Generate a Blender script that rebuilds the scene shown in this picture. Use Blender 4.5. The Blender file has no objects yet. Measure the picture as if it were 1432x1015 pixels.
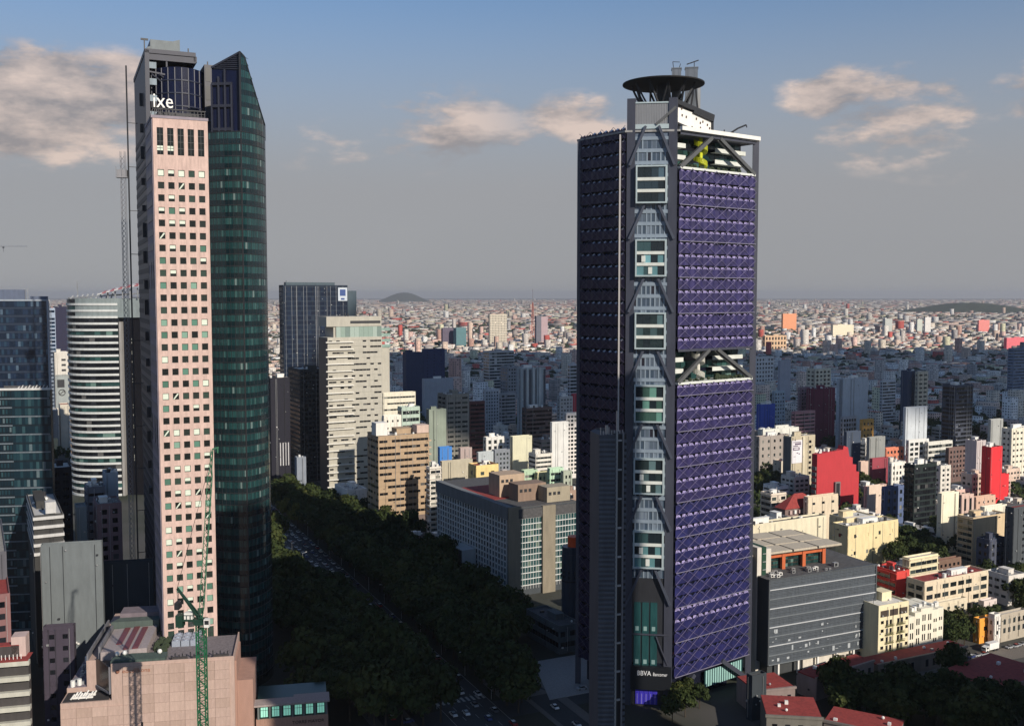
import bpy, math, random
import numpy as np
from math import sin, cos, tan, radians, pi, sqrt, atan2
from mathutils import Vector, Matrix

R = random.Random(11)
SC = bpy.context.scene
COL = SC.collection

# ---------------------------------------------------------------- camera
F = 1432.0                      # focal length in photo pixels (photo 1432 x 1015)
H = 150.0                       # camera height
TH = math.atan(95 / F)          # pitched down a little
cam_d = bpy.data.cameras.new('camera')
cam = bpy.data.objects.new('camera', cam_d)
COL.objects.link(cam)
cam.location = (0, 0, H)
cam.rotation_euler = (pi / 2 - TH, 0, 0)
cam_d.sensor_width = 36.0
cam_d.lens = 36.0
cam_d.clip_start = 1.0
cam_d.clip_end = 90000.0
SC.camera = cam

# ---------------------------------------------------------------- sky and sun
SUN_DIR = Vector((0.62, -0.785, 0)).normalized()      # horizontal direction towards the sun
SUN_EL = radians(27)
world = bpy.data.worlds.new('World')
SC.world = world
world.use_nodes = True
wn, wl = world.node_tree.nodes, world.node_tree.links
wn.clear()


def wnode(t, **kw):
    n = wn.new(t)
    for k, v in kw.items():
        setattr(n, k, v)
    return n


def wmath(op, a, b=None, clamp=False):
    n = wnode('ShaderNodeMath', operation=op, use_clamp=clamp)
    for i, v in enumerate((a, b)):
        if v is None:
            continue
        if isinstance(v, (int, float)):
            n.inputs[i].default_value = v
        else:
            wl.new(v, n.inputs[i])
    return n.outputs[0]


sky = wnode('ShaderNodeTexSky', sky_type='NISHITA', sun_disc=False)
sky.sun_elevation = SUN_EL
sky.sun_rotation = math.atan2(SUN_DIR.x, SUN_DIR.y)
sky.altitude = 2240
sky.air_density = 1.25
sky.dust_density = 1.6
sky.ozone_density = 1.6
geo = wnode('ShaderNodeTexCoord')
sep = wnode('ShaderNodeSeparateXYZ')
wl.new(geo.outputs['Generated'], sep.inputs[0])
gx, gy, gz = sep.outputs
az = wmath('ARCTAN2', gx, gy)                        # 0 straight ahead
el = wmath('ARCSINE', gz)
# smog layer: greys the lower sky all round
sm = wnode('ShaderNodeMapRange', interpolation_type='SMOOTHSTEP')
wl.new(gz, sm.inputs[0])
sm.inputs[1].default_value = 0.09
sm.inputs[2].default_value = 0.33
sm.inputs[3].default_value = 0.97
sm.inputs[4].default_value = 0.06
smog = sm.outputs[0]
mixs = wnode('ShaderNodeMix', data_type='RGBA')
wl.new(smog, mixs.inputs[0])
tint = wnode('ShaderNodeMix', data_type='RGBA', blend_type='MULTIPLY')
tint.inputs[0].default_value = 1.0
wl.new(sky.outputs[0], tint.inputs[6])
SKY_TINT = (0.70, 0.90, 1.06, 1)
SMOG_COL = (3.42, 3.42, 3.56, 1)
SKY_STRENGTH = 0.10
tint.inputs[7].default_value = SKY_TINT
wl.new(tint.outputs[2], mixs.inputs[6])
mixs.inputs[7].default_value = SMOG_COL
# clouds: banks of cumulus in a ring of directions, broken by noise
mp = wnode('ShaderNodeMapping')
mp.inputs['Scale'].default_value = (1, 1, 2.6)
wl.new(geo.outputs['Generated'], mp.inputs[0])
nz = wnode('ShaderNodeTexNoise')
nz.inputs['Scale'].default_value = 6.5
nz.inputs['Detail'].default_value = 9.0
nz.inputs['Roughness'].default_value = 0.60
wl.new(mp.outputs[0], nz.inputs['Vector'])
nz2 = wnode('ShaderNodeTexNoise')
nz2.inputs['Scale'].default_value = 26.0
nz2.inputs['Detail'].default_value = 6.0
wl.new(mp.outputs[0], nz2.inputs['Vector'])


def sky_angles(px, py):
    u, v = (px - 716) / F, (507.5 - py) / F
    d = Vector((u, cos(TH) + v * sin(TH), -sin(TH) + v * cos(TH))).normalized()
    return math.atan2(d.x, d.y), math.asin(d.z)


bank = None
for (px, py, ra, re, amp) in ((40, 150, .13, .062, 1.2), (165, 140, .075, .05, 1.0), (-90, 140, .14, .06, 1.0),
                              (595, 178, .12, .055, .50), (480, 190, .11, .05, .34), (1165, 133, .06, .034, .92), (1250, 166, .115, .055, .78),
                              (1320, 190, .09, .045, .45), (820, 168, .075, .032, .72), (740, 215, .12, .045, .40), (1520, 120, .1, .04, .9),
                              (-420, 190, .16, .06, .9), (1850, 170, .2, .06, .9), (2300, 90, .18, .07, .8), (-900, 80, .2, .07, .8)):
    a0, e0 = sky_angles(px, py)
    da = wmath('DIVIDE', wmath('SUBTRACT', az, a0), ra)
    de = wmath('DIVIDE', wmath('SUBTRACT', el, e0), re)
    q = wmath('SUBTRACT', 1.0, wmath('ADD', wmath('MULTIPLY', da, da), wmath('MULTIPLY', de, de)), True)
    q = wmath('MULTIPLY', q, amp)
    bank = q if bank is None else wmath('MAXIMUM', bank, q)
body = wmath('ADD', wmath('MULTIPLY', bank, 0.80), wmath('MULTIPLY', wmath('SUBTRACT', nz.outputs['Fac'], 0.5), 2.7))
body = wmath('ADD', body, wmath('MULTIPLY', wmath('SUBTRACT', nz2.outputs['Fac'], 0.5), 0.35))
ss = wnode('ShaderNodeMapRange', interpolation_type='SMOOTHSTEP')
wl.new(body, ss.inputs[0])
ss.inputs[1].default_value = 0.12
ss.inputs[2].default_value = 0.58
cover = wmath('MULTIPLY', wmath('MULTIPLY', ss.outputs[0], wmath('MINIMUM', wmath('MULTIPLY', bank, 2.2), 1.0)), 0.86)
cr = wnode('ShaderNodeValToRGB')
cr.color_ramp.elements[0].position = 0.12
cr.color_ramp.elements[0].color = (3.1, 2.85, 2.9, 1)
cr.color_ramp.elements[1].position = 0.80
cr.color_ramp.elements[1].color = (7.6, 6.1, 5.3, 1)
mp3 = wnode('ShaderNodeMapping')                     # relief: the same noise a little way towards the light
mp3.inputs['Scale'].default_value = (1, 1, 2.6)
mp3.inputs['Location'].default_value = (0.018, -0.01, 0.055)
wl.new(geo.outputs['Generated'], mp3.inputs[0])
nz3 = wnode('ShaderNodeTexNoise')
nz3.inputs['Scale'].default_value = 6.5
nz3.inputs['Detail'].default_value = 9.0
nz3.inputs['Roughness'].default_value = 0.60
wl.new(mp3.outputs[0], nz3.inputs['Vector'])
wl.new(wmath('ADD', wmath('MULTIPLY', wmath('SUBTRACT', nz.outputs['Fac'], nz3.outputs['Fac']), 3.4), 0.44, True), cr.inputs[0])
mixc = wnode('ShaderNodeMix', data_type='RGBA')
wl.new(cover, mixc.inputs[0])
wl.new(mixs.outputs[2], mixc.inputs[6])
wl.new(cr.outputs[0], mixc.inputs[7])
bg = wnode('ShaderNodeBackground')
bg.inputs['Strength'].default_value = SKY_STRENGTH
wl.new(mixc.outputs[2], bg.inputs['Color'])
wo = wnode('ShaderNodeOutputWorld')
wl.new(bg.outputs[0], wo.inputs['Surface'])

sun_d = bpy.data.lights.new('sun', 'SUN')
sun_d.energy = 5.0
sun_d.angle = radians(0.5)
sun_d.color = (1.0, 0.90, 0.76)
sun = bpy.data.objects.new('sun', sun_d)
COL.objects.link(sun)
sv = Vector((SUN_DIR.x * cos(SUN_EL), SUN_DIR.y * cos(SUN_EL), sin(SUN_EL)))
sun.rotation_euler = sv.to_track_quat('Z', 'Y').to_euler()
SC.view_settings.view_transform = 'Standard'
SC.view_settings.look = 'None'
SC.view_settings.exposure = 0.0
SC.view_settings.gamma = 1.0
SC.view_settings.use_curve_mapping = False
SC.render.engine = 'CYCLES'
SC.cycles.max_bounces = 6
SC.cycles.diffuse_bounces = 2
SC.cycles.glossy_bounces = 3
SC.cycles.volume_bounces = 0
SC.cycles.use_denoising = True


# ---------------------------------------------------------------- projection helpers
def unproj(px, py, Y):
    """point at horizontal distance Y ahead that the lens shows at pixel (px, py) of the photo"""
    u, v = (px - 716) / F, (507.5 - py) / F
    dy, dz = cos(TH) + v * sin(TH), -sin(TH) + v * cos(TH)
    return Vector((u * Y / dy, Y, H + dz * Y / dy))


def ground(px, py, z=0.0):
    v = (507.5 - py) / F
    dy, dz = cos(TH) + v * sin(TH), -sin(TH) + v * cos(TH)
    return unproj(px, py, (z - H) * dy / dz)


def proj(p):
    d = p[1] * cos(TH) - (p[2] - H) * sin(TH)
    q = p[1] * sin(TH) + (p[2] - H) * cos(TH)
    return 716 + F * p[0] / d, 507.5 - F * q / d


# ---------------------------------------------------------------- materials
MATS = {}


def mat(name, col, rough=0.8, metal=0.0, var=0.18, scale=0.12, bump=0.0, spec=None, streak=True, emit=None, world=False):
    """painted / rendered / concrete surface: colour broken by soft blotches, vertical grime and fine grain"""
    if name in MATS:
        return MATS[name]
    m = bpy.data.materials.new(name)
    m.use_nodes = True
    n, l = m.node_tree.nodes, m.node_tree.links
    b = n['Principled BSDF']
    b.inputs['Roughness'].default_value = rough
    b.inputs['Metallic'].default_value = metal
    if spec is not None:
        b.inputs['Specular IOR Level'].default_value = spec
    c = tuple(col) + (1,)
    if var > 0:
        tc = n.new('ShaderNodeTexCoord')
        mp_ = n.new('ShaderNodeMapping')
        mp_.inputs['Scale'].default_value = (scale, scale, scale * (0.22 if streak else 1.0))
        gp = n.new('ShaderNodeNewGeometry') if world else None
        l.new(gp.outputs['Position'] if world else tc.outputs['Object'], mp_.inputs[0])
        t = n.new('ShaderNodeTexNoise')
        t.inputs['Scale'].default_value = 4.0
        t.inputs['Detail'].default_value = 7.0
        t.inputs['Roughness'].default_value = 0.62
        l.new(mp_.outputs[0], t.inputs['Vector'])
        r = n.new('ShaderNodeMapRange')
        r.inputs[1].default_value = 0.3
        r.inputs[2].default_value = 0.7
        r.inputs[3].default_value = 1 - var
        r.inputs[4].default_value = 1 + var * 0.7
        l.new(t.outputs['Fac'], r.inputs[0])
        mx = n.new('ShaderNodeMix')
        mx.data_type = 'RGBA'
        mx.blend_type = 'MULTIPLY'
        mx.inputs[0].default_value = 1.0
        mx.inputs[6].default_value = c
        cb = n.new('ShaderNodeCombineColor')
        for i in range(3):
            l.new(r.outputs[0], cb.inputs[i])
        l.new(cb.outputs[0], mx.inputs[7])
        l.new(mx.outputs[2], b.inputs['Base Color'])
        if bump:
            bp = n.new('ShaderNodeBump')
            bp.inputs['Strength'].default_value = bump
            l.new(t.outputs['Fac'], bp.inputs['Height'])
            l.new(bp.outputs[0], b.inputs['Normal'])
    else:
        b.inputs['Base Color'].default_value = c
    if emit:
        b.inputs['Emission Color'].default_value = tuple(emit[:3]) + (1,)
        b.inputs['Emission Strength'].default_value = emit[3]
    MATS[name] = m
    return m


def pane_mat(name, stops, rough=0.08, spec=0.5, wob=0.25, metal=0.0):
    """window panes: each pane (mesh island) takes its own colour from the stops, with slightly wavy reflections"""
    if name in MATS:
        return MATS[name]
    m = bpy.data.materials.new(name)
    m.use_nodes = True
    n, l = m.node_tree.nodes, m.node_tree.links
    b = n['Principled BSDF']
    b.inputs['Roughness'].default_value = rough
    b.inputs['Specular IOR Level'].default_value = spec
    b.inputs['Metallic'].default_value = metal
    g = n.new('ShaderNodeNewGeometry')
    oi = n.new('ShaderNodeObjectInfo')
    ad = n.new('ShaderNodeMath')
    ad.operation = 'ADD'
    l.new(g.outputs['Random Per Island'], ad.inputs[0])
    l.new(oi.outputs['Random'], ad.inputs[1])
    fr = n.new('ShaderNodeMath')
    fr.operation = 'FRACT'
    l.new(ad.outputs[0], fr.inputs[0])
    cr_ = n.new('ShaderNodeValToRGB')
    cr_.color_ramp.interpolation = 'CONSTANT'
    e = cr_.color_ramp.elements
    e[0].position, e[0].color = stops[0][0], tuple(stops[0][1]) + (1,)
    e[1].position, e[1].color = stops[1][0], tuple(stops[1][1]) + (1,)
    for p, c in stops[2:]:
        x = e.new(p)
        x.color = tuple(c) + (1,)
    l.new(fr.outputs[0], cr_.inputs[0])
    l.new(cr_.outputs[0], b.inputs['Base Color'])
    if wob:
        tc = n.new('ShaderNodeTexCoord')
        t = n.new('ShaderNodeTexNoise')
        t.inputs['Scale'].default_value = 0.5
        t.inputs['Detail'].default_value = 2
        l.new(tc.outputs['Object'], t.inputs['Vector'])
        bp = n.new('ShaderNodeBump')
        bp.inputs['Strength'].default_value = wob
        bp.inputs['Distance'].default_value = 0.3
        l.new(t.outputs['Fac'], bp.inputs['Height'])
        l.new(bp.outputs[0], b.inputs['Normal'])
    MATS[name] = m
    return m


# ---------------------------------------------------------------- mesh collector
class MB:
    def __init__(s):
        s.v, s.f, s.m = [], [], []

    def poly(s, pts, mi=0):
        k = len(s.v)
        s.v += [tuple(p) for p in pts]
        s.f.append(tuple(range(k, k + len(pts))))
        s.m.append(mi)

    def mesh(s, pts, faces, mi=0):
        k = len(s.v)
        s.v += [tuple(p) for p in pts]
        for q in faces:
            s.f.append(tuple(i + k for i in q))
            s.m.append(mi)
        return s

    def box(s, x0, x1, y0, y1, z0, z1, mi=0, bottom=True):
        p = [(x0, y0, z0), (x1, y0, z0), (x1, y1, z0), (x0, y1, z0), (x0, y0, z1), (x1, y0, z1), (x1, y1, z1), (x0, y1, z1)]
        fs = [(4, 5, 6, 7), (0, 1, 5, 4), (1, 2, 6, 5), (2, 3, 7, 6), (3, 0, 4, 7)]
        if bottom:
            fs.append((3, 2, 1, 0))
        return s.mesh(p, fs, mi)

    def bar(s, a, b, r, mi=0, n=4, r2=None):
        a, b = Vector(a), Vector(b)
        d = (b - a)
        if d.length < 1e-6:
            return s
        d.normalize()
        up = Vector((0, 0, 1)) if abs(d.z) < 0.95 else Vector((1, 0, 0))
        x = d.cross(up).normalized()
        y = x.cross(d).normalized()
        r2 = r if r2 is None else r2
        pts, k = [], pi / n
        for c, rr in ((a, r), (b, r2)):
            for i in range(n):
                t = 2 * pi * i / n + k
                pts.append(c + x * (cos(t) * rr * (1.414 if n == 4 else 1)) + y * (sin(t) * rr * (1.414 if n == 4 else 1)))
        fs = [(i, (i + 1) % n, n + (i + 1) % n, n + i) for i in range(n)]
        fs += [tuple(range(n))[::-1], tuple(range(n, 2 * n))]
        return s.mesh(pts, fs, mi)

    def prism(s, poly, z0, z1, mi=0, cap=True):
        """vertical prism over a plan polygon (counter-clockwise); z1 may be a list of heights per corner"""
        n = len(poly)
        zt = z1 if isinstance(z1, (list, tuple)) else [z1] * n
        zb = z0 if isinstance(z0, (list, tuple)) else [z0] * n
        pts = [(p[0], p[1], zb[i]) for i, p in enumerate(poly)] + [(p[0], p[1], zt[i]) for i, p in enumerate(poly)]
        fs = [(i, (i + 1) % n, n + (i + 1) % n, n + i) for i in range(n)]
        if cap:
            fs += [tuple(range(n, 2 * n)), tuple(range(n))[::-1]]
        return s.mesh(pts, fs, mi)

    def ball(s, c, r, mi=0, seg=8, rings=5, sz=1.0):
        pts, fs = [], []
        for j in range(rings + 1):
            t = pi * j / rings
            for i in range(seg):
                a = 2 * pi * i / seg
                pts.append((c[0] + r * sin(t) * cos(a), c[1] + r * sin(t) * sin(a), c[2] + r * sz * cos(t)))
        for j in range(rings):
            for i in range(seg):
                fs.append((j * seg + i, (j + 1) * seg + i, (j + 1) * seg + (i + 1) % seg, j * seg + (i + 1) % seg))
        return s.mesh(pts, fs, mi)

    def build(s, name, mats, parent=None, kind=None, loc=None, rz=None, smooth=False):
        me = bpy.data.meshes.new(name)
        me.from_pydata(s.v, [], s.f)
        ms = mats if isinstance(mats, (list, tuple)) else [mats]
        for x in ms:
            me.materials.append(x)
        if len(ms) > 1:
            me.polygons.foreach_set('material_index', s.m)
        if smooth:
            me.polygons.foreach_set('use_smooth', [True] * len(s.f))
        me.update()
        return link(name, me, parent, kind, loc, rz)


def link(name, me, parent=None, kind=None, loc=None, rz=None):
    o = bpy.data.objects.new(name, me)
    COL.objects.link(o)
    if parent is not None:
        o.parent = parent
    if loc is not None:
        o.location = loc
    if rz is not None:
        o.rotation_euler = (0, 0, rz)
    if kind:
        o['kind'] = kind
    return o


USED = set()


def tag(o, label, cat, group=None):
    o['label'] = label
    o['category'] = cat
    o['kind'] = 'thing'
    if group:
        o['group'] = group
    return o


def thing(name, label, cat, loc=(0, 0, 0), rz=0.0, group=None):
    o = bpy.data.objects.new(name, None)
    o.empty_display_size = 1.0
    COL.objects.link(o)
    o.location = loc
    o.rotation_euler = (0, 0, rz)
    return tag(o, label, cat, group)


def copy_thing(o, loc, rz=0.0, label=None, group=None, scale=None):
    c = o.copy()
    COL.objects.link(c)
    c.location = loc
    c.rotation_euler = (0, 0, rz)
    if scale is not None:
        c.scale = scale
    if label:
        c['label'] = label
    if group:
        c['group'] = group
    for ch in o.children:
        d = ch.copy()
        COL.objects.link(d)
        d.parent = c
        for g in ch.children:
            e = g.copy()
            COL.objects.link(e)
            e.parent = d
    return c


YAW = radians(28)


def corner_fit(x0, xm, x1, ytop, yg=None, Y=None, yaw=YAW):
    """near corner seen at column xm, front face running to column x1, left face back to column x0"""
    C = ground(xm, yg) if Y is None else unproj(xm, ytop, Y)
    Yc = C.y
    # height of the top, then the plan position of the corner from the top edge
    T = unproj(xm, ytop, Yc)
    h = T.z
    C = Vector((T.x, Yc, 0))
    bx, by = cos(yaw), sin(yaw)
    ax, ay = -sin(yaw), cos(yaw)
    k = (h - H) * sin(TH)

    def run(px, dx, dy):
        u = (px - 716) / F
        den = dx - u * dy * cos(TH)
        return (u * (C.y * cos(TH) - k) - C.x) / den if abs(den) > 1e-4 else 20.0
    w = run(x1, bx, by)
    d = run(x0, ax, ay) if x0 < xm - 0.5 else 16.0
    return C, max(w, 2.0), max(min(d, 60.0), 3.0), h
# ---------------------------------------------------------------- ground, hills, haze, cloud
def ground_mat():
    m = bpy.data.materials.new('city_ground')
    m.use_nodes = True
    n, l = m.node_tree.nodes, m.node_tree.links
    b = n['Principled BSDF']
    b.inputs['Roughness'].default_value = 0.95
    tc = n.new('ShaderNodeTexCoord')
    t = n.new('ShaderNodeTexNoise')
    t.inputs['Scale'].default_value = 0.012
    t.inputs['Detail'].default_value = 9
    l.new(tc.outputs['Object'], t.inputs['Vector'])
    cr_ = n.new('ShaderNodeValToRGB')
    e = cr_.color_ramp.elements
    e[0].position, e[0].color = 0.38, (0.022, 0.03, 0.018, 1)
    e[1].position, e[1].color = 0.62, (0.075, 0.07, 0.068, 1)
    l.new(t.outputs['Fac'], cr_.inputs[0])
    l.new(cr_.outputs[0], b.inputs['Base Color'])
    return m


g = MB()
g.poly([(-40000, -2500, 0), (40000, -2500, 0), (40000, 42000, 0), (-40000, 42000, 0)])
g.build('ground', ground_mat(), kind='structure')


def hill(name, px, Y, r, hgt, col, sx=1.0):
    c = unproj(px, 412, Y)
    mb = MB()
    n, k = 28, 10
    rr = random.Random(int(px))
    pts = []
    ph = [rr.uniform(0, 6) for _ in range(6)]
    for j in range(k + 1):
        t = j / k
        for i in range(n):
            a = 2 * pi * i / n
            q = 1 + 0.16 * sin(2 * a + ph[0]) + 0.10 * sin(3 * a + ph[1]) + 0.05 * sin(7 * a + ph[2])
            z = hgt * (0.5 + 0.5 * cos(pi * t)) * (1 + 0.08 * sin(5 * a + ph[3]) * t)
            pts.append((r * sx * q * t * cos(a), r * q * t * sin(a), z - 1.0 * t))
    fs = []
    for j in range(k):
        for i in range(n):
            fs.append((j * n + i, (j + 1) * n + i, (j + 1) * n + (i + 1) % n, j * n + (i + 1) % n))
    mb.mesh(pts, fs)
    mb.build(name, mat('hill_' + str(int(px)), col, 0.95, var=0.4, scale=0.004, streak=False), kind='structure', loc=(c.x, Y, 0), smooth=True)


hill('hill', 566, 21000, 760, 200, (0.05, 0.055, 0.04))
hill('hill', 1356, 8600, 600, 86, (0.034, 0.045, 0.03), 1.1)

HAZE_TOP = 262.0
hz = MB()
hz.box(-41000, 41000, -2600, 43000, -1.0, HAZE_TOP)
hm = bpy.data.materials.new('haze_air')
hm.use_nodes = True
hn = hm.node_tree.nodes
hn.clear()
ho = hn.new('ShaderNodeOutputMaterial')
hv = hn.new('ShaderNodeVolumePrincipled')
HAZE_DENSITY = 3.6e-5
hv.inputs['Color'].default_value = (0.90, 0.91, 0.95, 1)
hv.inputs['Density'].default_value = HAZE_DENSITY
hv.inputs['Anisotropy'].default_value = 0.3
hm.node_tree.links.new(hv.outputs[0], ho.inputs['Volume'])
hz.build('haze', hm, kind='stuff')

# a broad cumulus behind the viewer, whose shade lies over the middle of the city
def cumulus(cx, cy, cz, pts, rad, seed):
    rr = random.Random(seed)
    mb = MB()
    for (x, y) in pts:
        q = rad * rr.uniform(0.8, 1.25)
        mb.ball((cx + x, cy + y, cz + rr.uniform(-30, 60)), q, 0, 12, 7, 0.55)
    mb.build('cloud', mat('cloud_white', (0.8, 0.8, 0.8), 1.0, var=0.1, scale=0.002), kind='structure', smooth=True)


CLOUD_Z = 1250.0
off = CLOUD_Z / tan(SUN_EL)
sx_, sy_ = SUN_DIR.x * off, SUN_DIR.y * off
cp = []
rr = random.Random(5)
for i in range(150):                       # shade wanted roughly over x 50..1500, y 1050..2400
    gy_ = rr.uniform(1060, 2420)
    gx_ = rr.uniform(-0.15 * gy_, 0.62 * gy_)
    if rr.random() < 0.86:
        cp.append((gx_, gy_))
cumulus(sx_, sy_, CLOUD_Z, cp, 125, 3)

# ---------------------------------------------------------------- the sprawl that is too far and too many to pick apart
def sprawl_mat():
    m = bpy.data.materials.new('sprawl_walls')
    m.use_nodes = True
    n, l = m.node_tree.nodes, m.node_tree.links
    b = n['Principled BSDF']
    b.inputs['Roughness'].default_value = 0.85
    at = n.new('ShaderNodeAttribute')
    at.attribute_name = 'paint'
    uv = n.new('ShaderNodeUVMap')
    uv.uv_map = 'wall_metres'
    sp = n.new('ShaderNodeSeparateXYZ')
    l.new(uv.outputs[0], sp.inputs[0])

    def mt(op, a, b_=None):
        k = n.new('ShaderNodeMath')
        k.operation = op
        for i, v in enumerate((a, b_)):
            if v is None:
                continue
            if isinstance(v, (int, float)):
                k.inputs[i].default_value = v
            else:
                l.new(v, k.inputs[i])
        return k.outputs[0]
    fu = mt('FRACT', mt('DIVIDE', sp.outputs[0], 3.4))
    fv = mt('FRACT', mt('DIVIDE', sp.outputs[1], 3.1))
    w = mt('MULTIPLY', mt('MULTIPLY', mt('GREATER_THAN', fu, 0.28), mt('LESS_THAN', fu, 0.80)),
           mt('MULTIPLY', mt('GREATER_THAN', fv, 0.30), mt('LESS_THAN', fv, 0.74)))
    wall = mt('GREATER_THAN', sp.outputs[1], 0.0)
    cell = n.new('ShaderNodeTexWhiteNoise')
    cell.noise_dimensions = '2D'
    fl = n.new('ShaderNodeVectorMath')
    fl.operation = 'FLOOR'
    dv = n.new('ShaderNodeVectorMath')
    dv.operation = 'DIVIDE'
    dv.inputs[1].default_value = (3.4, 3.1, 1)
    l.new(uv.outputs[0], dv.inputs[0])
    l.new(dv.outputs[0], fl.inputs[0])
    l.new(fl.outputs[0], cell.inputs['Vector'])
    w = mt('MULTIPLY', mt('MULTIPLY', w, wall), mt('GREATER_THAN', cell.outputs['Value'], 0.22))
    mx = n.new('ShaderNodeMix')
    mx.data_type = 'RGBA'
    l.new(w, mx.inputs[0])
    l.new(at.outputs['Color'], mx.inputs[6])
    mx.inputs[7].default_value = (0.025, 0.03, 0.035, 1)
    l.new(mx.outputs[2], b.inputs['Base Color'])
    return m


PAINTS = [((.66, .58, .48), 5), ((.72, .68, .62), 6), ((.70, .54, .44), 4), ((.55, .50, .46), 4), ((.62, .42, .34), 3), ((.50, .30, .24), 2),
          ((.62, .60, .42), 2), ((.40, .38, .37), 4), ((.80, .78, .75), 6), ((.50, .10, .08), 2), ((.30, .26, .24), 2), ((.66, .46, .40), 3)]
ROOFS = [((.42, .38, .35), 6), ((.30, .28, .27), 4), ((.42, .13, .09), 3), ((.55, .52, .48), 3), ((.22, .20, .19), 3)]


def pick(table, r):
    t = sum(w for _, w in table)
    k = r.uniform(0, t)
    for v, w in table:
        k -= w
        if k <= 0:
            return v
    return table[-1][0]


def box_field(name, boxes, m):
    """boxes: (cx, cy, w, d, h, yaw, wall colour, roof colour); one mesh of plain boxes with wall coordinates in metres"""
    N = len(boxes)
    A = np.array([b[:6] for b in boxes], dtype=np.float64)
    wc = np.array([b[6] for b in boxes]); rc = np.array([b[7] for b in boxes])
    c, s = np.cos(A[:, 5]), np.sin(A[:, 5])
    sx = np.array([-.5, .5, .5, -.5]); sy = np.array([-.5, -.5, .5, .5])
    lx, ly = A[:, 2:3] * sx, A[:, 3:4] * sy
    X = A[:, 0:1] + lx * c[:, None] - ly * s[:, None]
    Yv = A[:, 1:2] + lx * s[:, None] + ly * c[:, None]
    V = np.zeros((N, 8, 3))
    V[:, :4, 0] = X; V[:, 4:, 0] = X; V[:, :4, 1] = Yv; V[:, 4:, 1] = Yv
    V[:, 4:, 2] = A[:, 4:5]
    q = np.array([[0, 1, 5, 4], [1, 2, 6, 5], [2, 3, 7, 6], [3, 0, 4, 7], [4, 5, 6, 7]])
    Fc = (np.arange(N)[:, None, None] * 8 + q[None]).reshape(-1)
    me = bpy.data.meshes.new(name)
    me.vertices.add(N * 8)
    me.vertices.foreach_set('co', V.reshape(-1))
    me.loops.add(N * 20)
    me.loops.foreach_set('vertex_index', Fc.astype(np.int32))
    me.polygons.add(N * 5)
    me.polygons.foreach_set('loop_start', np.arange(0, N * 20, 4, dtype=np.int32))
    me.polygons.foreach_set('loop_total', np.full(N * 5, 4, dtype=np.int32))
    me.update(calc_edges=True)
    uv = me.uv_layers.new(name='wall_metres')
    U = np.zeros((N, 5, 4, 2))
    seed = np.random.RandomState(4).randint(0, 400, N) * 3.4
    for k, ax in enumerate((2, 3, 2, 3)):
        U[:, k, 1, 0] = A[:, ax]; U[:, k, 2, 0] = A[:, ax]
        U[:, k, :, 0] += seed[:, None]
        U[:, k, 2, 1] = A[:, 4]; U[:, k, 3, 1] = A[:, 4]
        U[:, k, :, 1] += 0.02
    U[:, 4] = -1
    uv.data.foreach_set('uv', U.reshape(-1))
    ca = me.color_attributes.new('paint', 'FLOAT_COLOR', 'CORNER')
    Cc = np.ones((N, 5, 4, 4))
    Cc[:, :4, :, :3] = wc[:, None, None, :]
    Cc[:, 4, :, :3] = rc[:, None, :]
    ca.data.foreach_set('color', Cc.reshape(-1))
    me.materials.append(m)
    o = link(name, me, None, 'stuff')
    return o


SPM = sprawl_mat()
# ---------------------------------------------------------------- general building pieces
FOOT = []          # (cx, cy, radius) of what stands on the ground
RECT = []          # (x0, x1, ytop, ybottom, Y) how the placed buildings show, so that fill-in buildings do not hide them


def zat(py, Y):
    return unproj(716, py, Y).z


def foot(C, w, d, yaw, m=2.0):
    """register the footprint of a box standing at C"""
    c, s = cos(yaw), sin(yaw)
    FOOT.append((C.x, C.y, c, s, w, d, m))


def blocked(x, y, m=0.0):
    for (cx, cy, c, s, w, d, k) in FOOT:
        dx, dy = x - cx, y - cy
        u, v = dx * c + dy * s, -dx * s + dy * c
        if -m - k < u < w + m + k and -m - k < v < d + m + k:
            return True
    return False


PANES = pane_mat('window_panes', [(0, (.012, .016, .018)), (.45, (.03, .04, .042)), (.70, (.06, .075, .07)), (.86, (.22, .22, .20)), (.94, (.015, .02, .03))])
PANES_BLUE = pane_mat('window_panes_blue', [(0, (.008, .016, .035)), (.4, (.014, .028, .06)), (.72, (.02, .045, .08)), (.9, (.07, .11, .16)), (.96, (.01, .02, .04))])
PANES_TEAL = pane_mat('window_panes_teal', [(0, (.012, .03, .03)), (.4, (.02, .055, .055)), (.7, (.035, .09, .085)), (.9, (.12, .2, .18)), (.96, (.02, .04, .04))])
PANES_DARK = pane_mat('window_panes_dark', [(0, (.006, .007, .01)), (.5, (.01, .012, .016)), (.8, (.02, .022, .028)), (.95, (.10, .10, .10))])
METAL = mat('galvanised_metal', (.45, .46, .47), .45, .6, var=.15)
DARKMETAL = mat('dark_metal', (.03, .032, .038), .5, .3, var=.15)
WHITE = mat('white_paint', (.76, .75, .72), .6, var=.10)
TANKW = mat('tank_white', (.74, .74, .72), .5, var=.08)
TANKB = mat('tank_dark', (.03, .03, .035), .5, var=.08)
ROOFG = mat('roof_grey', (.26, .25, .24), .95, var=.35, scale=.2, streak=False)
ROOFL = mat('roof_light', (.46, .44, .41), .95, var=.3, scale=.2, streak=False)
ROOFR = mat('roof_red', (.27, .040, .036), .9, var=.30, scale=.2, streak=False)
ROOFD = mat('roof_dark', (.08, .08, .085), .95, var=.35, scale=.2, streak=False)
ROOFM = {'g': ROOFG, 'l': ROOFL, 'r': ROOFR, 'd': ROOFD, 'w': mat('roof_white', (.66, .64, .6), .9, var=.2, scale=.2, streak=False)}


def wallm(c, rough=.85):
    c = tuple(round(x, 2) for x in c)
    return mat('wall_%d_%d_%d' % tuple(int(x * 100) for x in c), c, rough, var=.15)


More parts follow.
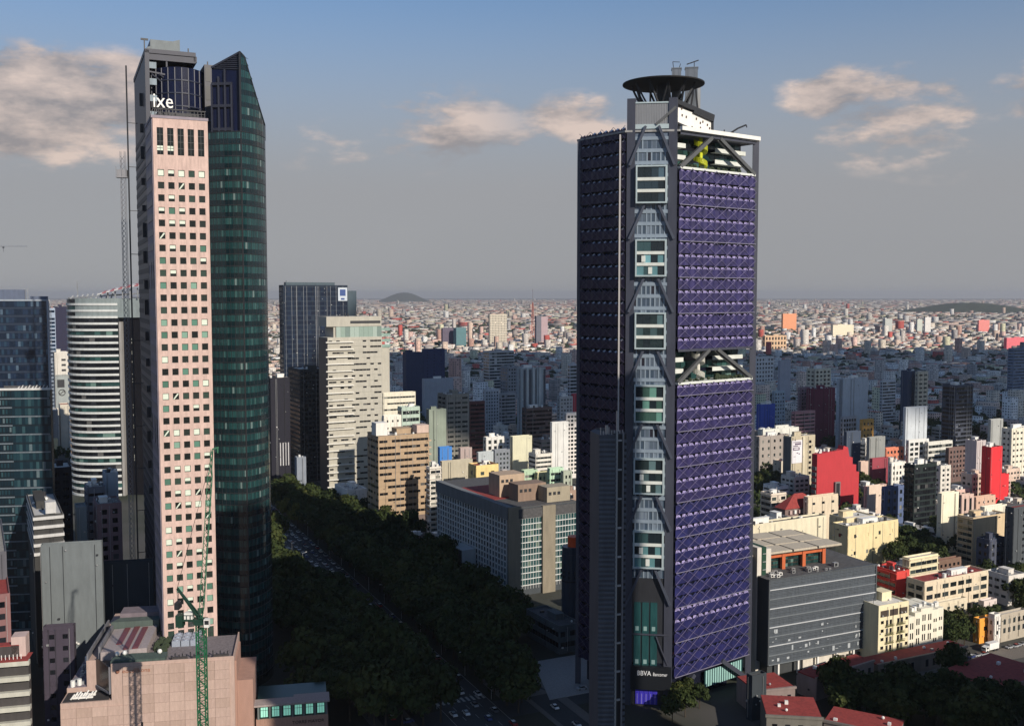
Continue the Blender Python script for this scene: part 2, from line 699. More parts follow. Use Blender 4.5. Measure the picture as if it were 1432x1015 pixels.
def fbox(mb, face, u0, u1, n0, n1, z0, z1, w, d, mi=0):
    """box on a face: F front (y=0), L left (x=0), R right (x=w), B back"""
    if face == 'F':
        mb.box(u0, u1, -n1, -n0, z0, z1, mi)
    elif face == 'L':
        mb.box(-n1, -n0, u0, u1, z0, z1, mi)
    elif face == 'R':
        mb.box(w + n0, w + n1, u0, u1, z0, z1, mi)
    else:
        mb.box(u0, u1, d + n0, d + n1, z0, z1, mi)


def fquad(mb, face, u0, u1, n, z0, z1, w, d, mi=0):
    if face == 'F':
        mb.poly([(u0, -n, z0), (u1, -n, z0), (u1, -n, z1), (u0, -n, z1)], mi)
    elif face == 'L':
        mb.poly([(-n, u1, z0), (-n, u0, z0), (-n, u0, z1), (-n, u1, z1)], mi)
    elif face == 'R':
        mb.poly([(w + n, u0, z0), (w + n, u1, z0), (w + n, u1, z1), (w + n, u0, z1)], mi)
    else:
        mb.poly([(u1, d + n, z0), (u0, d + n, z0), (u0, d + n, z1), (u1, d + n, z1)], mi)


def dress(wall, win, face, w, d, z0, z1, bay=3.2, floor=3.2, wf=.6, hf=.52, style='grid', skip=0.0, r=R, proud=.22, edge=.6):
    """windows on one face between heights z0 and z1; wall strips stand proud of the panes"""
    L = w if face in 'FB' else d
    nu = max(1, round((L - 2 * edge) / bay))
    nv = max(1, round((z1 - z0) / floor))
    bu, bv = (L - 2 * edge) / nu, (z1 - z0) / nv
    if style == 'blank':
        return
    for j in range(nv):
        zb = z0 + j * bv + bv * (1 - hf) * .55
        zt = zb + bv * hf
        if style in ('band', 'ledge'):
            # continuous strips broken into panes
            for i in range(nu):
                if r.random() < skip:
                    continue
                fquad(win, face, edge + i * bu + .06, edge + (i + 1) * bu - .06, .02, zb, zt, w, d)
        else:
            for i in range(nu):
                if r.random() < skip:
                    continue
                c = edge + (i + .5) * bu
                fquad(win, face, c - bu * wf / 2, c + bu * wf / 2, .02, zb, zt, w, d)
    if proud:
        for j in range(nv + 1):                       # spandrels
            za = z0 + j * bv - bv * (1 - hf) * .45
            zb = z0 + j * bv + bv * (1 - hf) * .55
            p = proud * (3.2 if style == 'ledge' else 1)
            if style == 'ledge':
                fbox(wall, face, -.1, L + .1, 0, p, zb - .35, zb - .05, w, d)
            else:
                fbox(wall, face, 0, L, 0, p, max(za, z0 - .3), min(zb, z1 + .2), w, d)
        if style == 'grid' and wf < .9:
            for i in range(nu + 1):
                c = edge + i * bu
                fbox(wall, face, max(0, c - bu * (1 - wf) / 2), min(L, c + bu * (1 - wf) / 2), 0, proud - .012, z0 - .2, z1 + .1, w, d)


def roofing(root, w, d, h, wm, rm, r, clutter=2, par=.9, tank=True, big=True):
    """parapet, roof sheet, stair huts and water tanks, each its own part"""
    mb = MB()
    t = .3
    mb.box(0, w, 0, t, h, h + par)
    mb.box(0, w, d - t, d, h, h + par)
    mb.box(0, t, t + .002, d - t - .002, h, h + par - .01)
    mb.box(w - t, w, t + .002, d - t - .002, h, h + par - .01)
    mb.build('parapet', wm, root)
    rf = MB()
    rf.box(t, w - t, t, d - t, h + .004, h + .12)
    root_ = root
    root = rf.build('roof', rm, root)
    if min(w, d) < 5:
        return
    jm = MB()
    for k in range(clutter * 4):                 # low odds and ends: pipes, skylights, small tanks, washing lines
        x, y, q = r.uniform(.08, .9) * w, r.uniform(.08, .9) * d, r.uniform(.3, .9)
        if k % 3 == 0:
            jm.ball((x, y, h + q), q * .8, r.choice((1, 1, 2)), 6, 4)
        elif k % 3 == 1:
            jm.box(x, x + q * 2.2, y, y + q, h + .1, h + .1 + q, r.choice((0, 1, 2)))
        else:
            jm.bar((x, y, h), (x, y, h + 1.2 + q * 2), .06, 2)
    if jm.f:
        jm.build('roof_clutter', [METAL, TANKW, TANKB], root, kind='stuff')
    for k in range(clutter):
        if big and k == 0 and w > 7:
            a, b_ = r.uniform(.2, .38) * w, r.uniform(.25, .45) * d
            x, y = r.uniform(.1, .5) * w, r.uniform(.25, .5) * d
            hh = r.uniform(2.4, 3.6)
            m2 = MB()
            m2.box(x, x + a, y, y + b_, h + .1, h + hh)
            m2.box(x - .2, x + a + .2, y - .2, y + b_ + .2, h + hh, h + hh + .2)
            m2.box(x + a * .35, x + a * .6, y - .06, y - .01, h + .2, h + 2.1)
            m2.build('roof_hut', wm if r.random() < .6 else WHITE, root)
        elif tank and r.random() < .75:
            m2 = MB()
            x, y = r.uniform(.12, .85) * w, r.uniform(.12, .8) * d
            rad = r.uniform(.6, 1.0)
            n = 8
            m2.prism([(x + rad * cos(2 * pi * i / n), y + rad * sin(2 * pi * i / n)) for i in range(n)], h + .5, h + .5 + rad * 2)
            m2.box(x - rad * .8, x + rad * .8, y - rad * .8, y + rad * .8, h + .1, h + .5)
            m2.build('water_tank', TANKW if r.random() < .6 else TANKB, root)
        else:
            m2 = MB()
            x, y = r.uniform(.12, .8) * w, r.uniform(.12, .7) * d
            m2.box(x, x + r.uniform(1, 2.2), y, y + r.uniform(1, 1.8), h + .1, h + r.uniform(.9, 1.6))
            m2.build('air_unit', METAL, root)


def building(name, label, cat, x0, xm, x1, ytop, yg=None, Y=None, col=(.6, .56, .5), style='grid', lstyle=None, roof='g', bay=3.2, floor=3.2,
             wf=.6, hf=.52, panes=None, group=None, clutter=3, yaw=YAW, skip=.04, yvis=None, lcol=None, seed=None, ztop_gap=.8, reg=True, zbase=0.5, depth=None, proud=.22, fit=None, par=.9):
    C, w, d, h = fit or corner_fit(x0, xm, x1, ytop, yg, Y, yaw)
    if depth:
        d = depth
    r = random.Random(seed if seed is not None else int(x1 * 7 + ytop * 13))
    root = thing(name, label, cat, (C.x, C.y, 0), yaw, group)
    wm = wallm(col)
    body, win = MB(), MB()
    body.box(0, w, 0, d, 0, h)
    dress(body, win, 'F', w, d, zbase + 1, h - ztop_gap, bay, floor, wf, hf, style, skip, r, proud=proud)
    dress(body, win, 'L', w, d, zbase + 1, h - ztop_gap, bay, floor, wf, hf, lstyle or style, skip, r, proud=proud)
    if style != 'blank':
        dress(body, win, 'R', w, d, zbase + 1, h - ztop_gap, bay * 1.5, floor, wf, hf, 'plain', .1, r, proud=0)
    body.build('wall', wm, root)
    if win.f:
        win.build('windows', panes or PANES, root, kind='stuff')
    if C.y < 1150 and reg:                       # coolers, pipes and vents on the walls
        fx = MB()
        for k in range(int(5 + w * h / 70)):
            f = r.choice('FFL')
            L, u, z, q = (w if f == 'F' else d), 0, r.uniform(2, h - 1), r.uniform(.3, .8)
            u = r.uniform(.3, max(.5, L - 1.2))
            if k % 4 == 0:
                fbox(fx, f, u, u + .12, proud, proud + .14, 1, h, w, d, r.choice((0, 2)))
            else:
                fbox(fx, f, u, u + q, proud, proud + .45, z, z + q * .8, w, d, r.choice((0, 0, 1, 2)))
        fx.build('wall_fittings', [METAL, WHITE, DARKMETAL], root, kind='stuff')
    roofing(root, w, d, h, wm, ROOFM[roof], r, clutter, par)
    if reg:
        foot(C, w, d, yaw)
        if not fit:
            RECT.append((x0, x1, ytop, yvis or (yg if yg else proj((C.x, C.y, 0))[1]), C.y))
    root['w'] = w; root['d'] = d; root['h'] = h
    return root, C, w, d, h


def text_part(name, txt, size, parent, loc, rot, m, depth=.12, align='CENTER', sx=1.0):
    cu = bpy.data.curves.new(name, 'FONT')
    cu.body = txt
    cu.size = size
    cu.extrude = depth
    cu.align_x = align
    cu.resolution_u = 2
    o = bpy.data.objects.new(name, cu)
    COL.objects.link(o)
    dg = bpy.context.evaluated_depsgraph_get()
    me = bpy.data.meshes.new_from_object(o.evaluated_get(dg))
    bpy.data.objects.remove(o)
    bpy.data.curves.remove(cu)
    me.materials.clear()
    me.materials.append(m)
    p = link(name, me, parent)
    p.location = loc
    p.rotation_euler = rot
    p.scale = (sx, 1, 1)
    return p
# ---------------------------------------------------------------- pink tower with the roof sign
PINK = mat('pink_stone', (.55, .40, .355), .8, var=.22, scale=.3)
PINKSIDE = mat('pink_tower_shaded_stone', (.24, .21, .25), .7, var=.15)  # the side's shade is put into this darker, greyer stone colour
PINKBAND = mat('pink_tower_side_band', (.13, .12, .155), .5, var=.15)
WGLASS = [pane_mat('tower_pane_dark', [(0, (.010, .013, .012)), (.55, (.022, .03, .026)), (.85, (.035, .06, .048))]),
          pane_mat('tower_pane_green', [(0, (.10, .22, .17)), (.5, (.07, .16, .12)), (.8, (.2, .34, .27))]),
          mat('window_blind', (.62, .70, .60), .6, var=.1)]


def window_meshes(w, h, t=.1):
    """three alike windows: dark pane, green pane, pane with a blind drawn part of the way, one with a slanting curtain"""
    out = []
    for k in range(5):
        mb = MB()
        f = .12
        mb.box(-w / 2, w / 2, -t, 0, 0, f, 1)
        mb.box(-w / 2, w / 2, -t, 0, h - f, h, 1)
        mb.box(-w / 2, -w / 2 + f, -t + .004, 0, f, h - f, 1)
        mb.box(w / 2 - f, w / 2, -t + .004, 0, f, h - f, 1)
        mb.poly([(-w / 2 + f, -.03, f), (w / 2 - f, -.03, f), (w / 2 - f, -.03, h - f), (-w / 2 + f, -.03, h - f)], 0)
        if k == 2:
            mb.poly([(-w / 2 + f, -.05, h * .45), (w / 2 - f, -.05, h * .45), (w / 2 - f, -.05, h - f), (-w / 2 + f, -.05, h - f)], 2)
        if k == 3:
            mb.poly([(-w / 2 + f, -.05, f), (-w * .22, -.05, f), (w / 2 - f, -.05, h * .8), (w / 2 - f, -.05, h - f), (w * .25, -.05, h - f)], 2)
        if k == 4:
            mb.poly([(-w / 2 + f, -.05, h * .12), (w / 2 - f, -.05, h * .12), (w / 2 - f, -.05, h - f), (-w / 2 + f, -.05, h - f)], 2)
        me = bpy.data.meshes.new('window')
        me.from_pydata(mb.v, [], mb.f)
        fr = mat('window_frame_dark', (.05, .05, .05), .5, var=0)
        for x in ((WGLASS[0], WGLASS[1], WGLASS[0], WGLASS[0], WGLASS[1])[k], fr, WGLASS[2]):
            me.materials.append(x)
        me.polygons.foreach_set('material_index', mb.m)
        out.append(me)
    return out


def pink_tower():
    yaw = radians(24)
    C, w, d, h = corner_fit(187, 213, 290, 165, None, 335, yaw)
    d = min(d, 24)
    root = thing('pink_tower', 'slender pink stone tower with square punched windows and white letters on its roof', 'tower', (C.x, C.y, 0), yaw)
    r = random.Random(3)
    zb = 33.0
    z_lo, z_hi = zat(884, 335), zat(232, 335)
    rows = 38
    fh = (z_hi - z_lo) / rows
    bay = w * .93 / 5
    ww, wh = bay * .62, fh * .54
    # front wall: core, spandrels and piers proud of the window plane
    mb = MB()
    mb.box(.02, w, 0, d, 0, h)
    pr = .45
    xs = [w * .035 + bay * i for i in range(6)]
    for i in range(6):
        a = 0 if i == 0 else xs[i] - (bay - ww) / 2
        b_ = w if i == 5 else xs[i] + (bay - ww) / 2
        mb.box(a, b_, -pr, 0, zb, h)
    zt0, zt1 = zat(216, 335), zat(178, 335)
    levels = [(z_lo + j * fh + fh * .2, z_lo + j * fh + fh * .2 + wh) for j in range(rows)]
    bt0, bt1 = zat(908, 335), zat(884, 335) + .3
    spans = [zb] + [v for lv in ([(bt0, bt1)] + levels + [(zt0, zt1)]) for v in lv] + [h]
    for k in range(0, len(spans), 2):
        for i in range(5):
            mb.box(xs[i] + (bay - ww) / 2, xs[i + 1] - (bay - ww) / 2, -pr + .01, 0, spans[k], spans[k + 1])
    mb.build('front_wall', PINK, root)
    wm = window_meshes(ww, wh)
    for (z0, z1) in levels:
        for i in range(5):
            k = r.choices((0, 1, 2, 3, 4), (60, 18, 10, 5, 7))[0]
            o = link('window', wm[k], root)
            o.location = ((xs[i] + xs[i + 1]) / 2, -.02, z0)
    for (z0, z1, q) in ((zt0, zt1, 3), (bt0, bt1, 2)):
        tm = MB()
        tm.box(-ww / 2, ww / 2, -.05, 0, 0, z1 - z0, 0)
        for t in range(1, q + 1):
            tm.box(-ww / 2, ww / 2, -.12, -.05, (z1 - z0) * t / (q + 1) - .08, (z1 - z0) * t / (q + 1) + .08, 1)
        tm.box(-.06, .06, -.115, -.05, 0, z1 - z0, 1)
        mes = []
        for v in range(2):
            if v:
                tm.poly([(-ww / 2, -.07, 1.4), (ww / 2, -.07, 1.4), (ww / 2, -.07, 2.9), (-ww / 2, -.07, 2.9)], 2)
            me0 = bpy.data.meshes.new('tall_window')
            me0.from_pydata(tm.v, [], tm.f)
            for x in (WGLASS[0], DARKMETAL, WGLASS[2]):
                me0.materials.append(x)
            me0.polygons.foreach_set('material_index', tm.m)
            mes.append(me0)
        for i in range(5):
            o = link('tall_window', mes[1 if q == 3 and i < 2 else 0], root)
            o.location = ((xs[i] + xs[i + 1]) / 2, -.02, z0)
    # shaded side: alternating stone and glass bands
    nb = 36
    sb = (h - zb) / nb
    side, band = MB(), MB()
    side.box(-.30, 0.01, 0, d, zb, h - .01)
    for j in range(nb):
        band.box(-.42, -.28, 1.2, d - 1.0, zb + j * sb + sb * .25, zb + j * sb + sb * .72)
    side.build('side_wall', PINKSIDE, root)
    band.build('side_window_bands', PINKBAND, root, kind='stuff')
    for zz in (100, 152):
        for uu in (2.5, d * .45, d - 3.0):
            slot = MB()
            slot.box(-.50, -.40, uu, uu + .9, zz, zz + 9)
            slot.build('side_slot', mat('dark_slot', (.02, .02, .025), .4, var=0), root)
    # roof: rim, screen of dark railings, plant
    rim = MB()
    rim.box(-.5, w + .2, -.6, .5, h, h + .9)
    rim.box(-.5, .4, .5, d, h, h + .9)
    rim.box(w - .6, w + .2, .5, d, h, h + .9)
    rim.build('roof_rim', PINKSIDE, root)
    rl = MB()
    for zz in (1.5, 2.3, 3.1):
        rl.bar((1, 1.5, h + zz), (w - .6, 1.5, h + zz), .07)
    for i in range(15):
        x = 1 + (w - 1.6) * i / 14
        rl.bar((x, 1.5, h), (x, 1.5, h + 3.2), .08)
    rl.box(.6, w - .3, 1.2, 2.0, h + 3.2, h + 3.45)
    rl.build('roof_railing', DARKMETAL, root)
    bx = MB()
    bx.box(2, w - 2, 5, d - 4, h, h + 2.8)
    for i in range(6):
        bx.box(2 + i * 2.2, 3.4 + i * 2.2, 2.6, 4.0, h, h + 1.2 + .5 * (i % 3))
    bx.build('roof_plant', ROOFD, root)
    text_part('roof_sign', 'ixe', 6.7, root, (w * .01, .9, h + 3.6), (pi / 2, 0, 0), mat('sign_white', (.78, .78, .74), .5, var=0), .25, 'LEFT', .82)
    ps = MB()
    for x in (.9, 2.6, 4.6, 6.4):
        ps.bar((x, 1.5, h), (x, 1.5, h + 4.2), .1)
    ps.bar((-.8, 1.2, h), (1.0, 1.2, h + 5), .1)
    ps.build('sign_frame', DARKMETAL, root)
    foot(C, w, d, yaw, 4)
    RECT.append((185, 303, 165, 925, 335))
    return C, w, d, h, yaw


PT = pink_tower()
# ---------------------------------------------------------------- tall glass tower behind the pink one
TEAL = pane_mat('teal_vision_glass', [(0, (.011, .040, .044)), (.34, (.015, .052, .056)), (.66, (.02, .066, .068)), (.88, (.036, .095, .095)), (.965, (.13, .19, .19))], rough=.07, spec=.55, wob=.3)
TEALDK = mat('teal_spandrel_glass', (.007, .018, .023), .12, var=.2, spec=.5)
NAVY = mat('navy_glass', (.006, .009, .032), .3, var=.3, spec=.25)
STEEL = mat('blue_grey_cladding', (.028, .031, .048), .5, .2, var=.15)


def glass_tower():
    Y0 = 392
    # plan of the curved glass front, in world metres: left edge, crease, right edge
    P0 = unproj(291, 412, 384); P1 = unproj(341, 412, 381); P2 = unproj(374, 412, 397)
    ox, oy = P0.x, P0.y
    root = thing('glass_tower', 'tall dark teal glass tower with a pointed raked crest and a curved front', 'tower', (ox, oy, 0), 0)

    def arc(a, b, bulge, n):
        a, b = Vector((a.x - ox, a.y - oy)), Vector((b.x - ox, b.y - oy))
        nrm = Vector((b.y - a.y, -(b.x - a.x))).normalized()
        return [a.lerp(b, i / n) + nrm * bulge * 4 * (i / n) * (1 - i / n) for i in range(n + 1)]
    left = arc(P0, P1, 1.1, 9)
    right = arc(P1, P2, 1.5, 8)
    plan = left + right[1:]
    back = [Vector((plan[-1].x - 7.5, plan[-1].y + 24)), Vector((-9, 26))]
    zr = zat(188, 388)                           # roof behind the crest
    poly = [tuple(p) for p in plan + back]
    core = MB()
    core.prism([(p[0], p[1] + .35) for p in poly], 0, zr)
    core.build('core', TEALDK, root)

    def top(i):                                   # raked crest line over the plan points
        p = plan[i]
        px = proj((p.x + ox, p.y + oy, 200))[0]
        if px <= 341:
            py = 70 + (341 - px) * (27 / 38.0) if px > 300 else 99 + (300 - px) * 9.0
        else:
            t = min(1, (px - 341) / 33)
            py = 66 + 119 * (t ** .93)
        return max(zat(min(py, 190), p.y + oy), zr if px < 300 else 0)
    tops = [top(i) for i in range(len(plan))]
    nf = 46
    fh = (zr - 4) / nf
    floors = [4 + i * fh for i in range(nf + 14)]
    mull = MB()
    for j, z in enumerate(floors):
        vis, spn = MB(), MB()
        any_ = False
        for i in range(len(plan) - 1):
            a, b_ = plan[i], plan[i + 1]
            if j >= nf and i < 9:                # above the roof the left panel is an open frame, built below
                continue
            za, zb_ = tops[i], tops[i + 1]
            lo, mid, hi = z, z + fh * .42, z + fh
            for q, (c0, c1) in enumerate(((lo, mid), (mid, hi))):
                A1, B1 = min(c1, za), min(c1, zb_)
                if A1 <= c0 + .05 and B1 <= c0 + .05:
                    continue
                A1, B1 = max(A1, c0 + .02), max(B1, c0 + .02)
                any_ = True
                if q == 0:
                    spn.poly([(a.x, a.y, c0), (b_.x, b_.y, c0), (b_.x, b_.y, B1), (a.x, a.y, A1)])
                else:
                    for t in range(2):           # two panes to a bay
                        p, s = a.lerp(b_, t / 2 + .02), a.lerp(b_, (t + 1) / 2 - .02)
                        zp, zs = A1 + (B1 - A1) * t / 2, A1 + (B1 - A1) * (t + 1) / 2
                        vis.poly([(p.x, p.y, c0), (s.x, s.y, c0), (s.x, s.y, zs), (p.x, p.y, zp)])
        if not any_:
            continue
        if vis.f:
            vis.build('window_band', TEAL, root)
        if spn.f:
            spn.build('spandrel_band', TEALDK, root)
        if j % 1 == 0 and j <= nf:
            for i in range(len(plan) - 1):
                mull.bar((plan[i].x, plan[i].y - .1, z), (plan[i + 1].x, plan[i + 1].y - .1, z), .12)
    for i, p in enumerate(plan):
        if i >= 9 or i == 0:
            mull.bar((p.x, p.y - .08, 2), (p.x, p.y - .08, max(tops[i] - .2, 3)), .05 if i not in (9,) else .2)
        else:
            mull.bar((p.x, p.y - .08, 2), (p.x, p.y - .08, zr), .05)
    mull.build('mullions', DARKMETAL, root, kind='stuff')
    # crest wall: real thickness behind the glass, dark inside
    for name, idx in (('crest_wall', range(9, len(plan) - 1)),):
        cw = MB()
        for i in idx:
            a, b_ = plan[i], plan[i + 1]
            o_ = .9
            pts = [(a.x, a.y + .3, zr - 1), (b_.x, b_.y + .3, zr - 1), (b_.x, b_.y + .3, max(tops[i + 1], zr)), (a.x, a.y + .3, max(tops[i], zr)),
                   (a.x, a.y + .3 + o_, zr - 1), (b_.x, b_.y + .3 + o_, zr - 1), (b_.x, b_.y + .3 + o_, max(tops[i + 1], zr)), (a.x, a.y + .3 + o_, max(tops[i], zr))]
            cw.mesh(pts, [(0, 1, 2, 3), (5, 4, 7, 6), (3, 2, 6, 7)])
        cw.build(name, TEALDK, root)
    cp_ = MB()
    for i in range(9, len(plan) - 1):
        cp_.bar((plan[i].x, plan[i].y + .2, tops[i]), (plan[i + 1].x, plan[i + 1].y + .2, tops[i + 1]), .2)
    cp_.bar((plan[9].x, plan[9].y, zr), (plan[9].x, plan[9].y, tops[9]), .3)
    cp_.build('crest_edge', DARKMETAL, root)
    # open frame left of the crease: grid of dark beams closing the side of the crest, raked top
    A, B_ = plan[2], plan[9]
    fr, inn, rk = MB(), MB(), MB()
    zl, zp_ = zat(99, 388), tops[9]
    inn.mesh([(A.x, A.y + 1.2, zr - 6), (B_.x, B_.y + 1.2, zr - 6), (B_.x, B_.y + 1.2, zp_), (A.x, A.y + 1.2, zl),
              (A.x, A.y + 3.2, zr - 6), (B_.x, B_.y + 3.2, zr - 6), (B_.x, B_.y + 3.2, zp_), (A.x, A.y + 3.2, zl)],
             [(0, 1, 2, 3), (5, 4, 7, 6), (3, 2, 6, 7), (1, 5, 6, 2), (4, 0, 3, 7)])
    inn.build('crest_backing', NAVY, root)
    for t in (0, .24, .46, .68):
        p = A.lerp(B_, t)
        fr.box(p.x - .3, p.x + .3, p.y + .3, p.y + 1.2, zr - 6, zl + (zp_ - zl) * t - 6 * (1 - t) - (0 if t < .5 else 8))
    for z in (zr + 1, zr + 9.5, zr + 17.5):
        a, b_ = A, A.lerp(B_, .70)
        fr.bar((a.x, a.y + .8, z), (b_.x, b_.y + .8, z), .5)
    fr.build('crest_frame', STEEL, root)
    for k in range(9):
        t0 = k / 9
        a, b_ = A.lerp(B_, t0), A.lerp(B_, 1)
        z = zl + (zp_ - zl) * t0
        rk.bar((a.x, a.y + .9, z), (b_.x, b_.y + .9, z - .8 + (k * .2)), .16)
    rk.bar((A.x, A.y + .8, zl), (B_.x, B_.y + .8, zp_), .35)
    rk.build('crest_louvres', STEEL, root)
    wn_ = MB()
    for k in range(6):
        p, s = A.lerp(B_, k * .16 + .01), A.lerp(B_, k * .16 + .12)
        wn_.poly([(p.x, p.y + .1, zr - 4), (s.x, s.y + .1, zr - 4), (s.x, s.y + .1, zr - .6), (p.x, p.y + .1, zr - .6)])
    wn_.build('crest_window_row', mat('pale_pane', (.25, .30, .34), .15, var=.3), root, kind='stuff')
    # ---- the rear block with its framed top, left of the glass front
    cw_, w, d, h = corner_fit(183, 203, 300, 70, None, 398, radians(24))
    M_ = Matrix.Translation((cw_.x - ox, cw_.y - oy, 0)) @ Matrix.Rotation(radians(24), 4, 'Z')

    def part(name, mb, m, kind=None):
        mb.v = [tuple(M_ @ Vector(p)) for p in mb.v]
        return mb.build(name, m, root, kind)
    zd = zat(165, 398)
    blk = MB()
    blk.box(0, w, 0, d, 0, zd)
    part('rear_block', blk, mat('rear_block_wall', (.045, .045, .06), .5, var=.2))
    bands = MB()
    for j in range(52):
        bands.box(-.15, -.02, .6, d - .4, 3 + j * 4.1, 4.9 + j * 4.1)
    part('rear_window_bands', bands, mat('rear_band_dark', (.018, .018, .026), .6, var=.2), 'stuff')
    sd = MB()
    sd.box(0, 1.0, 0, d, zd, h - 1)                      # left side wall of the crown
    sd.box(-.3, 1.3, -1.0, 0, zd - 30, h)
    sd.box(w * .69, w * .69 + 1.2, -.6, d, zat(82, 398), h - 1)
    part('crown_side_wall', sd, STEEL)
    tp = MB()
    tp.box(-.3, w * .72, -1.0, d, h - 1.2, h + .4)        # top slab
    tp.box(1.2, w * .72, -.6, 1, h - 3.6, h - 1.2)
    part('crown_slab', tp, STEEL)
    dr = MB()
    n = 14
    cxx, rad = w * .50, w * .44
    pts = [(cxx + rad * cos(pi + pi * i / n), d * .25 + d * .30 * sin(pi + pi * i / n)) for i in range(n + 1)]
    dr.prism(pts, zd - 2, zat(92, 398))
    drp = part('crown_drum', dr, NAVY)
    rb = MB()
    for i in range(1, n):
        x, y = pts[i]
        rb.bar((x, y - .1, zd), (x, y - .1, zat(93, 398)), .16)
    for t in range(1, 4):
        z = zd + (zat(92, 398) - zd) * t / 4
        for i in range(n):
            rb.bar((pts[i][0], pts[i][1] - .1, z), (pts[i + 1][0], pts[i + 1][1] - .1, z), .22)
    part('drum_ribs', rb, mat('navy_rib', (.03, .035, .06), .4, var=.1))
    bk = MB()
    bk.box(1, w, d - 1.2, d, zd, h - 1.2)
    part('crown_back_wall', bk, mat('dark_slot', (.02, .02, .025)))
    rt = MB()
    rt.box(w * .84, w * 1.04, -1.0, d, zd, zat(84, 398))
    part('crown_right_block', rt, mat('rear_block_wall', (.045, .045, .06)))
    g2 = MB()
    for i in range(2):
        for j in range(3):
            x0 = w * .855 + i * w * .095
            z0 = zd + 1 + j * 7.2
            g2.box(x0, x0 + w * .07, -1.1, -1.005, z0, z0 + 5.4)
    part('crown_block_openings', g2, mat('dark_slot', (.02, .02, .025)), 'stuff')
    br = MB()
    for k in range(6):
        x = 2 + k * w * .11
        br.bar((x, -.4, h - 9 + k * .2), (x + 3.8, 1.5, h - 11.2 + k * .3), .3)
    br.bar((1.2, 0, h - 8), (w * .68, 0, h - 10), .3)
    br.bar((w * .3, 0, h - 2), (w * .3, 0, h - 8), .3)
    br.bar((w * .3, 0, h - 6), (w * .66, 0, h - 7), .3)
    part('crown_braces', br, STEEL)
    pn = MB()
    for k in range(7):
        if zd - 3.6 + k * 6.2 < h - 4:
            pn.box(1.3, 3.9, -.3, .3, zd - 6 + k * 6.2, zd - 3.6 + k * 6.2)
    part('crown_cell_windows', pn, mat('pale_pane', (.25, .30, .34)), 'stuff')
    ph = MB()
    ph.prism([(.8, 1), (w * .50, 1), (w * .50, d * .8), (.8, d * .8)], h + .4, [h + 1.4, h + 5.2, h + 5.2, h + 1.4])
    ph.box(w * .08, w * .50, 2, d * .7, h + .4, h + 4.6)
    part('penthouse', ph, mat('penthouse_grey', (.14, .165, .18), .6, var=.2))
    for (x, y, za, zb) in ((-.2, .5, h, h + 4), (w * .9, 1, zat(84, 398), zat(78, 398)), (w * .62, 1, h, h + 2.2)):
        an = MB()
        an.bar((x, y, za), (x, y, zb), .22)
        if x < 0:
            an.box(-1.5, 1.2, .2, .8, h + 3.7, h + 4.4)
        part('roof_mast', an, DARKMETAL)
    lf = MB()                                         # dark gear hung on the left side
    rr = random.Random(8)
    for k in range(16):
        z = 70 + k * 10.3
        lf = MB()
        lf.box(-1.4, -.1, d * .2 + rr.uniform(0, 3), d * .2 + 3 + rr.uniform(0, 2), z, z + rr.uniform(2, 6))
        part('service_gear', lf, DARKMETAL)
    foot(Vector((ox - 25, oy - 5, 0)), 52, 40, 0, 2)
    RECT.append((183, 381, 60, 930, 385))
    # floor strip between the two towers: small pale balconies
    return root


GT = glass_tower()


def hoist():
    Y = 405
    b = unproj(184, 412, Y)
    root = thing('construction_hoist', 'thin lattice hoist mast with small platform up the left edge of the glass tower', 'hoist', (b.x, Y, 0), 0.1)
    zt = zat(92, Y)
    mb = MB()
    mb.box(-.24, .24, -.24, .24, 0, zt)
    mb.build('mast', DARKMETAL, root)
    m2 = MB()
    zs = zat(212, Y)
    for sx in (-1, 1):
        for sy in (-1, 1):
            m2.bar((-2.1 + sx * .8, sy * .8, 0), (-2.1 + sx * .8, sy * .8, zs), .07)
    z = 0
    k = 0
    while z < zs - 2:
        m2.bar((-2.9, -.8, z), (-1.3, -.8, z + 2), .07)
        m2.bar((-1.3, -.8, z), (-2.9, -.8, z + 2), .07)
        z += 2
        k += 1
    m2.build('lattice_mast', mat('hoist_grey', (.20, .20, .22), .5, .3), root)
    car = MB()
    zc = zat(248, Y)
    car.box(-4.2, -.6, -1.2, 1.2, zc, zc + 2.8)
    car.box(-4.6, -.2, -1.5, 1.5, zc - .3, zc)
    for x in (-4.4, -2.2, -.5):
        car.bar((x, -1.4, zc), (x, -1.4, zc + 4), .09)
    car.build('hoist_car', mat('hoist_car_grey', (.25, .25, .27), .5), root)
    ties = MB()
    for k in range(12):
        z = 30 + k * 17
        ties.bar((.3, 0, z), (3.4, 1.5, z), .12)
    ties.build('wall_ties', DARKMETAL, root, kind='stuff')


hoist()
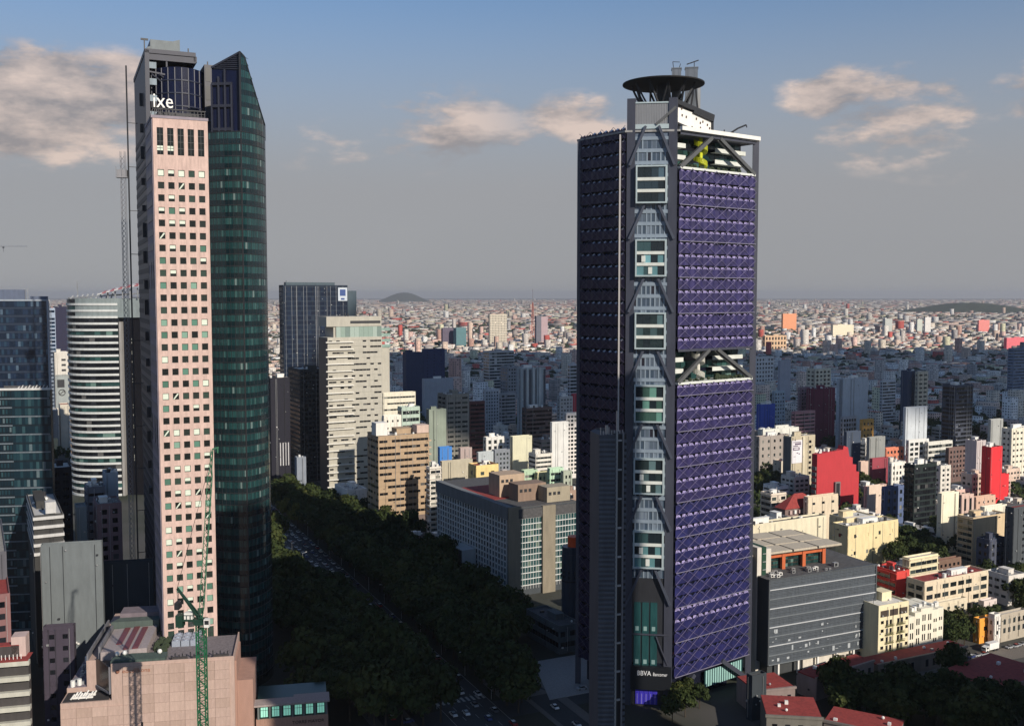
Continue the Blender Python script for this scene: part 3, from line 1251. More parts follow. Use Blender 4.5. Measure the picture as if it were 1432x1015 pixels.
# ---------------------------------------------------------------- pink podium below the pink tower
def podium():
    yaw = radians(11)
    # front wall top edge: (128,930)..(330,915); bottom below the frame
    Yf = 312
    A = unproj(150, 930, Yf)
    zt = A.z
    root = thing('podium_building', 'broad low pink panelled podium with a plain wall at the foot of the pink tower', 'building', (A.x - 13, A.y - 4.5, 0), yaw)
    c, s = cos(yaw), sin(yaw)

    def loc(px, py, z):
        """local coordinates of the point of height z seen at (px, py)"""
        g = ground(px, py, z)
        dx, dy = g.x - root.location.x, g.y - root.location.y
        return dx * c + dy * s, -dx * s + dy * c
    STONE = mat('podium_pink_stone', (.44, .32, .275), .8, var=.14, scale=.4)
    JOINT = mat('podium_joint', (.30, .17, .13), .9, var=.1)
    w = 62.0
    x_cut = 8.5
    D = 58.0
    mb = MB()
    mb.box(x_cut + 6.5, 41, .15, D, 0, zt)
    mb.box(41.002, 52, .15, 24, 0, zt)                  # main block
    mb.box(0, x_cut + 6.5, .15, 9, 0, zt - 10.5)             # lower left corner under the terrace
    mb.box(0, 6, 9, D, 0, zt - 9)                             # left wing lower roof
    mb.box(6, x_cut + 6.5, 9, D, 0, zt - .5)
    mb.build('wall', STONE, root)
    # panels of the front wall: separate slabs with joints
    pn = MB()
    ph, pw = 3.05, 4.6
    pm = [bpy.data.meshes.new('stone_panel') for _ in range(3)]
    for k, me in enumerate(pm):
        b2 = MB()
        b2.box(.03, pw - .03, -.15 - .012 * k, .148, .03, ph - .03)
        me.from_pydata(b2.v, [], b2.f)
        me.materials.append((STONE, mat('podium_pink_stone_pale', (.47, .345, .295), .8, var=.12, scale=.4), mat('podium_pink_stone_dark', (.40, .29, .245), .8, var=.12, scale=.4))[k])
    r = random.Random(2)
    n = 0
    for i in range(int(52 / pw)):
        for j in range(int(zt / ph)):
            x0, z0 = i * pw, zt - (j + 1) * ph
            if x0 < x_cut + 6.4 and z0 + ph > zt - 10.4:
                continue
            if x0 < 52 - pw + .5 and z0 > -1:
                o = link('stone_panel', pm[r.choice((0, 0, 0, 1, 2))], root)
                o.location = (x0, 0, z0)
                n += 1
    # roof deck, ledges and the furniture on it
    rd = MB()
    rd.box(x_cut + 6.8, 41, .5, D - .5, zt + .004, zt + .15)
    rd.box(41.002, 51.7, .5, 23.7, zt + .004, zt + .15)
    rd.build('roof', mat('podium_roof', (.17, .15, .16), .95, var=.35, scale=.3, streak=False), root)
    pp = MB()
    pp.box(x_cut + 6.5, 52, .15, .5, zt, zt + 1.0)
    pp.box(x_cut + 6.5, x_cut + 6.9, .5, 14, zt, zt + .99)
    pp.box(51.6, 52, .5, 24, zt, zt + .99)
    pp.build('parapet', STONE, root)
    # green roof with tanks in front of the skylight roof
    gr = MB()
    gr.prism([(14.8, .8), (31, .8), (31, 6.6), (20, 7.2), (14.8, 5)], zt + .2, zt + 1.6)
    gr.build('green_roof', mat('green_roof', (.055, .085, .075), .9, var=.3, scale=.3), root)
    for x, y in ((16.0, 5.6), (18.2, 6.0), (28.8, 5.4)):
        tb = MB()
        tb.ball((x, y, zt + 2.3), .75, 0, 10, 6)
        tb.build('round_tank', TANKW, root)
    em = MB()
    em.ball((17.0, -.2, zt - 1.4), .6, 0, 8, 4)
    em.build('wall_emblem', mat('letter_brown', (.30, .12, .07), .6, var=0), root)
    # long ribbed roof with red skylight strips
    sk = MB()
    y0, y1 = 8.0, 31.0
    sk.prism([(10.5, y0), (24.5, y0), (24.5, y1), (10.5, y1)], zt - .5, [zt + 2.2, zt + 2.8, zt + 2.8, zt + 2.2])
    sk.build('hall_roof', mat('hall_roof_metal', (.36, .31, .31), .6, .1, var=.15, scale=.3), root)
    rs = MB()
    for k, (xa, ya, yb) in enumerate(((14.2, 14, 30.5), (17.2, 8.5, 30.8), (20.0, 8.4, 29.5))):
        t0 = zt + 2.2 + .6 * (xa - 10.5) / 14
        rs.box(xa, xa + 1.7, ya, yb, t0 - .2, t0 + .35)
    rs.build('red_skylight', mat('skylight_red', (.16, .045, .05), .4, var=.2, scale=.5), root)
    bx = MB()
    bx.prism([(9.5, 31.4), (25, 31.4), (25, 36), (11.5, 36)], zt - .4, zt + 4.5)
    bx.build('plant_room', mat('plant_room_green', (.075, .10, .09), .9, var=.25), root)
    b2 = MB()
    b2.prism([(11.5, 36.4), (31, 36.4), (31, 44), (11.5, 44)], zt - .4, zt + 5.8)
    b2.prism([(31.4, 38), (40, 38), (40, 46), (31.4, 46)], zt - .4, zt + 5.0)
    b2.build('rear_plant_room', mat('plant_room_mauve', (.17, .14, .16), .9, var=.2), root)
    wl_ = MB()
    wl_.box(9.6, 10.3, 9.4, 31.0, zt - .5, zt + 3.6)
    wl_.box(6.1, 6.6, 9.1, 44, zt - 1, zt + 1.6)
    wl_.build('screen_wall', mat('screen_wall_grey', (.15, .15, .17), .9), root)
    # rows of chillers
    ac = MB()
    for k in range(5):
        for q in range(3):
            ac.box(31.2 + q * 2.9, 33.8 + q * 2.9, 15 + k * 3.2, 17.2 + k * 3.2, zt + .15, zt + 2.0)
            ac.prism([(32.5 + q * 2.9 + .8 * cos(a * pi / 4), 16.1 + k * 3.2 + .8 * sin(a * pi / 4)) for a in range(8)], zt + 2.0, zt + 2.3)
    ac.build('chiller_rows', mat('chiller_blue', (.34, .38, .46), .5, .2, var=.3, scale=1.0, streak=False), root)
    pl = MB()
    rr = random.Random(6)
    for k in range(60):
        pl.ball((26.3 + rr.uniform(0, 4.2), 8 + rr.uniform(0, 24), zt + 1.0), rr.uniform(.4, 1.1), 0, 6, 4)
    pl.build('roof_planting', mat('planting', (.03, .045, .022), .95, var=.5, scale=1.0), root, kind='stuff')
    ju = MB()
    for k in range(46):
        x, y = rr.uniform(27, 39), rr.uniform(30, 37.5)
        ju.box(x, x + rr.uniform(.5, 1.6), y, y + rr.uniform(.5, 1.4), zt + .15, zt + rr.uniform(.7, 2.4))
    for k in range(30):
        x, y = rr.uniform(.8, 5), rr.uniform(11, 40)
        ju.box(x, x + rr.uniform(.4, 1.4), y, y + rr.uniform(.4, 1.4), zt - 9, zt - 9 + rr.uniform(.5, 1.6))
    ju.build('roof_clutter', METAL, root, kind='stuff')
    for (x, y) in ((1.6, 9.8), (3.4, 10.8), (1.4, 32), (2.8, 34), (4.1, 33)):
        wt = MB()
        wt.prism([(x + .7 * cos(a * pi / 4), y + .7 * sin(a * pi / 4)) for a in range(8)], zt - 8.9, zt - 6.9)
        wt.build('white_tank', TANKW, root)
    lv = MB()
    lv.box(.2, 5.8, 9.2, D - .5, zt - 8.996, zt - 8.85)
    lv.build('lower_roof', mat('lower_roof_mauve', (.20, .17, .20), .95, var=.3, scale=.3), root)
    # dark screen by the corner terrace
    ds = MB()
    ds.mesh([(9.2, 9.0 - .1, zt - 8.5), (14.6, 1.2, zt - 8.5), (14.6, 1.2, zt - .4), (9.2, 8.9, zt + .4),
             (9.0, 8.7, zt - 8.5), (14.4, 1.0, zt - 8.5), (14.4, 1.0, zt - .4), (9.0, 8.7, zt + .4)],
            [(4, 5, 6, 7), (1, 0, 3, 2), (7, 6, 2, 3), (5, 1, 2, 6), (0, 4, 7, 3)])
    ds.build('dark_screen', mat('dark_screen', (.012, .012, .016), .25, var=0), root)
    fr = MB()
    fr.bar((9.0, 8.6, zt - 8.6), (14.5, .9, zt - 8.6), .3)
    fr.bar((14.5, .9, zt - 8.6), (14.5, .9, zt - .2), .3)
    fr.build('screen_frame', mat('screen_wall_grey', (.15, .15, .17)), root)
    tr = MB()
    tr.box(.5, 14, .8, 8.6, zt - 10.5, zt - 10.3)
    tr.build('terrace_floor', mat('terrace_dark', (.03, .028, .03), .9, var=.3), root)
    tc = MB()
    for k in range(9):
        a0 = k * .35
        tc.bar((2.5 + k * .75, 2.2 + (k % 3), zt - 10.2), (3.6 + k * .75, 3.2 + (k % 3), zt - 8.9 + .3 * (k % 2)), .16)
    tc.box(3, 9, 2.6, 3.4, zt - 10.25, zt - 9.7)
    tc.box(4, 9.4, 4.6, 5.4, zt - 10.25, zt - 9.6)
    tc.build('terrace_pipes', WHITE, root)
    # right hand end: a narrower wing and a lower slab
    rw = MB()
    rw.box(52, 57.5, 3, 24, 0, zt - 8)
    rw.box(52, 52.6, 1.5, 20, 0, zt - 1)
    rw.build('right_wing', mat('podium_wing_brown', (.36, .215, .17), .85, var=.12), root)
    for k in range(3):
        ed = MB()
        ed.box(33 + k * 6.3, 37.6 + k * 6.3, .9, 2.2, zt + .15, zt + 1.3)
        ed.build('roof_planter', mat('planter_dark', (.05, .045, .045), .9), root)
    lp = MB()
    for k in range(16):
        x = 32.5 + k * 1.15
        lp.bar((x, 3.2 + .5 * (k % 3), zt), (x, 3.2 + .5 * (k % 3), zt + 1.2 + .7 * (k % 2)), .16)
    lp.build('roof_posts', DARKMETAL, root)
    text_part('wall_lettering', 'eocdllkona', 1.9, root, (22.5, -.2, zt - 2.0), (pi / 2, 0, 0),
              mat('letter_brown', (.30, .12, .07), .6, var=0), .08)
    sl = MB()
    sl.box(23.6, 24.2, -.32, -.16, 8.0, zt - 18)
    sl.build('wall_slot', mat('dark_slot', (.02, .02, .025)), root)
    foot(Vector((root.location.x, root.location.y, 0)), w, D, yaw, 3)
    RECT.append((90, 360, 830, 1015, 312))
    return root, zt


POD, POD_Z = podium()


def pavilion():
    """low pavilion right of the podium: flat pale roof, lit clerestory windows, brick wall with lettering"""
    yaw = radians(12)
    C = ground(358, 1006, 12.0)
    A = ground(452, 985, 12.0)
    w = (A - C).length
    root = thing('low_pavilion', 'low brick pavilion with a pale flat roof and a row of glowing green windows', 'building', (C.x, C.y, 0), yaw)
    zt = 17.0
    mb = MB()
    mb.box(0, w, 0, 18, 0, 12)
    mb.build('wall', mat('pavilion_brick', (.33, .20, .155), .85, var=.2, scale=.6), root)
    cl = MB()
    cl.box(.4, w - .3, .4, 17.6, 12, zt - .6)
    cl.build('clerestory', mat('clerestory_dark', (.014, .04, .035), .3, var=.1), root)
    n = 6
    for i in range(n):
        x0 = .8 + i * (w - 1.4) / n
        m2 = MB()
        q = (w - 1.4) / n
        m2.box(x0 + q * .2, x0 + q * .82, .24, .38, 12.6, zt - 1.2, 0)
        for t in (.35, .68):
            m2.box(x0 + q * (.2 + .62 * t) - .05, x0 + q * (.2 + .62 * t) + .05, .16, .24, 12.6, zt - 1.2, 1)
        m2.box(x0 + q * .2, x0 + q * .82, .165, .24, zt - 2.2, zt - 2.1, 1)
        m2.build('lit_window', [mat('lit_window', (.3, .6, .5), .3, var=.1, emit=(.30, .80, .62, .38)), mat('clerestory_dark', (.014, .04, .035))], root)
    for i in range(n + 1):
        ps = MB()
        x0 = .8 + i * (w - 1.4) / n
        ps.box(x0 - .3, x0 + .3, -.05, .38, 12, zt - .6)
        ps.build('post', mat('post_grey', (.13, .15, .15), .7), root)
    rf = MB()
    rf.prism([(-.6, -.8), (w + .5, -.8), (w + .5, 6.5), (w * .52, 6.5), (w * .52, 4.5), (-.6, 4.5)], zt - .6, zt)
    rf.build('roof', mat('pavilion_roof', (.33, .28, .27), .9, var=.2, scale=.4), root)
    text_part('wall_lettering', 'TORRE MAYOR', 1.5, root, (w * .72, -.1, 9.6), (pi / 2, 0, 0), mat('letter_dark', (.06, .035, .03), .6, var=0), .06)
    sg = MB()
    sg.box(w * .02, w * .34, -.35, -.02, 0, 9.2)
    sg.build('wall_panel', mat('wall_panel_tan', (.34, .30, .22), .8), root)
    foot(C, w, 18, yaw, 2)
    RECT.append((355, 455, 955, 1015, C.y))


pavilion()
# ---------------------------------------------------------------- purple lattice tower
def purple_tower():
    yaw = radians(-8)
    C = unproj(877, 330, 368)
    E = unproj(945, 330, 368)
    root = thing('lattice_tower', 'tall purple tower wrapped in a diamond lattice screen with a round helipad on top', 'tower', (C.x, C.y, 0), yaw)
    W = (E.x - C.x) / cos(yaw)                   # chamfer width
    s45 = sqrt(.5)
    LR, LL = 41.0, 24.8                          # right and left face lengths
    NOR = 13
    ZB, ZROOF = 11.0, zat(184, 368)
    zg0, zg1 = zat(236, 368), zat(186, 368)       # upper sky garden
    zm0, zm1 = zat(536, 368), zat(488, 368)       # middle sky garden
    PUR = mat('purple_screen', (.029, .024, .098), .42, .15, var=.5, scale=.07, world=True, streak=False)
    PURL = mat('lilac_lit_facet', (.32, .28, .52), .35, .1, var=.75, scale=.5, world=True, streak=False)  # light on the tilted facets put into a paler lilac
    PURB = mat('purple_screen_blue', (.018, .020, .100), .42, .15, var=.5, scale=.07, world=True, streak=False)
    PURD = mat('purple_screen_shaded', (.022, .017, .05), .42, .15, var=.22, scale=.25)  # shade of the left face put into a darker screen colour
    RIBD = mat('lattice_rib_shaded', (.12, .105, .16), .4, .2, var=.1)  # ribs darkened likewise for the shaded left face
    GLINT = mat('pale_glint', (.85, .85, .92), .3, .7, var=.1)  # pale colour standing in for glints of windows behind the screen
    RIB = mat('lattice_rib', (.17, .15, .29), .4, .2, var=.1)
    COLM = mat('tower_column', (.055, .06, .085), .5, .15, var=.15)
    GLD = mat('tower_dark_glass', (.010, .012, .024), .1, var=.2)
    OFFW = mat('tower_offwhite', (.62, .65, .62), .6, var=.1)

    # frames along the two lattice faces: P(u, n, z) -> root coordinates
    def fr(u, n, z):                             # right face, u from the corner, n outward
        return (W + u * s45 + n * s45, u * s45 - n * s45, z)

    def fl(u, n, z):                             # left face, u from the corner backwards
        return (-u * s45 - n * s45, u * s45 - n * s45, z)

    fmesh = {}

    def floor_mesh(key, fn, L, nb, h, bright):
        """one storey of the screen: folded purple panels, a row of tilted facets with gaps, crossing ribs"""
        if key in fmesh:
            return fmesh[key]
        mb = MB()
        p = L / nb
        hp = h * .70
        n0 = .9
        flip = fn is fl

        def poly(pts, mi):
            q = [fn(*t) for t in pts]
            mb.poly(q[::-1] if flip else q, mi)
        for i in range(nb):
            u0, u1, um = i * p, (i + 1) * p, (i + .5) * p
            # two folded triangles + body
            poly([(u0, n0, 0), (um, n0 + .28, 0), (um, n0 + .28, hp), (u0, n0, hp)], 0)
            poly([(um, n0 + .28, 0), (u1, n0, 0), (u1, n0, hp), (um, n0 + .28, hp)], 0)
            if bright == 2:                       # small pale diamonds, window glints put into the colour
                if (i * 7 + key[2] * 5) % 11 not in (4, 8):
                    poly([(um - p * .26, n0 - .1, hp + h * .10), (um, n0 + .30, hp - .05), (um + p * .26, n0 - .1, hp + h * .10), (um, n0 - .55, hp + h * .25)], 1)
                poly([(u0, n0, hp), (um, n0 + .28, hp), (u0 + p * .2, n0 - .3, hp + h * .16)], 0)
                poly([(um, n0 + .28, hp), (u1, n0, hp), (u1 - p * .2, n0 - .3, hp + h * .16)], 0)
            elif bright == 1:                     # wide tilted facets with dark triangular gaps
                poly([(u0 + p * .05, n0, hp), (u1 - p * .05, n0, hp), (u1 - p * .28, n0 - .5, hp + h * .19), (u0 + p * .28, n0 - .5, hp + h * .19)], 1)
            else:
                poly([(u0, n0, hp), (u1, n0, hp), (um, n0 - .3, hp + h * .2)], 0)
        for i in range(0, nb, 2):                  # ribs "/" and "\" that run on from storey to storey
            for (a, b_) in ((i * p, (i + 2) * p), ((i + 2) * p, i * p)):
                a2, b2 = min(a, L), min(b_, L)
                t = 1.0
                if max(a, b_) > L:
                    t = .5
                if a < b_:
                    mb.bar(fn(a, n0 + .42, 0), fn(a + (b_ - a) * t, n0 + .42, h * t), .085 if not flip else .06, 2)
                else:
                    a0 = min(a, L)
                    mb.bar(fn(a0, n0 + .42, h * (1 - t)), fn(b_, n0 + .42, h), .05, 2)
        me = bpy.data.meshes.new('screen_storey')
        me.from_pydata(mb.v, [], mb.f)
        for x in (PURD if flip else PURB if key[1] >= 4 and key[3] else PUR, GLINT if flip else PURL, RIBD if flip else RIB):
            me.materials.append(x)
        me.polygons.foreach_set('material_index', mb.m)
        fmesh[key] = me
        return me

    # core glass volumes behind the screen
    core = MB()
    plan = [(0, 0), (W, 0), (W + LR * s45, LR * s45), (W + LR * s45 - 27 * s45, LR * s45 + 27 * s45), (-LL * s45, LL * s45)]
    core.prism(plan, ZB, zm0)
    plan2 = [(0, 0), (W * .98, 0), (W + 1 * s45 - 6.5 * s45, 1 * s45 + 6.5 * s45), (W + LR * s45 - 6.5 * s45, LR * s45 + 6.5 * s45), (W + LR * s45 - 27 * s45, LR * s45 + 27 * s45), (-LL * s45, LL * s45)]
    core.prism(plan2, zm0, zm1)
    core.prism(plan, zm1, zg0)
    core.prism(plan2, zg0, ZROOF - .5)
    core.prism([(2, 3), (W - 2, 3), (W + 30 * s45, 34 * s45), (8, 40), (-15, 22)], 0, ZB)
    core.build('core', GLD, root)
    h = (zg0 - zm1) / 15
    for k in range(15):
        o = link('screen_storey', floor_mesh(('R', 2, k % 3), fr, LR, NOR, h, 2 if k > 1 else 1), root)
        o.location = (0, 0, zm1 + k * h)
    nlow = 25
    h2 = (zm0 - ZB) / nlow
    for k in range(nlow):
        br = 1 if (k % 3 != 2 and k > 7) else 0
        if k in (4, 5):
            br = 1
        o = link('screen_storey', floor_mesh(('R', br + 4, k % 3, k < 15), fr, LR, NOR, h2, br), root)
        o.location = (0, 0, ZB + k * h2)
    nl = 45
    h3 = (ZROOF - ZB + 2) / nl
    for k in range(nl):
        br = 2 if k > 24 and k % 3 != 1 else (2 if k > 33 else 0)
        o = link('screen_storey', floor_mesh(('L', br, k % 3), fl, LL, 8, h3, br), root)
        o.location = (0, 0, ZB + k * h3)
    # thin pale lines every third storey
    for z in [zm1 + k * h * 3 for k in range(1, 5)] + [ZB + k * h2 * 3 for k in range(0, 9)]:
        b = MB()
        b.bar(fr(0, 1.45, z), fr(LR, 1.45, z), .11)
        b.build('screen_rail', mat('screen_rail', (.24, .23, .32), .5, .2, var=.1), root)
    # corner columns, end columns and edge strips
    for (x, y) in ((1.0, -1.0), (W - 1.9, -1.0)):
        b = MB()
        b.prism([(x - 1.3, y), (x + 1.6, y - .3), (x + 1.9, y + 2.4), (x - .9, y + 2.6)], 0, zat(139, 368))
        b.build('mega_column', COLM, root)
    b = MB()
    x, y, _ = fr(LR + .6, .3, 0)
    b.prism([(x - 1.1, y - 1.1), (x + 1.1, y - .9), (x + 1.1, y + 1.2), (x - 1.1, y + 1.2)], 0, ZROOF + .4)
    b.build('mega_column', COLM, root)
    b = MB()
    x, y, _ = fl(LL + .5, .4, 0)
    b.prism([(x - 1.0, y - 1.0), (x + 1.0, y - 1.0), (x + 1.0, y + 1.0), (x - 1.0, y + 1.0)], 0, ZROOF - .5)
    b.build('mega_column', COLM, root)
    b = MB()
    b.bar(fl(2.2, 1.6, ZB), fl(2.2, 1.6, ZROOF - 1), .28)
    b.build('edge_strip', mat('edge_strip_pale', (.44, .42, .42), .6, var=.1), root)
    # ---- chamfered corner: pale blue service front with projecting bays
    SRV = mat('service_panel_blue', (.115, .15, .21), .5, .1, var=.15)
    SRVL = mat('service_panel_pale', (.22, .275, .34), .5, .1, var=.12)
    FRA = mat('bay_frame', (.38, .46, .49), .5, .1, var=.08)
    zc0, zc1 = zat(806, 368), zat(178, 368)
    b = MB()
    b.box(1.4, W - .9, -.6, .02, zc0, zc1)
    b.build('service_wall', SRV, root)
    pk = MB()
    nst = int((zc1 - zc0) / h)
    rr = random.Random(12)
    for k in range(nst):
        z = zc0 + k * h
        pk.box(1.4, W - .9, -.9, -.6, z + h * .72, z + h)
        for i in range(9):
            x0 = 1.8 + i * (W - 3.2) / 9
            if rr.random() < .75:
                pk.box(x0, x0 + .5, -.8, -.601, z, z + h * .72)
    pk.build('service_ribs', SRVL, root, kind='stuff')
    pg = MB()
    for k in range(nst):
        for i in range(9):
            x0 = 2.35 + i * (W - 3.2) / 9
            z = zc0 + k * h
            pg.poly([(x0, -.62, z + .2), (x0 + 1.15, -.62, z + .2), (x0 + 1.15, -.62, z + h * .7), (x0, -.62, z + h * .7)])
    pg.build('service_panes', pane_mat('service_pane', [(0, (.05, .075, .11)), (.4, (.09, .12, .16)), (.75, (.16, .2, .25)), (.92, (.02, .02, .03))]), root, kind='stuff')
    bays = [(232, 285), (335, 387), (437, 488), (538, 590), (640, 690), (741, 793)]
    tints = [(.07, .12, .16), (.10, .22, .25), (.05, .09, .10), (.12, .26, .22), (.06, .10, .11), (.10, .22, .24)]
    for k, (ya, yb) in enumerate(bays):
        z0, z1 = zat(yb, 366), zat(ya, 366)
        x0, x1 = W * .17, W * .80
        by = -3.0
        b = MB()
        t = .55
        b.box(x0, x1, by, -.6, z0, z0 + t)
        b.box(x0, x1, by, -.6, z1 - t, z1)
        b.box(x0, x0 + t, by, -.6, z0 + t, z1 - t)
        b.box(x1 - t * 1.3, x1, by, -.6, z0 + t, z1 - t)
        bayo = b.build('bay_frame', FRA, root)
        hh = (z1 - z0 - 2 * t) / 3
        g = MB()
        for j in range(3):
            for i in range(4):
                xa = x0 + t + i * (x1 - x0 - 2.3 * t) / 4
                g.poly([(xa + .03, by + .5, z0 + t + j * hh), (xa + (x1 - x0 - 2.3 * t) / 4 - .03, by + .5, z0 + t + j * hh),
                        (xa + (x1 - x0 - 2.3 * t) / 4 - .03, by + .5, z0 + t + (j + 1) * hh), (xa + .03, by + .5, z0 + t + (j + 1) * hh)])
        g.build('bay_glass', pane_mat('bay_glass_%d' % k, [(0, (.012, .02, .026)), (.4, tuple(v * .35 for v in tints[k])), (.75, tints[k]), (.93, tuple(min(.5, v * 1.7) for v in tints[k]))]), bayo)
        for j in (1, 2):
            s = MB()
            s.box(x0 + t, x1 - t * 1.3, by + .1, by + .48, z0 + t + j * hh - .75, z0 + t + j * hh + .35)
            s.build('bay_floor_edge', OFFW, bayo)
        if k in (1, 4, 5):
            s = MB()
            s.box(x0 + 2.2, x0 + 3.6, by + .3, by + .46, z0 + t + hh + .6, z0 + t + hh * 1.7)
            s.box(x0 + 4.6, x0 + 6.0, by + .3, by + .46, z0 + t + .4, z0 + t + hh * .7)
            s.build('bay_blind', OFFW, bayo)
        # braces from the bay's top up to the columns' feet above
        if k < 6:
            za, zb = z1 + .1, (zat(bays[k - 1][1], 366) if k else zc1)
            for (xa, xb) in ((W * .04, W * .36), (W * .94, W * .62)):
                c = MB()
                c.bar((xa, -1.6, za), (xb, -1.6, zb), .42)
                c.build('corner_brace', mat('corner_brace_blue', (.06, .07, .10), .5, .1), root)
    for (xa, xb) in ((W * .04, W * .36), (W * .94, W * .62)):
        c = MB()
        c.bar((xa, -1.6, zat(842, 368)), (xb, -1.6, zat(794, 366)), .42)
        c.build('corner_brace', mat('corner_brace_blue', (.06, .07, .10)), root)
    # lower corner: dark lobby glass
    lb = MB()
    z0, z1 = zat(930, 368), zat(838, 368)
    lb.box(1.5, W - 1, -.5, .02, 16, zc0 - .02)
    lb.build('lower_wall', mat('lower_wall_dark', (.02, .022, .028), .5, var=.2), root)
    for i in range(3):
        for j in range(2):
            g = MB()
            x0 = W * (.20 + .17 * i)
            za, zb = z0 + j * (z1 - z0) / 2 + .3, z0 + (j + 1) * (z1 - z0) / 2 - .5
            g.box(x0, x0 + W * .14, -.8, -.505, za, zb, 0)
            g.box(x0 + W * .03, x0 + W * .10, -.86, -.8, za + 1.0, za + 2.6, 1)
            g.build('lobby_window', [mat('lobby_glass', (.02, .07, .075), .12, var=.3), mat('lobby_pale', (.22, .34, .34), .5)], root)
    lp = MB()
    for x in (W * .15, W * .96):
        lp.bar((x, -1.0, 14), (x, -1.0, zc0), .2)
    lp.bar((W * .15, -1.0, zat(884, 368)), (W * .96, -1.0, zat(884, 368)), .25)
    lp.bar((W * .66, -1.2, zat(886, 368)), (W * .90, -1.2, zat(925, 368)), .2)
    lp.build('lobby_frame', mat('tower_column', (.11, .12, .16)), root)
    cn = MB()
    cn.box(W * .14, W * .98, -2.2, .5, zat(962, 366), zat(930, 366))
    fas = cn.build('sign_fascia', mat('sign_fascia_dark', (.010, .012, .016), .4, var=.1), root)
    wsn = mat('sign_lit_white', (.75, .76, .78), .5, var=0)
    text_part('bank_sign', 'BBVA', 2.5, fas, (W * .27, -2.3, zat(942, 366)), (pi / 2, 0, 0), wsn, .1, 'LEFT', .86)
    text_part('bank_sign', 'Bancomer', 1.75, fas, (W * .60, -2.3, zat(942, 366)), (pi / 2, 0, 0), wsn, .08, 'LEFT', .72)
    for i in range(5):
        bd = MB()
        bd.box(W * .24 + i * 1.62, W * .24 + i * 1.62 + 1.5, -.6, -.3, .5, zat(960, 368), 0)
        bd.box(W * .24 + i * 1.62 + .55, W * .24 + i * 1.62 + .85, -.66, -.6, .6, 4.4, 1)
        bd.build('blue_door_panel', [mat('door_blue', (.045, .035, .42), .4, var=.2, scale=.5), mat('door_blue_pale', (.18, .16, .5), .4)], root)
    en = MB()
    en.box(1, W - .5, -.25, .3, 0, zat(960, 368))
    en.build('entrance_wall', mat('lower_wall_dark', (.02, .022, .028)), root)
    # ---- open garden floors on the right face
    for (z0, z1, yellow) in ((zg0, zg1, True), (zm0, zm1, False)):
        d = MB()
        d.mesh([fr(.3, 1.2, z0 - .3), fr(LR - .3, 1.2, z0 - .3), fr(LR - .3, -7, z0 - .3), fr(.3, -7, z0 - .3),
                fr(.3, 1.2, z0 + .5), fr(LR - .3, 1.2, z0 + .5), fr(LR - .3, -7, z0 + .5), fr(.3, -7, z0 + .5)],
               [(0, 1, 5, 4), (4, 5, 6, 7), (3, 2, 1, 0), (1, 2, 6, 5), (3, 0, 4, 7)])
        d.build('garden_deck', OFFW, root)
        u_m = LR * .46
        for (ua, ub) in ((.6, u_m - 2.2), (LR - .6, u_m + 2.2)):
            c = MB()
            c.bar(fr(ua, .7, z0 + .4), fr(ub, .7, z1 - .6), .62)
            c.bar(fr(ua + (1.5 if ua < 5 else -1.5), .2, z0 + .4), fr(ub + (1.5 if ua < 5 else -1.5), .2, z1 - .6), .3)
            c.build('garden_brace', mat('garden_brace_grey', (.10, .105, .11), .5, .2), root)
        hz_ = (z1 - z0) / 3
        for j in (1, 2):
            bk = MB()
            z = z0 + j * hz_
            bk.mesh([fr(LR * .56, -3.2, z - .7), fr(LR - 1, -3.2, z - .7), fr(LR - 1, -3.2, z + .8), fr(LR * .56, -3.2, z + .8),
                     fr(LR * .56, -5.9, z - .7), fr(LR - 1, -5.9, z - .7), fr(LR - 1, -5.9, z + .8), fr(LR * .56, -5.9, z + .8)],
                    [(0, 1, 2, 3), (3, 2, 6, 7), (4, 5, 1, 0)])
            bk.build('garden_balcony', OFFW, root)
            bk = MB()
            bk.mesh([fr(.5, -2.4, z - .7), fr(LR * .16, -2.4, z - .7), fr(LR * .16, -2.4, z + .9), fr(.5, -2.4, z + .9),
                     fr(.5, -5.9, z - .7), fr(LR * .16, -5.9, z - .7), fr(LR * .16, -5.9, z + .9), fr(.5, -5.9, z + .9)],
                    [(0, 1, 2, 3), (3, 2, 6, 7), (4, 5, 1, 0), (1, 5, 6, 2)])
            bk.build('garden_balcony', OFFW, root)
        gl = MB()
        for i in range(14):
            for j in range(3):
                u0 = 1 + i * (LR - 2) / 14
                gl.poly([fr(u0, -6.3, z0 + j * hz_ + .6), fr(u0 + LR / 14 - .3, -6.3, z0 + j * hz_ + .6), fr(u0 + LR / 14 - .3, -6.3, z0 + (j + 1) * hz_ - .8), fr(u0, -6.3, z0 + (j + 1) * hz_ - .8)])
        gl.build('garden_glass', PANES_TEAL, root, kind='stuff')
        # spiral stair
        st = MB()
        cu, cn_ = LR * .345, -2.2
        n = 34
        for i in range(n):
            a0, a1 = 2 * pi * 1.7 * i / n, 2 * pi * 1.7 * (i + 1) / n
            za, zb = z0 + .5 + (z1 - z0 - 3) * i / n, z0 + .5 + (z1 - z0 - 3) * (i + 1) / n
            r0 = 2.5
            st.mesh([fr(cu + r0 * cos(a0), cn_ + r0 * sin(a0), za), fr(cu + r0 * cos(a1), cn_ + r0 * sin(a1), zb),
                     fr(cu + r0 * cos(a1), cn_ + r0 * sin(a1), zb + 1.9), fr(cu + r0 * cos(a0), cn_ + r0 * sin(a0), za + 1.9),
                     fr(cu + .6 * cos(a0), cn_ + .6 * sin(a0), za), fr(cu + .6 * cos(a1), cn_ + .6 * sin(a1), zb)],
                    [(0, 1, 2, 3), (3, 2, 1, 0), (4, 5, 1, 0)])
        st.bar(fr(cu, cn_, z0), fr(cu, cn_, z1 - 1), .7, 0, 8)
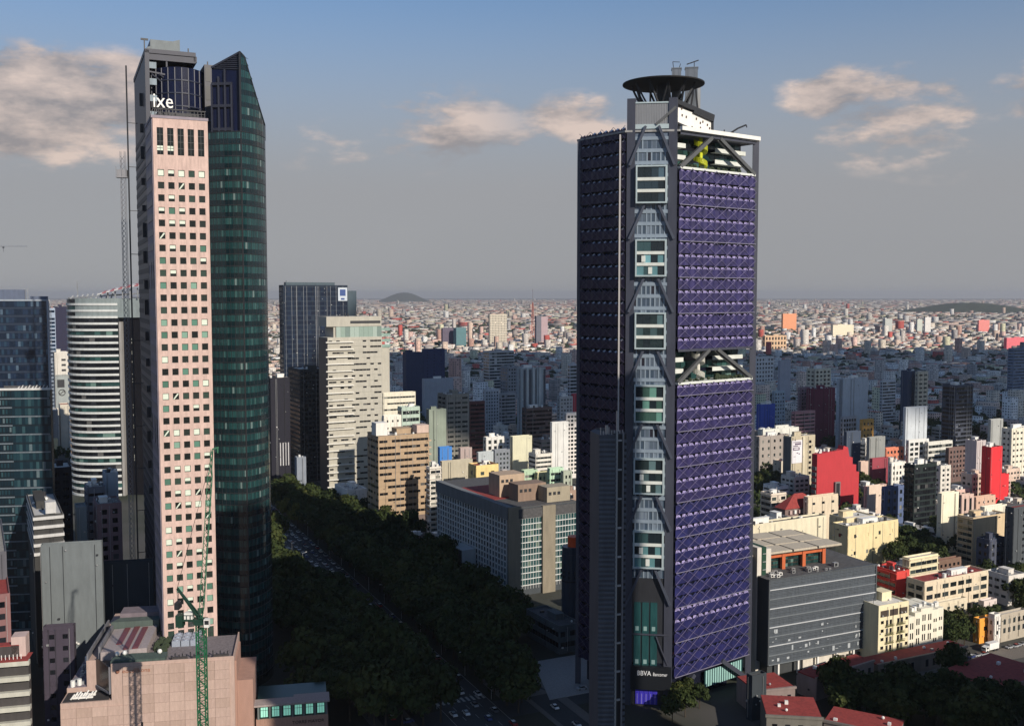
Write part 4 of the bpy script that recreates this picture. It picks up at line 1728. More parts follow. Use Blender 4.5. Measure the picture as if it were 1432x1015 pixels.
        st.build('spiral_stair', mat('stair_yellow', (.62, .66, .03), .5, var=.05) if yellow else mat('stair_white', (.70, .70, .64), .5, var=.05), root)
        pl = MB()
        rr = random.Random(int(z0))
        for k in range(46):
            u = rr.uniform(1, LR - 1)
            q = rr.uniform(.3, .9) * (1.5 if not yellow and 22 < u < 30 else 1)
            pl.ball(fr(u, rr.uniform(-1.6, .6), z0 + .6 + q * .7), q, 0, 6, 4)
        pl.build('garden_plants', mat('planting', (.03, .045, .022)), root, kind='stuff')
        cl = MB()
        cl.mesh([fr(.3, 1.0, z1 - .9), fr(LR - .3, 1.0, z1 - .9), fr(LR - .3, 1.0, z1), fr(.3, 1.0, z1), fr(.3, -7, z1 - .9), fr(LR - .3, -7, z1 - .9)],
                [(0, 1, 2, 3), (4, 5, 1, 0)])
        cl.build('garden_ceiling_edge', COLM, root)
    # ---- roof
    rf = MB()
    rp = [(-1, -1.2), (W + .5, -1.2), fr(LR + 1.6, 1.5, 0)[:2], (W + LR * s45 - 27 * s45, LR * s45 + 28 * s45), fl(LL + 1.5, 1.2, 0)[:2]]
    rf.prism(rp, ZROOF - .5, ZROOF + .2)
    rf.build('roof', mat('tower_roof', (.30, .30, .30), .9, var=.3), root)
    e = MB()
    e.bar(fr(0, 1.5, ZROOF + .6), fr(LR + 1, 1.5, ZROOF + .6), .7)
    e.build('roof_edge', WHITE, root)
    sc = MB()
    zs0, zs1 = zat(176, 368), zat(146, 368)
    for i in range(26):
        x0 = 1.4 + i * (W - 2.6) / 26
        sc.box(x0, x0 + (W - 2.6) / 26 - .12, -.5, -.2, zs0, zs1)
    sc.box(1.4, W - 1.2, -.2, .1, zs0, zs1 + .1)
    sc.build('louvre_screen', mat('louvre_grey', (.25, .26, .28), .5, .2, var=.1), root, kind='stuff')
    sl = MB()
    sl.box(1.2, W - 1, -1.0, .3, zs0 - 1.4, zs0 + .2)
    sl.box(1.2, W - 1, -.8, .3, zs1, zs1 + .5)
    sl.build('screen_beam', FRA, root)
    sb = MB()
    sb.bar((W * .56, -.9, zs0), (W * .96, -.9, zs1 - 1.5), .45)
    sb.build('screen_brace', mat('garden_brace_grey', (.10, .105, .11)), root)
    # raking sign wall at the right of the screen
    zt = zat(141, 368)
    sw = MB()
    u1 = 19.0
    sw.mesh([fr(.8, -1.2, ZROOF + 3.0), fr(u1, -1.2, ZROOF + .3), fr(u1, -1.2, zat(166, 375)), fr(.8, -1.2, zt - 2.4),
             fr(.8, -2.2, ZROOF + 3.0), fr(u1, -2.2, ZROOF + .3), fr(u1, -2.2, zat(166, 375)), fr(.8, -2.2, zt - 2.4)],
            [(0, 1, 2, 3), (5, 4, 7, 6), (3, 2, 6, 7), (1, 5, 6, 2), (4, 0, 3, 7), (4, 5, 1, 0)])
    sw.build('sign_wall', WHITE, root)
    rk = MB()
    rk.bar(fr(-.3, -1.2, zt - .5), fr(u1 + .4, -1.2, zat(162, 375)), .75)
    rk.bar(fr(u1, -1.2, ZROOF), fr(u1, -1.2, zat(160, 375)), .5)
    rk.bar(fr(8.5, -.9, zat(155, 370)), fr(u1, -.9, zat(167, 375)), .55)
    rk.bar(fr(.8, -1.1, ZROOF + 2.8), fr(11, -1.1, ZROOF + .6), .3)
    rk.build('sign_wall_frame', DARKMETAL, root)
    tx = MB()
    for (u, z) in ((2.6, .80), (2.9, .52), (5.0, .50), (8.0, .12), (10.2, .55), (12.3, .42), (12.4, .20), (13.6, .50), (16.0, .42), (17.2, .30)):
        zz = ZROOF + 1.5 + z * 8 - u * .1
        tx.mesh([fr(u, -1.12, zz), fr(u + .6, -1.12, zz - .15), fr(u + .75, -1.12, zz + .7), fr(u + .1, -1.12, zz + .8)], [(0, 1, 2, 3)])
    tx.build('sign_wall_marks', mat('letter_dark', (.06, .035, .03), .6, var=0), root, kind='stuff')
    pb = MB()
    pb.prism([(2, 3), (W - 1, 3), (W + 10, 14), (W, 24), (0, 18)], ZROOF, zs1 - .5)
    pb.build('plant_room', mat('louvre_grey', (.25, .26, .28)), root)
    # ---- helipad on raking struts
    hc = (W * .78 - 1.3, 12.0)
    zh0, zh1 = zat(126, 380), zat(114, 380)
    rad = 14.8
    hp = MB()
    n = 40
    circ = lambda r, z: [(hc[0] + r * cos(2 * pi * i / n), hc[1] + r * sin(2 * pi * i / n), z) for i in range(n)]
    P_ = circ(rad * .93, zh0 + 1.2) + circ(rad, zh0 + 1.35) + circ(rad, zh0 + 1.8)
    fs = []
    for k in range(2):
        for i in range(n):
            fs.append((k * n + i, k * n + (i + 1) % n, (k + 1) * n + (i + 1) % n, (k + 1) * n + i))
    fs += [tuple(range(2 * n, 3 * n)), tuple(range(n))[::-1]]
    hp.mesh(P_, fs)
    hp.build('helipad', mat('helipad_black', (.003, .003, .004), .8, var=.2), root)
    stt = MB()
    for i in range(11):
        a = 2 * pi * i / 11
        a2 = a + .38
        for b_ in (a - .30, a + .30):
            stt.bar((hc[0] + 7.2 * cos(a), hc[1] + 7.2 * sin(a), zs1 - 1), (hc[0] + 11.6 * cos(b_), hc[1] + 11.6 * sin(b_), zh0 + 1.2), .28)
    stt.build('helipad_struts', DARKMETAL, root, kind='stuff')
    ct = MB()
    ct.prism([(hc[0] + 2.6 * cos(a * pi / 5), hc[1] + 2.6 * sin(a * pi / 5)) for a in range(10)], zs1 - 1, zh0 + 1.2)
    ct.build('helipad_shaft', DARKMETAL, root)
    tanks = mat('flue_grey', (.16, .18, .21), .45, .3, var=.2)
    for k, (px, py, q, ww) in enumerate(((946, 98, 390, 3.4), (967, 97, 392, 4.6))):
        P = unproj(px, py, q)
        dx, dy = P.x - C.x, P.y - C.y
        x, y = dx * cos(yaw) + dy * sin(yaw), -dx * sin(yaw) + dy * cos(yaw)
        f = MB()
        f.box(x - ww / 2, x + ww / 2, y - 2, y + 2, ZROOF, P.z)
        f.box(x - ww / 2 - .2, x + ww / 2 + .2, y - 2.2, y + 2.2, P.z, P.z + .4)
        for t in (-.25, .25):
            f.box(x + t * ww - .1, x + t * ww + .1, y - 2.1, y - 2.0, ZROOF, P.z)
        f.build('flue_stack', tanks, root)
        if k == 0:
            g = MB()
            g.bar((x - 1, y, P.z), (x - 1.4, y, P.z + 3), .12)
            g.bar((x + .8, y, P.z), (x + 1.5, y, P.z + 2.2), .12)
            g.bar((x - 1.4, y, P.z + 3), (x + 1.2, y, P.z + 2.8), .1)
            g.build('flue_antenna', DARKMETAL, root)
        else:
            g = MB()
            g.bar((x + 1, y, P.z), (x + 1, y, P.z + 2.4), .14)
            g.bar((x - 1.8, y, P.z + 1.8), (x + 2.6, y, P.z + 3.2), .18)
            g.build('flue_antenna', DARKMETAL, root)
    pA = MB()
    P = unproj(972, 118, 392)
    dx, dy = P.x - C.x, P.y - C.y
    x, y = dx * cos(yaw) + dy * sin(yaw), -dx * sin(yaw) + dy * cos(yaw)
    pA.box(x - 3.2, x + 2.0, y - 1.5, y + 3, ZROOF, P.z)
    pA.build('flue_casing', mat('flue_casing', (.34, .35, .36), .5, .2), root)
    bb = MB()
    bb.bar((x - .5, y - 2, P.z - 2), (x - 2.5, y - 2, ZROOF + 5), .3)
    bb.bar((x + .2, y - 2, P.z - 2), (x + 2.0, y - 2, ZROOF + 3), .3)
    bb.build('flue_brace', DARKMETAL, root)
    # window-cleaning cradle arm near the far corner
    q = fr(LR * .74, -2, ZROOF)
    cr_ = MB()
    cr_.box(q[0] - 1.2, q[0] + .8, q[1] - 1, q[1] + 1, ZROOF + .2, ZROOF + 2.2)
    cr_.bar((q[0] - .5, q[1], ZROOF + 2), (q[0] + 2.4, q[1], ZROOF + 3.8), .3)
    cr_.bar((q[0] + 2.4, q[1], ZROOF + 3.8), (q[0] + 5.4, q[1], ZROOF + 5.0), .28)
    cr_.bar((q[0] + 5.4, q[1], ZROOF + 5.0), (q[0] + 5.6, q[1], ZROOF + 4.0), .18)
    cr_.bar((q[0] - 2.6, q[1], ZROOF + .3), (q[0] - 2.6, q[1], ZROOF + 3.4), .2)
    cr_.build('cleaning_arm', DARKMETAL, root)
    # ---- base right: teal glazed lobby box and raking legs
    zt0, zt1 = zat(949, 385), zat(927, 385)
    g = MB()
    for i in range(16):
        u0 = LR * .45 + i * LR * .5 / 16
        g.mesh([fr(u0, -.4, zt0), fr(u0 + LR * .5 / 16 * .62, -.4, zt0), fr(u0 + LR * .5 / 16 * .62, -.4, zt1), fr(u0, -.4, zt1)], [(0, 1, 2, 3)])
    g.build('lobby_fins', mat('lobby_fin_teal', (.30, .52, .50), .4, var=.15), root, kind='stuff')
    g = MB()
    g.mesh([fr(LR * .44, -.6, zt0), fr(LR * .96, -.6, zt0), fr(LR * .96, -.6, zt1), fr(LR * .44, -.6, zt1), fr(LR * .44, -6, zt0), fr(LR * .96, -6, zt0)],
           [(0, 1, 2, 3), (4, 5, 1, 0)])
    g.build('lobby_glass_wall', mat('lobby_glass', (.02, .07, .075)), root)
    for (ua, za, ub, zb) in ((LR * .62, zt1 + 3, LR * 1.0, 1.0), (LR * .25, ZB - 1, LR * .02, 1.0)):
        b = MB()
        b.bar(fr(ua, 1.0, za), fr(ub, 1.0, zb), .8)
        b.build('base_strut', COLM, root)
    foot(Vector((C.x - 21, C.y - 2, 0)), 74, 60, yaw, 3)
    RECT.append((806, 1060, 95, 985, 366))
    return root


LT = purple_tower()


def slab_tower():
    """thin dark residential slab standing in front of the purple tower"""
    yaw = radians(20)
    Y = 262
    C, w, d, h = corner_fit(838, 862, 876, 607, None, Y, yaw)
    d = 13.0
    root = thing('thin_dark_tower', 'very thin dark slab tower with a ribbed side standing before the purple tower', 'tower', (C.x, C.y, 0), yaw)
    # left face spans 838..862: use a fin wall turned further to the viewer
    b = MB()
    b.box(0, w, 0, d, 0, h)
    b.build('core', mat('slab_dark', (.016, .017, .022), .5, var=.2), root)
    # ribbed wing wall facing left
    P = unproj(838, 607, Y)
    dx, dy = P.x - C.x, P.y - C.y
    x0, y0 = dx * cos(yaw) + dy * sin(yaw), -dx * sin(yaw) + dy * cos(yaw)
    wg = MB()
    wg.prism([(x0, y0), (0, 0), (0, d), (x0 + 1.0, y0 + d * .6)], 0, h - .2)
    wg.build('wing_wall', mat('slab_wing', (.06, .068, .088), .6, var=.2), root)
    rib = MB()
    for k in range(int(h / 1.25)):
        z = k * 1.25
        rib.mesh([(x0, y0 - .02, z), (0, -.02, z), (0, -.30, z), (x0, y0 - .30, z), (x0, y0 - .02, z + .6), (0, -.02, z + .6), (0, -.30, z + .6), (x0, y0 - .30, z + .6)],
                 [(3, 2, 6, 7), (7, 6, 5, 4), (0, 1, 2, 3), (0, 3, 7, 4)])
    rib.build('wing_ribs', mat('slab_rib', (.085, .10, .13), .6, var=.2), root, kind='stuff')
    for x, c in ((.0, 'slab_edge_pale'), (w * .62, 'slab_edge_grey')):
        e = MB()
        e.box(x - .12, x + .22, -.5, -.02, 0, h + .5)
        e.build('edge_strip', mat(c, (.34, .35, .35) if c.endswith('pale') else (.22, .22, .24), .6), root)
    for k in range(int(h / 7.6)):
        lt = MB()
        z = 6 + k * 7.6
        lt.box(w * .14, w * .5, -.45, -.02, z, z + .45)
        lt.build('balcony_ledge', mat('ledge_pale', (.36, .37, .38), .6, var=.1), root)
    n = MB()
    for k in range(int(h / 1.6)):
        n.box(w * .74, w - .05, -.35, -.02, k * 1.6, k * 1.6 + .8)
    n.build('right_ribs', mat('slab_rib', (.085, .10, .13)), root, kind='stuff')
    a = MB()
    a.bar((w * .55, 3, h), (w * .55, 3, h + 5.6), .16)
    a.build('mast', METAL, root)
    a = MB()
    for k in range(9):
        x = x0 + (w - x0) * (k + .5) / 9
        a.bar((x, 1.5, h - .2), (x, 1.5, h + .8 + .9 * (k % 3 == 0)), .12)
    a.bar((x0 * .5, 1.5, h), (x0 * .5, 1.5, h + 2.2), .3)
    a.build('roof_gear', METAL, root, kind='stuff')
    foot(C, w + 6, d, yaw, 3)
    RECT.append((836, 880, 575, 1015, Y))


slab_tower()


def chimney():
    P = unproj(799, 760, 440)
    root = thing('round_tower', 'dark blue round ventilation tower with an orange top beside the purple tower', 'tower', (P.x, P.y, 0))
    n = 20
    r = 4.2
    ring = lambda q: [(q * cos(2 * pi * i / n), q * sin(2 * pi * i / n)) for i in range(n)]
    zt = zat(757, 440)
    b = MB()
    b.prism(ring(r), 0, zt - 5)
    b.prism(ring(r * .96), zt - 5, zt - 2)
    b.build('shaft', mat('shaft_blue', (.035, .05, .075), .4, var=.25), root)
    b = MB()
    b.prism([(x + 1.0, y) for x, y in ring(r * .62)], zt - 2, zt + 2.4)
    b.build('orange_cap', mat('cap_orange', (.75, .10, .02), .5, var=.1), root)
    b = MB()
    for z in (zt * .64, zt * .69):
        for i in range(10):
            a = 2 * pi * i / 10
            b.box(r * cos(a) - .4, r * cos(a) + .4, r * sin(a) - .4, r * sin(a) + .4, z, z + 1.2)
    b.prism(ring(r * 1.03), zt * .60, zt * .615)
    b.build('shaft_openings', DARKMETAL, root, kind='stuff')
    foot(Vector((P.x - 5, P.y - 5, 0)), 10, 10, 0)


chimney()
# ---------------------------------------------------------------- left edge of the picture
def striped_tower():
    """round-fronted tower with white floor bands and a chequered curved roof"""
    Y = 760
    A, B_ = unproj(94, 412, Y + 20), unproj(165, 412, Y)
    C = Vector((A.x, A.y, 0))
    root = thing('striped_tower', 'round fronted tower of white and black floor bands with red and white chequered roof', 'tower', (C.x, C.y, 0))
    zt = zat(418, Y)
    n = 14
    a, b = Vector((0, 0)), Vector((B_.x - A.x, B_.y - A.y))
    nr = Vector((b.y, -b.x)).normalized()
    plan = [a.lerp(b, t / n) + nr * 12.8 * 4 * (t / n) * (1 - t / n) * (1.25 - .5 * t / n) for t in range(n + 1)]
    back = [Vector((b.x - 3, b.y + 40)), Vector((a.x - 14, a.y + 34))]
    core = MB()
    core.prism([tuple(p) for p in plan + back], 0, zt)
    core.build('core', mat('striped_core', (.02, .022, .026), .3, var=.2), root)
    nf = 31
    fh = zt / nf
    for j in range(nf):
        sl, gl = MB(), MB()
        z = j * fh
        for i in range(n):
            p, q = plan[i], plan[i + 1]
            o = nr * .9
            sl.mesh([(p.x + o.x, p.y + o.y, z), (q.x + o.x, q.y + o.y, z), (q.x + o.x, q.y + o.y, z + fh * .33), (p.x + o.x, p.y + o.y, z + fh * .33), (p.x, p.y, z), (q.x, q.y, z), (p.x, p.y, z + fh * .33), (q.x, q.y, z + fh * .33)],
                    [(0, 1, 2, 3), (5, 4, 0, 1)[::-1], (3, 2, 7, 6)])
            g = nr * .08
            gl.poly([(p.x + g.x, p.y + g.y, z + fh * .36), (q.x + g.x, q.y + g.y, z + fh * .36), (q.x + g.x, q.y + g.y, z + fh * .98), (p.x + g.x, p.y + g.y, z + fh * .98)])
        sl.build('floor_band', mat('striped_band', (.56, .58, .58), .6, var=.12), root)
        gl.build('window_band', PANES_TEAL if j % 4 == 1 else PANES_DARK, root)
    # dark recess and pale fin at the right
    c = MB()
    c.box(b.x + .3, b.x + 2.1, b.y - .9, b.y + 6, 0, zat(450, Y))
    c.build('fin', mat('striped_fin', (.30, .29, .28), .7), root)
    d = MB()
    d.box(b.x + 2.4, b.x + 21, b.y + 3, b.y + 38, 0, zat(444, Y))
    d.build('dark_wing', mat('striped_dark', (.008, .008, .011), .7, var=.2, spec=.08), root)
    u = MB()
    u.prism([tuple(p + nr * .3) for p in plan[6:]] + [(b.x + 19, b.y + 1.6), (b.x + 19, b.y + 32), (b.x - 16, b.y + 35)], zat(444, Y), zt + .5)
    u.build('upper_block', mat('striped_upper', (.22, .26, .27), .3, var=.2), root)
    k = MB()
    rr = random.Random(4)
    for j in range(60):
        z = rr.uniform(20, zat(470, Y))
        x = b.x + rr.choice((8, 17, 17.6, 18.1))
        k.box(x, x + rr.uniform(.3, .8), b.y + 2.85, b.y + 2.98, z, z + rr.uniform(.5, 1.6))
    k.build('wing_windows', mat('dim_window', (.30, .30, .27), .4, var=.3), root, kind='stuff')
    # chequered roof strip rising to the right, on posts
    m = 12
    for i in range(m):
        for q in range(2):
            t0, t1 = i / m, (i + 1) / m
            x0, x1 = b.x - 13 + t0 * 36, b.x - 13 + t1 * 36
            z0, z1 = zt + 3.5 + 7.4 * sin(t0 * 1.3), zt + 3.5 + 7.4 * sin(t1 * 1.3)
            e = MB()
            y0 = b.y - 5 + q * 6.4
            e.mesh([(x0, y0, z0 + q * 1.2), (x1, y0, z1 + q * 1.2), (x1, y0 + 6.4, z1 + 1.2 + q * 1.2), (x0, y0 + 6.4, z0 + 1.2 + q * 1.2),
                    (x0, y0, z0 + q * 1.2 - .5), (x1, y0, z1 + q * 1.2 - .5), (x1, y0 + 6.4, z1 + .7 + q * 1.2), (x0, y0 + 6.4, z0 + .7 + q * 1.2)],
                   [(0, 1, 2, 3), (4, 5, 1, 0), (5, 6, 2, 1), (7, 4, 0, 3), (6, 7, 3, 2), (7, 6, 5, 4)])
            e.build('roof_check', mat('check_red', (.40, .09, .09), .6) if (i + q) % 2 else mat('check_white', (.70, .68, .66), .6), root)
    ps = MB()
    for i in range(7):
        x = b.x - 13 + i * 5.5
        ps.bar((x, b.y, zt), (x, b.y, zt + 4.0 + 5.8 * i / 7), .4)
    ps.bar((a.x + 3, a.y - 5, zt + .5), (b.x + 16, b.y, zt + 4), .55)
    ps.bar((a.x + 10, a.y - 5, zt), (a.x + 10, a.y - 5, zt + 13), .3)
    for i in range(9):
        x = a.x + 5 + i * 3.8
        ps.bar((x, a.y - 6, zt), (x + 2, a.y - 5.5, zt + 2.4 + .4 * i), .45)
    ps.build('roof_frame', METAL, root)
    foot(Vector((C.x - 16, C.y - 20, 0)), 80, 64, 0)
    RECT.append((92, 192, 400, 720, Y))


striped_tower()


def glass_pair():
    # upper, farther slab
    C, w, d, h = corner_fit(-70, -20, 66, 421, None, 520, radians(12))
    root = thing('blue_glass_slab', 'dark blue glass office slab at the picture edge, taller of the two', 'office tower', (C.x, C.y, 0), radians(12))
    b = MB()
    b.box(0, w, 0, d, 0, h)
    b.build('core', mat('blue_slab', (.010, .016, .034), .15, var=.25), root)
    fh = h / 36
    pm = []
    for v in range(3):
        q = MB()
        nb = 22
        r = random.Random(v)
        for i in range(nb):
            q.poly([(i * w / nb + .04, -.1, fh * .3), ((i + 1) * w / nb - .04, -.1, fh * .3), ((i + 1) * w / nb - .04, -.1, fh * .96), (i * w / nb + .04, -.1, fh * .96)])
        q.box(0, w, -.16, -.02, 0, fh * .24, 1)
        me = bpy.data.meshes.new('window_band')
        me.from_pydata(q.v, [], q.f)
        me.materials.append(PANES_BLUE)
        me.materials.append(mat('blue_spandrel', (.022, .034, .06), .35, var=.2))
        me.polygons.foreach_set('material_index', q.m)
        pm.append(me)
    for j in range(36):
        link('window_band', pm[j % 3], root).location = (0, 0, j * fh)
    e = MB()
    e.box(-.3, w + .3, -.4, .3, h, h + .8)
    e.box(w - .3, w + .3, -.35, d, 0, h)
    e.build('edge_trim', mat('slab_trim', (.30, .34, .40), .5), root)
    p = MB()
    p.box(w * .2, w * .62, 4, d * .7, h, h + 5.8)
    p.box(w * .70, w * .98, 5, d * .7, h, h + 2.4)
    p.build('plant_room', mat('plant_blue', (.10, .125, .19), .6, var=.2), root)
    for x in (.60, .62, .66):
        a = MB()
        a.bar((w * x, 3, h), (w * x, 3, h + 6.5), .1)
        a.build('mast', METAL, root)
    foot(C, w, d, radians(12))
    RECT.append((-60, 68, 405, 545, 520))
    # nearer slab in front
    C, w, d, h = corner_fit(-80, -12, 70, 546, None, 450, radians(8))
    root = thing('teal_glass_slab', 'dark teal glass slab with a white roof rim standing before the taller blue slab', 'office tower', (C.x, C.y, 0), radians(8))
    b = MB()
    b.box(0, w, 0, d, 0, h)
    b.build('core', mat('teal_slab', (.010, .018, .026), .2, var=.25), root)
    nf = 27
    fh = h / nf
    for j in range(nf):
        q = MB()
        for i in range(18):
            if i < 6:
                q.box(i * w / 18 + .3, (i + 1) * w / 18 - .3, -.25, -.02, j * fh + fh * .36, j * fh + fh * .88, 0)
            else:
                q.poly([(i * w / 18 + .04, -.06, j * fh + fh * .2), ((i + 1) * w / 18 - .04, -.06, j * fh + fh * .2), ((i + 1) * w / 18 - .04, -.06, j * fh + fh * .97), (i * w / 18 + .04, -.06, j * fh + fh * .97)], 0)
        q.box(0, w * (.34 if j % 2 else .98), -.3, -.02, j * fh, j * fh + fh * .14, 1)
        q.build('window_band', [pane_mat('teal_slab_pane', [(0, (.008, .022, .034)), (.45, (.014, .04, .055)), (.8, (.03, .07, .085)), (.94, (.10, .14, .16))]), mat('teal_slab_ledge', (.13, .16, .19), .5, var=.3, scale=.6)], root)
    e = MB()
    e.box(-.3, w + .2, -.5, .4, h, h + .9)
    for k in range(9):
        e.bar((w * (.45 + .06 * k), .2, h + .9), (w * (.48 + .06 * k), .2, h + 1.6 + .5 * (k % 2)), .18)
    e.build('roof_rim', mat('rim_white', (.60, .60, .60), .6), root)
    p = MB()
    p.box(w * .18, w * .95, 3, d * .8, h, h + 1.8)
    p.build('plant_room', ROOFD, root)
    foot(C, w, d, radians(8))
    RECT.append((-60, 74, 540, 720, 450))


glass_pair()

L_ = 'office block'
building('striped_office', 'slim pale blue office with close white floor lines between the blue slab and round tower', 'office tower', 64, 65, 77, 432, None, 1120, (.30, .36, .46), 'band', None, 'l', 3, 4.2, .9, .6, PANES_BLUE)
building('navy_tower', 'slim navy tower with a white roof box left of the round striped tower', 'tower', 74, 76, 94, 430, None, 1150, (.016, .022, .05), 'blank', None, 'w', clutter=1, lcol=None)


def emblem_block():
    root, C, w, d, h = building('white_office', 'white blank-walled office with four small windows and a round emblem on its side', 'office block', 74, 76, 95, 494, None, 1000, (.60, .57, .52), 'blank', None, 'l', clutter=1)
    b = MB()
    for k in range(4):
        b.box(w * .5, w * .82, -.12, .01, h - 7.6 - k * 5.1, h - 5.6 - k * 5.1)
    b.build('windows', DARKMETAL, root, kind='stuff')
    b = MB()
    zt = zat(524, 1000)
    b.box(-.2, w + .2, -.5, .2, zt - 1, zt)
    b.build('cornice', mat('cornice_grey', (.34, .35, .34), .8), root)
    b = MB()
    b.box(.2, w, -.3, -.02, zat(570, 1000), zt - 1.2)
    b.build('lower_facade', mat('lower_facade_grey', (.30, .33, .33), .8, var=.12), root)
    b = MB()
    b.box(w * .14, w * .68, -.42, -.3, zat(542, 1000), zat(531, 1000))
    b.build('louvre_window', DARKMETAL, root)
    zc, xc, rd = zat(549, 1000), w * .48, 2.9
    n = 16
    e = MB()
    for i in range(n):
        a0, a1 = 2 * pi * i / n, 2 * pi * (i + 1) / n
        e.bar((xc + rd * cos(a0), -.45, zc + rd * sin(a0)), (xc + rd * cos(a1), -.45, zc + rd * sin(a1)), .34)
    for s in (-1, 1):
        for i in range(6):
            a0, a1 = pi * i / 6, pi * (i + 1) / 6
            e.bar((xc + s * (1.4 - 1.4 * cos(a0)), -.45, zc + s * 1.03 * sin(a0)), (xc + s * (1.4 - 1.4 * cos(a1)), -.45, zc + s * 1.03 * sin(a1)), .3)
    e.build('round_emblem', mat('emblem_black', (.03, .03, .035), .6, var=0), root)


emblem_block()
building('beige_block', 'pale beige blank block with a red and white striped top below the white emblem wall', 'office block', 82, 84, 97, 567, None, 960, (.56, .52, .44), 'blank', None, 'r', clutter=0)
building('grey_annex', 'narrow grey annex at the foot of the slim pale blue office', 'annex', 68, 70, 81, 575, None, 950, (.24, .24, .25), 'blank', None, 'w', clutter=0)
building('cream_house', 'small cream lit house front seen in the gap beside the teal slab', 'house', 70, 71, 81, 616, None, 940, (.66, .56, .32), 'blank', None, 'l', clutter=0)
building('dark_block', 'low black block in the gap between the teal slab and the round tower', 'office block', 66, 70, 100, 657, None, 470, (.02, .02, .03), 'grid', None, 'w', 3.5, 3.5, .6, .4, PANES_DARK, clutter=1)
building('pale_blue_box', 'small pale blue windowless box tower at the foot of the round striped tower', 'tower', 143, 147, 165, 664, None, 470, (.40, .46, .52), 'blank', None, 'g', clutter=3)
building('grey_stack', 'grey windowless stack of boxes standing before the pale blue box', 'office block', 118, 122, 147, 684, None, 452, (.16, .17, .20), 'band', None, 'g', 5, 4, .9, .3, PANES_DARK, clutter=4)
building('mauve_house', 'small mauve brick building with six square windows at the foot of the dark wing', 'building', 130, 136, 170, 708, None, 428, (.25, .16, .17), 'grid', None, 'g', 4.2, 4.0, .5, .55, PANES_DARK, clutter=3, skip=0)
building('slate_block', 'narrow slate grey block with a lighter roof between banded block and mauve house', 'office block', 104, 107, 121, 712, None, 425, (.19, .225, .25), 'blank', None, 'g', clutter=1)


def banded_block():
    root, C, w, d, h = building('banded_block', 'small black office with four broad white floor bands above the grey blank block', 'office block', 30, 47, 88, 724, None, 405, (.035, .035, .04), 'blank', None, 'd', clutter=3)
    for k in range(5):
        b = MB()
        b.box(-.3, w + .3, -.9, d, h - 1.0 - k * 3.6, h + .2 - k * 3.6)
        b.build('floor_band', mat('band_white', (.50, .50, .50), .7), root)
    b = MB()
    b.box(w * .42, w * .78, 1.5, 6, h + .9, h + 5.5)
    b.box(w * .48, w * .72, 1.38, 1.49, h + 3.2, h + 4.4)
    b.build('roof_box', mat('band_white', (.50, .50, .50)), root)


banded_block()
building('blank_grey_block', 'large blank grey green concrete block left of the dark low block', 'building', 50, 57, 142, 765, None, 372, (.135, .16, .165), 'blank', None, 'g', clutter=5, yaw=radians(14), seed=5)
building('cluttered_roof_block', 'low dark building with a cluttered mauve roof at the foot of the blank grey block', 'building', 52, 60, 103, 880, None, 345, (.05, .045, .055), 'grid', None, 'd', 4, 4, .4, .4, PANES_DARK, clutter=7, yaw=radians(11), seed=3)
building('low_dark_block', 'low dark blue windowless block between the grey blank block and the pink tower', 'building', 138, 143, 214, 790, None, 385, (.018, .026, .045), 'blank', None, 'd', clutter=5, yaw=radians(14), seed=8)


def terraced_block():
    yaw = radians(14)
    C, w, d, h = corner_fit(-60, -40, 39, 912, None, 285, yaw)
    root = thing('terraced_building', 'low building with white floor bands and red terraces at the lower left corner', 'building', (C.x, C.y, 0), yaw)
    b = MB()
    b.box(0, w, 0, d, 0, h - 4)
    b.box(0, w * .8, 6, d, h - 4, h)
    b.build('wall', mat('terrace_wall', (.05, .045, .045), .7, var=.2), root)
    for k in range(6):
        z = h - 4.4 - k * 4.4
        s = MB()
        s.box(-.4, w + .4, -1.5 + .2 * (k < 1), .5, z - .2, z + 1.1)
        s.build('floor_band', mat('terrace_band', (.47, .46, .40), .8, var=.15), root)
        if k == 0:
            t = MB()
            t.box(-.2, w + .1, -1.2, 6, z + 1.105, z + 1.2)
            t.build('red_terrace', ROOFR, root)
    t = MB()
    t.box(-.2, w * .8, 6, d, h, h + .3)
    t.build('roof', ROOFR, root)
    t = MB()
    t.box(w * .66, w * .92, 3, 8, h - 3.5, h + 2.6)
    t.build('roof_hut', mat('hut_pink', (.50, .38, .35), .8), root)
    p = MB()
    for i in range(12):
        p.bar((w * (.1 + .07 * i), .3, h - 3), (w * (.1 + .07 * i), .3, h - 1.6), .08)
    p.build('railing', WHITE, root, kind='stuff')
    foot(C, w, d, yaw)
    RECT.append((-60, 40, 900, 1015, 285))


terraced_block()
building('pink_terrace_house', 'dim pink house with a red roof at the left edge above the terraced building', 'house', -40, -30, 14, 838, None, 330, (.22, .11, .11), 'grid', None, 'r', 4, 4, .5, .5, PANES_DARK, clutter=2)
building('grey_edge_block', 'dark grey block at the left edge with pipes on its wall above the pink house', 'building', -40, -30, 9, 778, None, 350, (.10, .10, .12), 'blank', None, 'g', clutter=4)


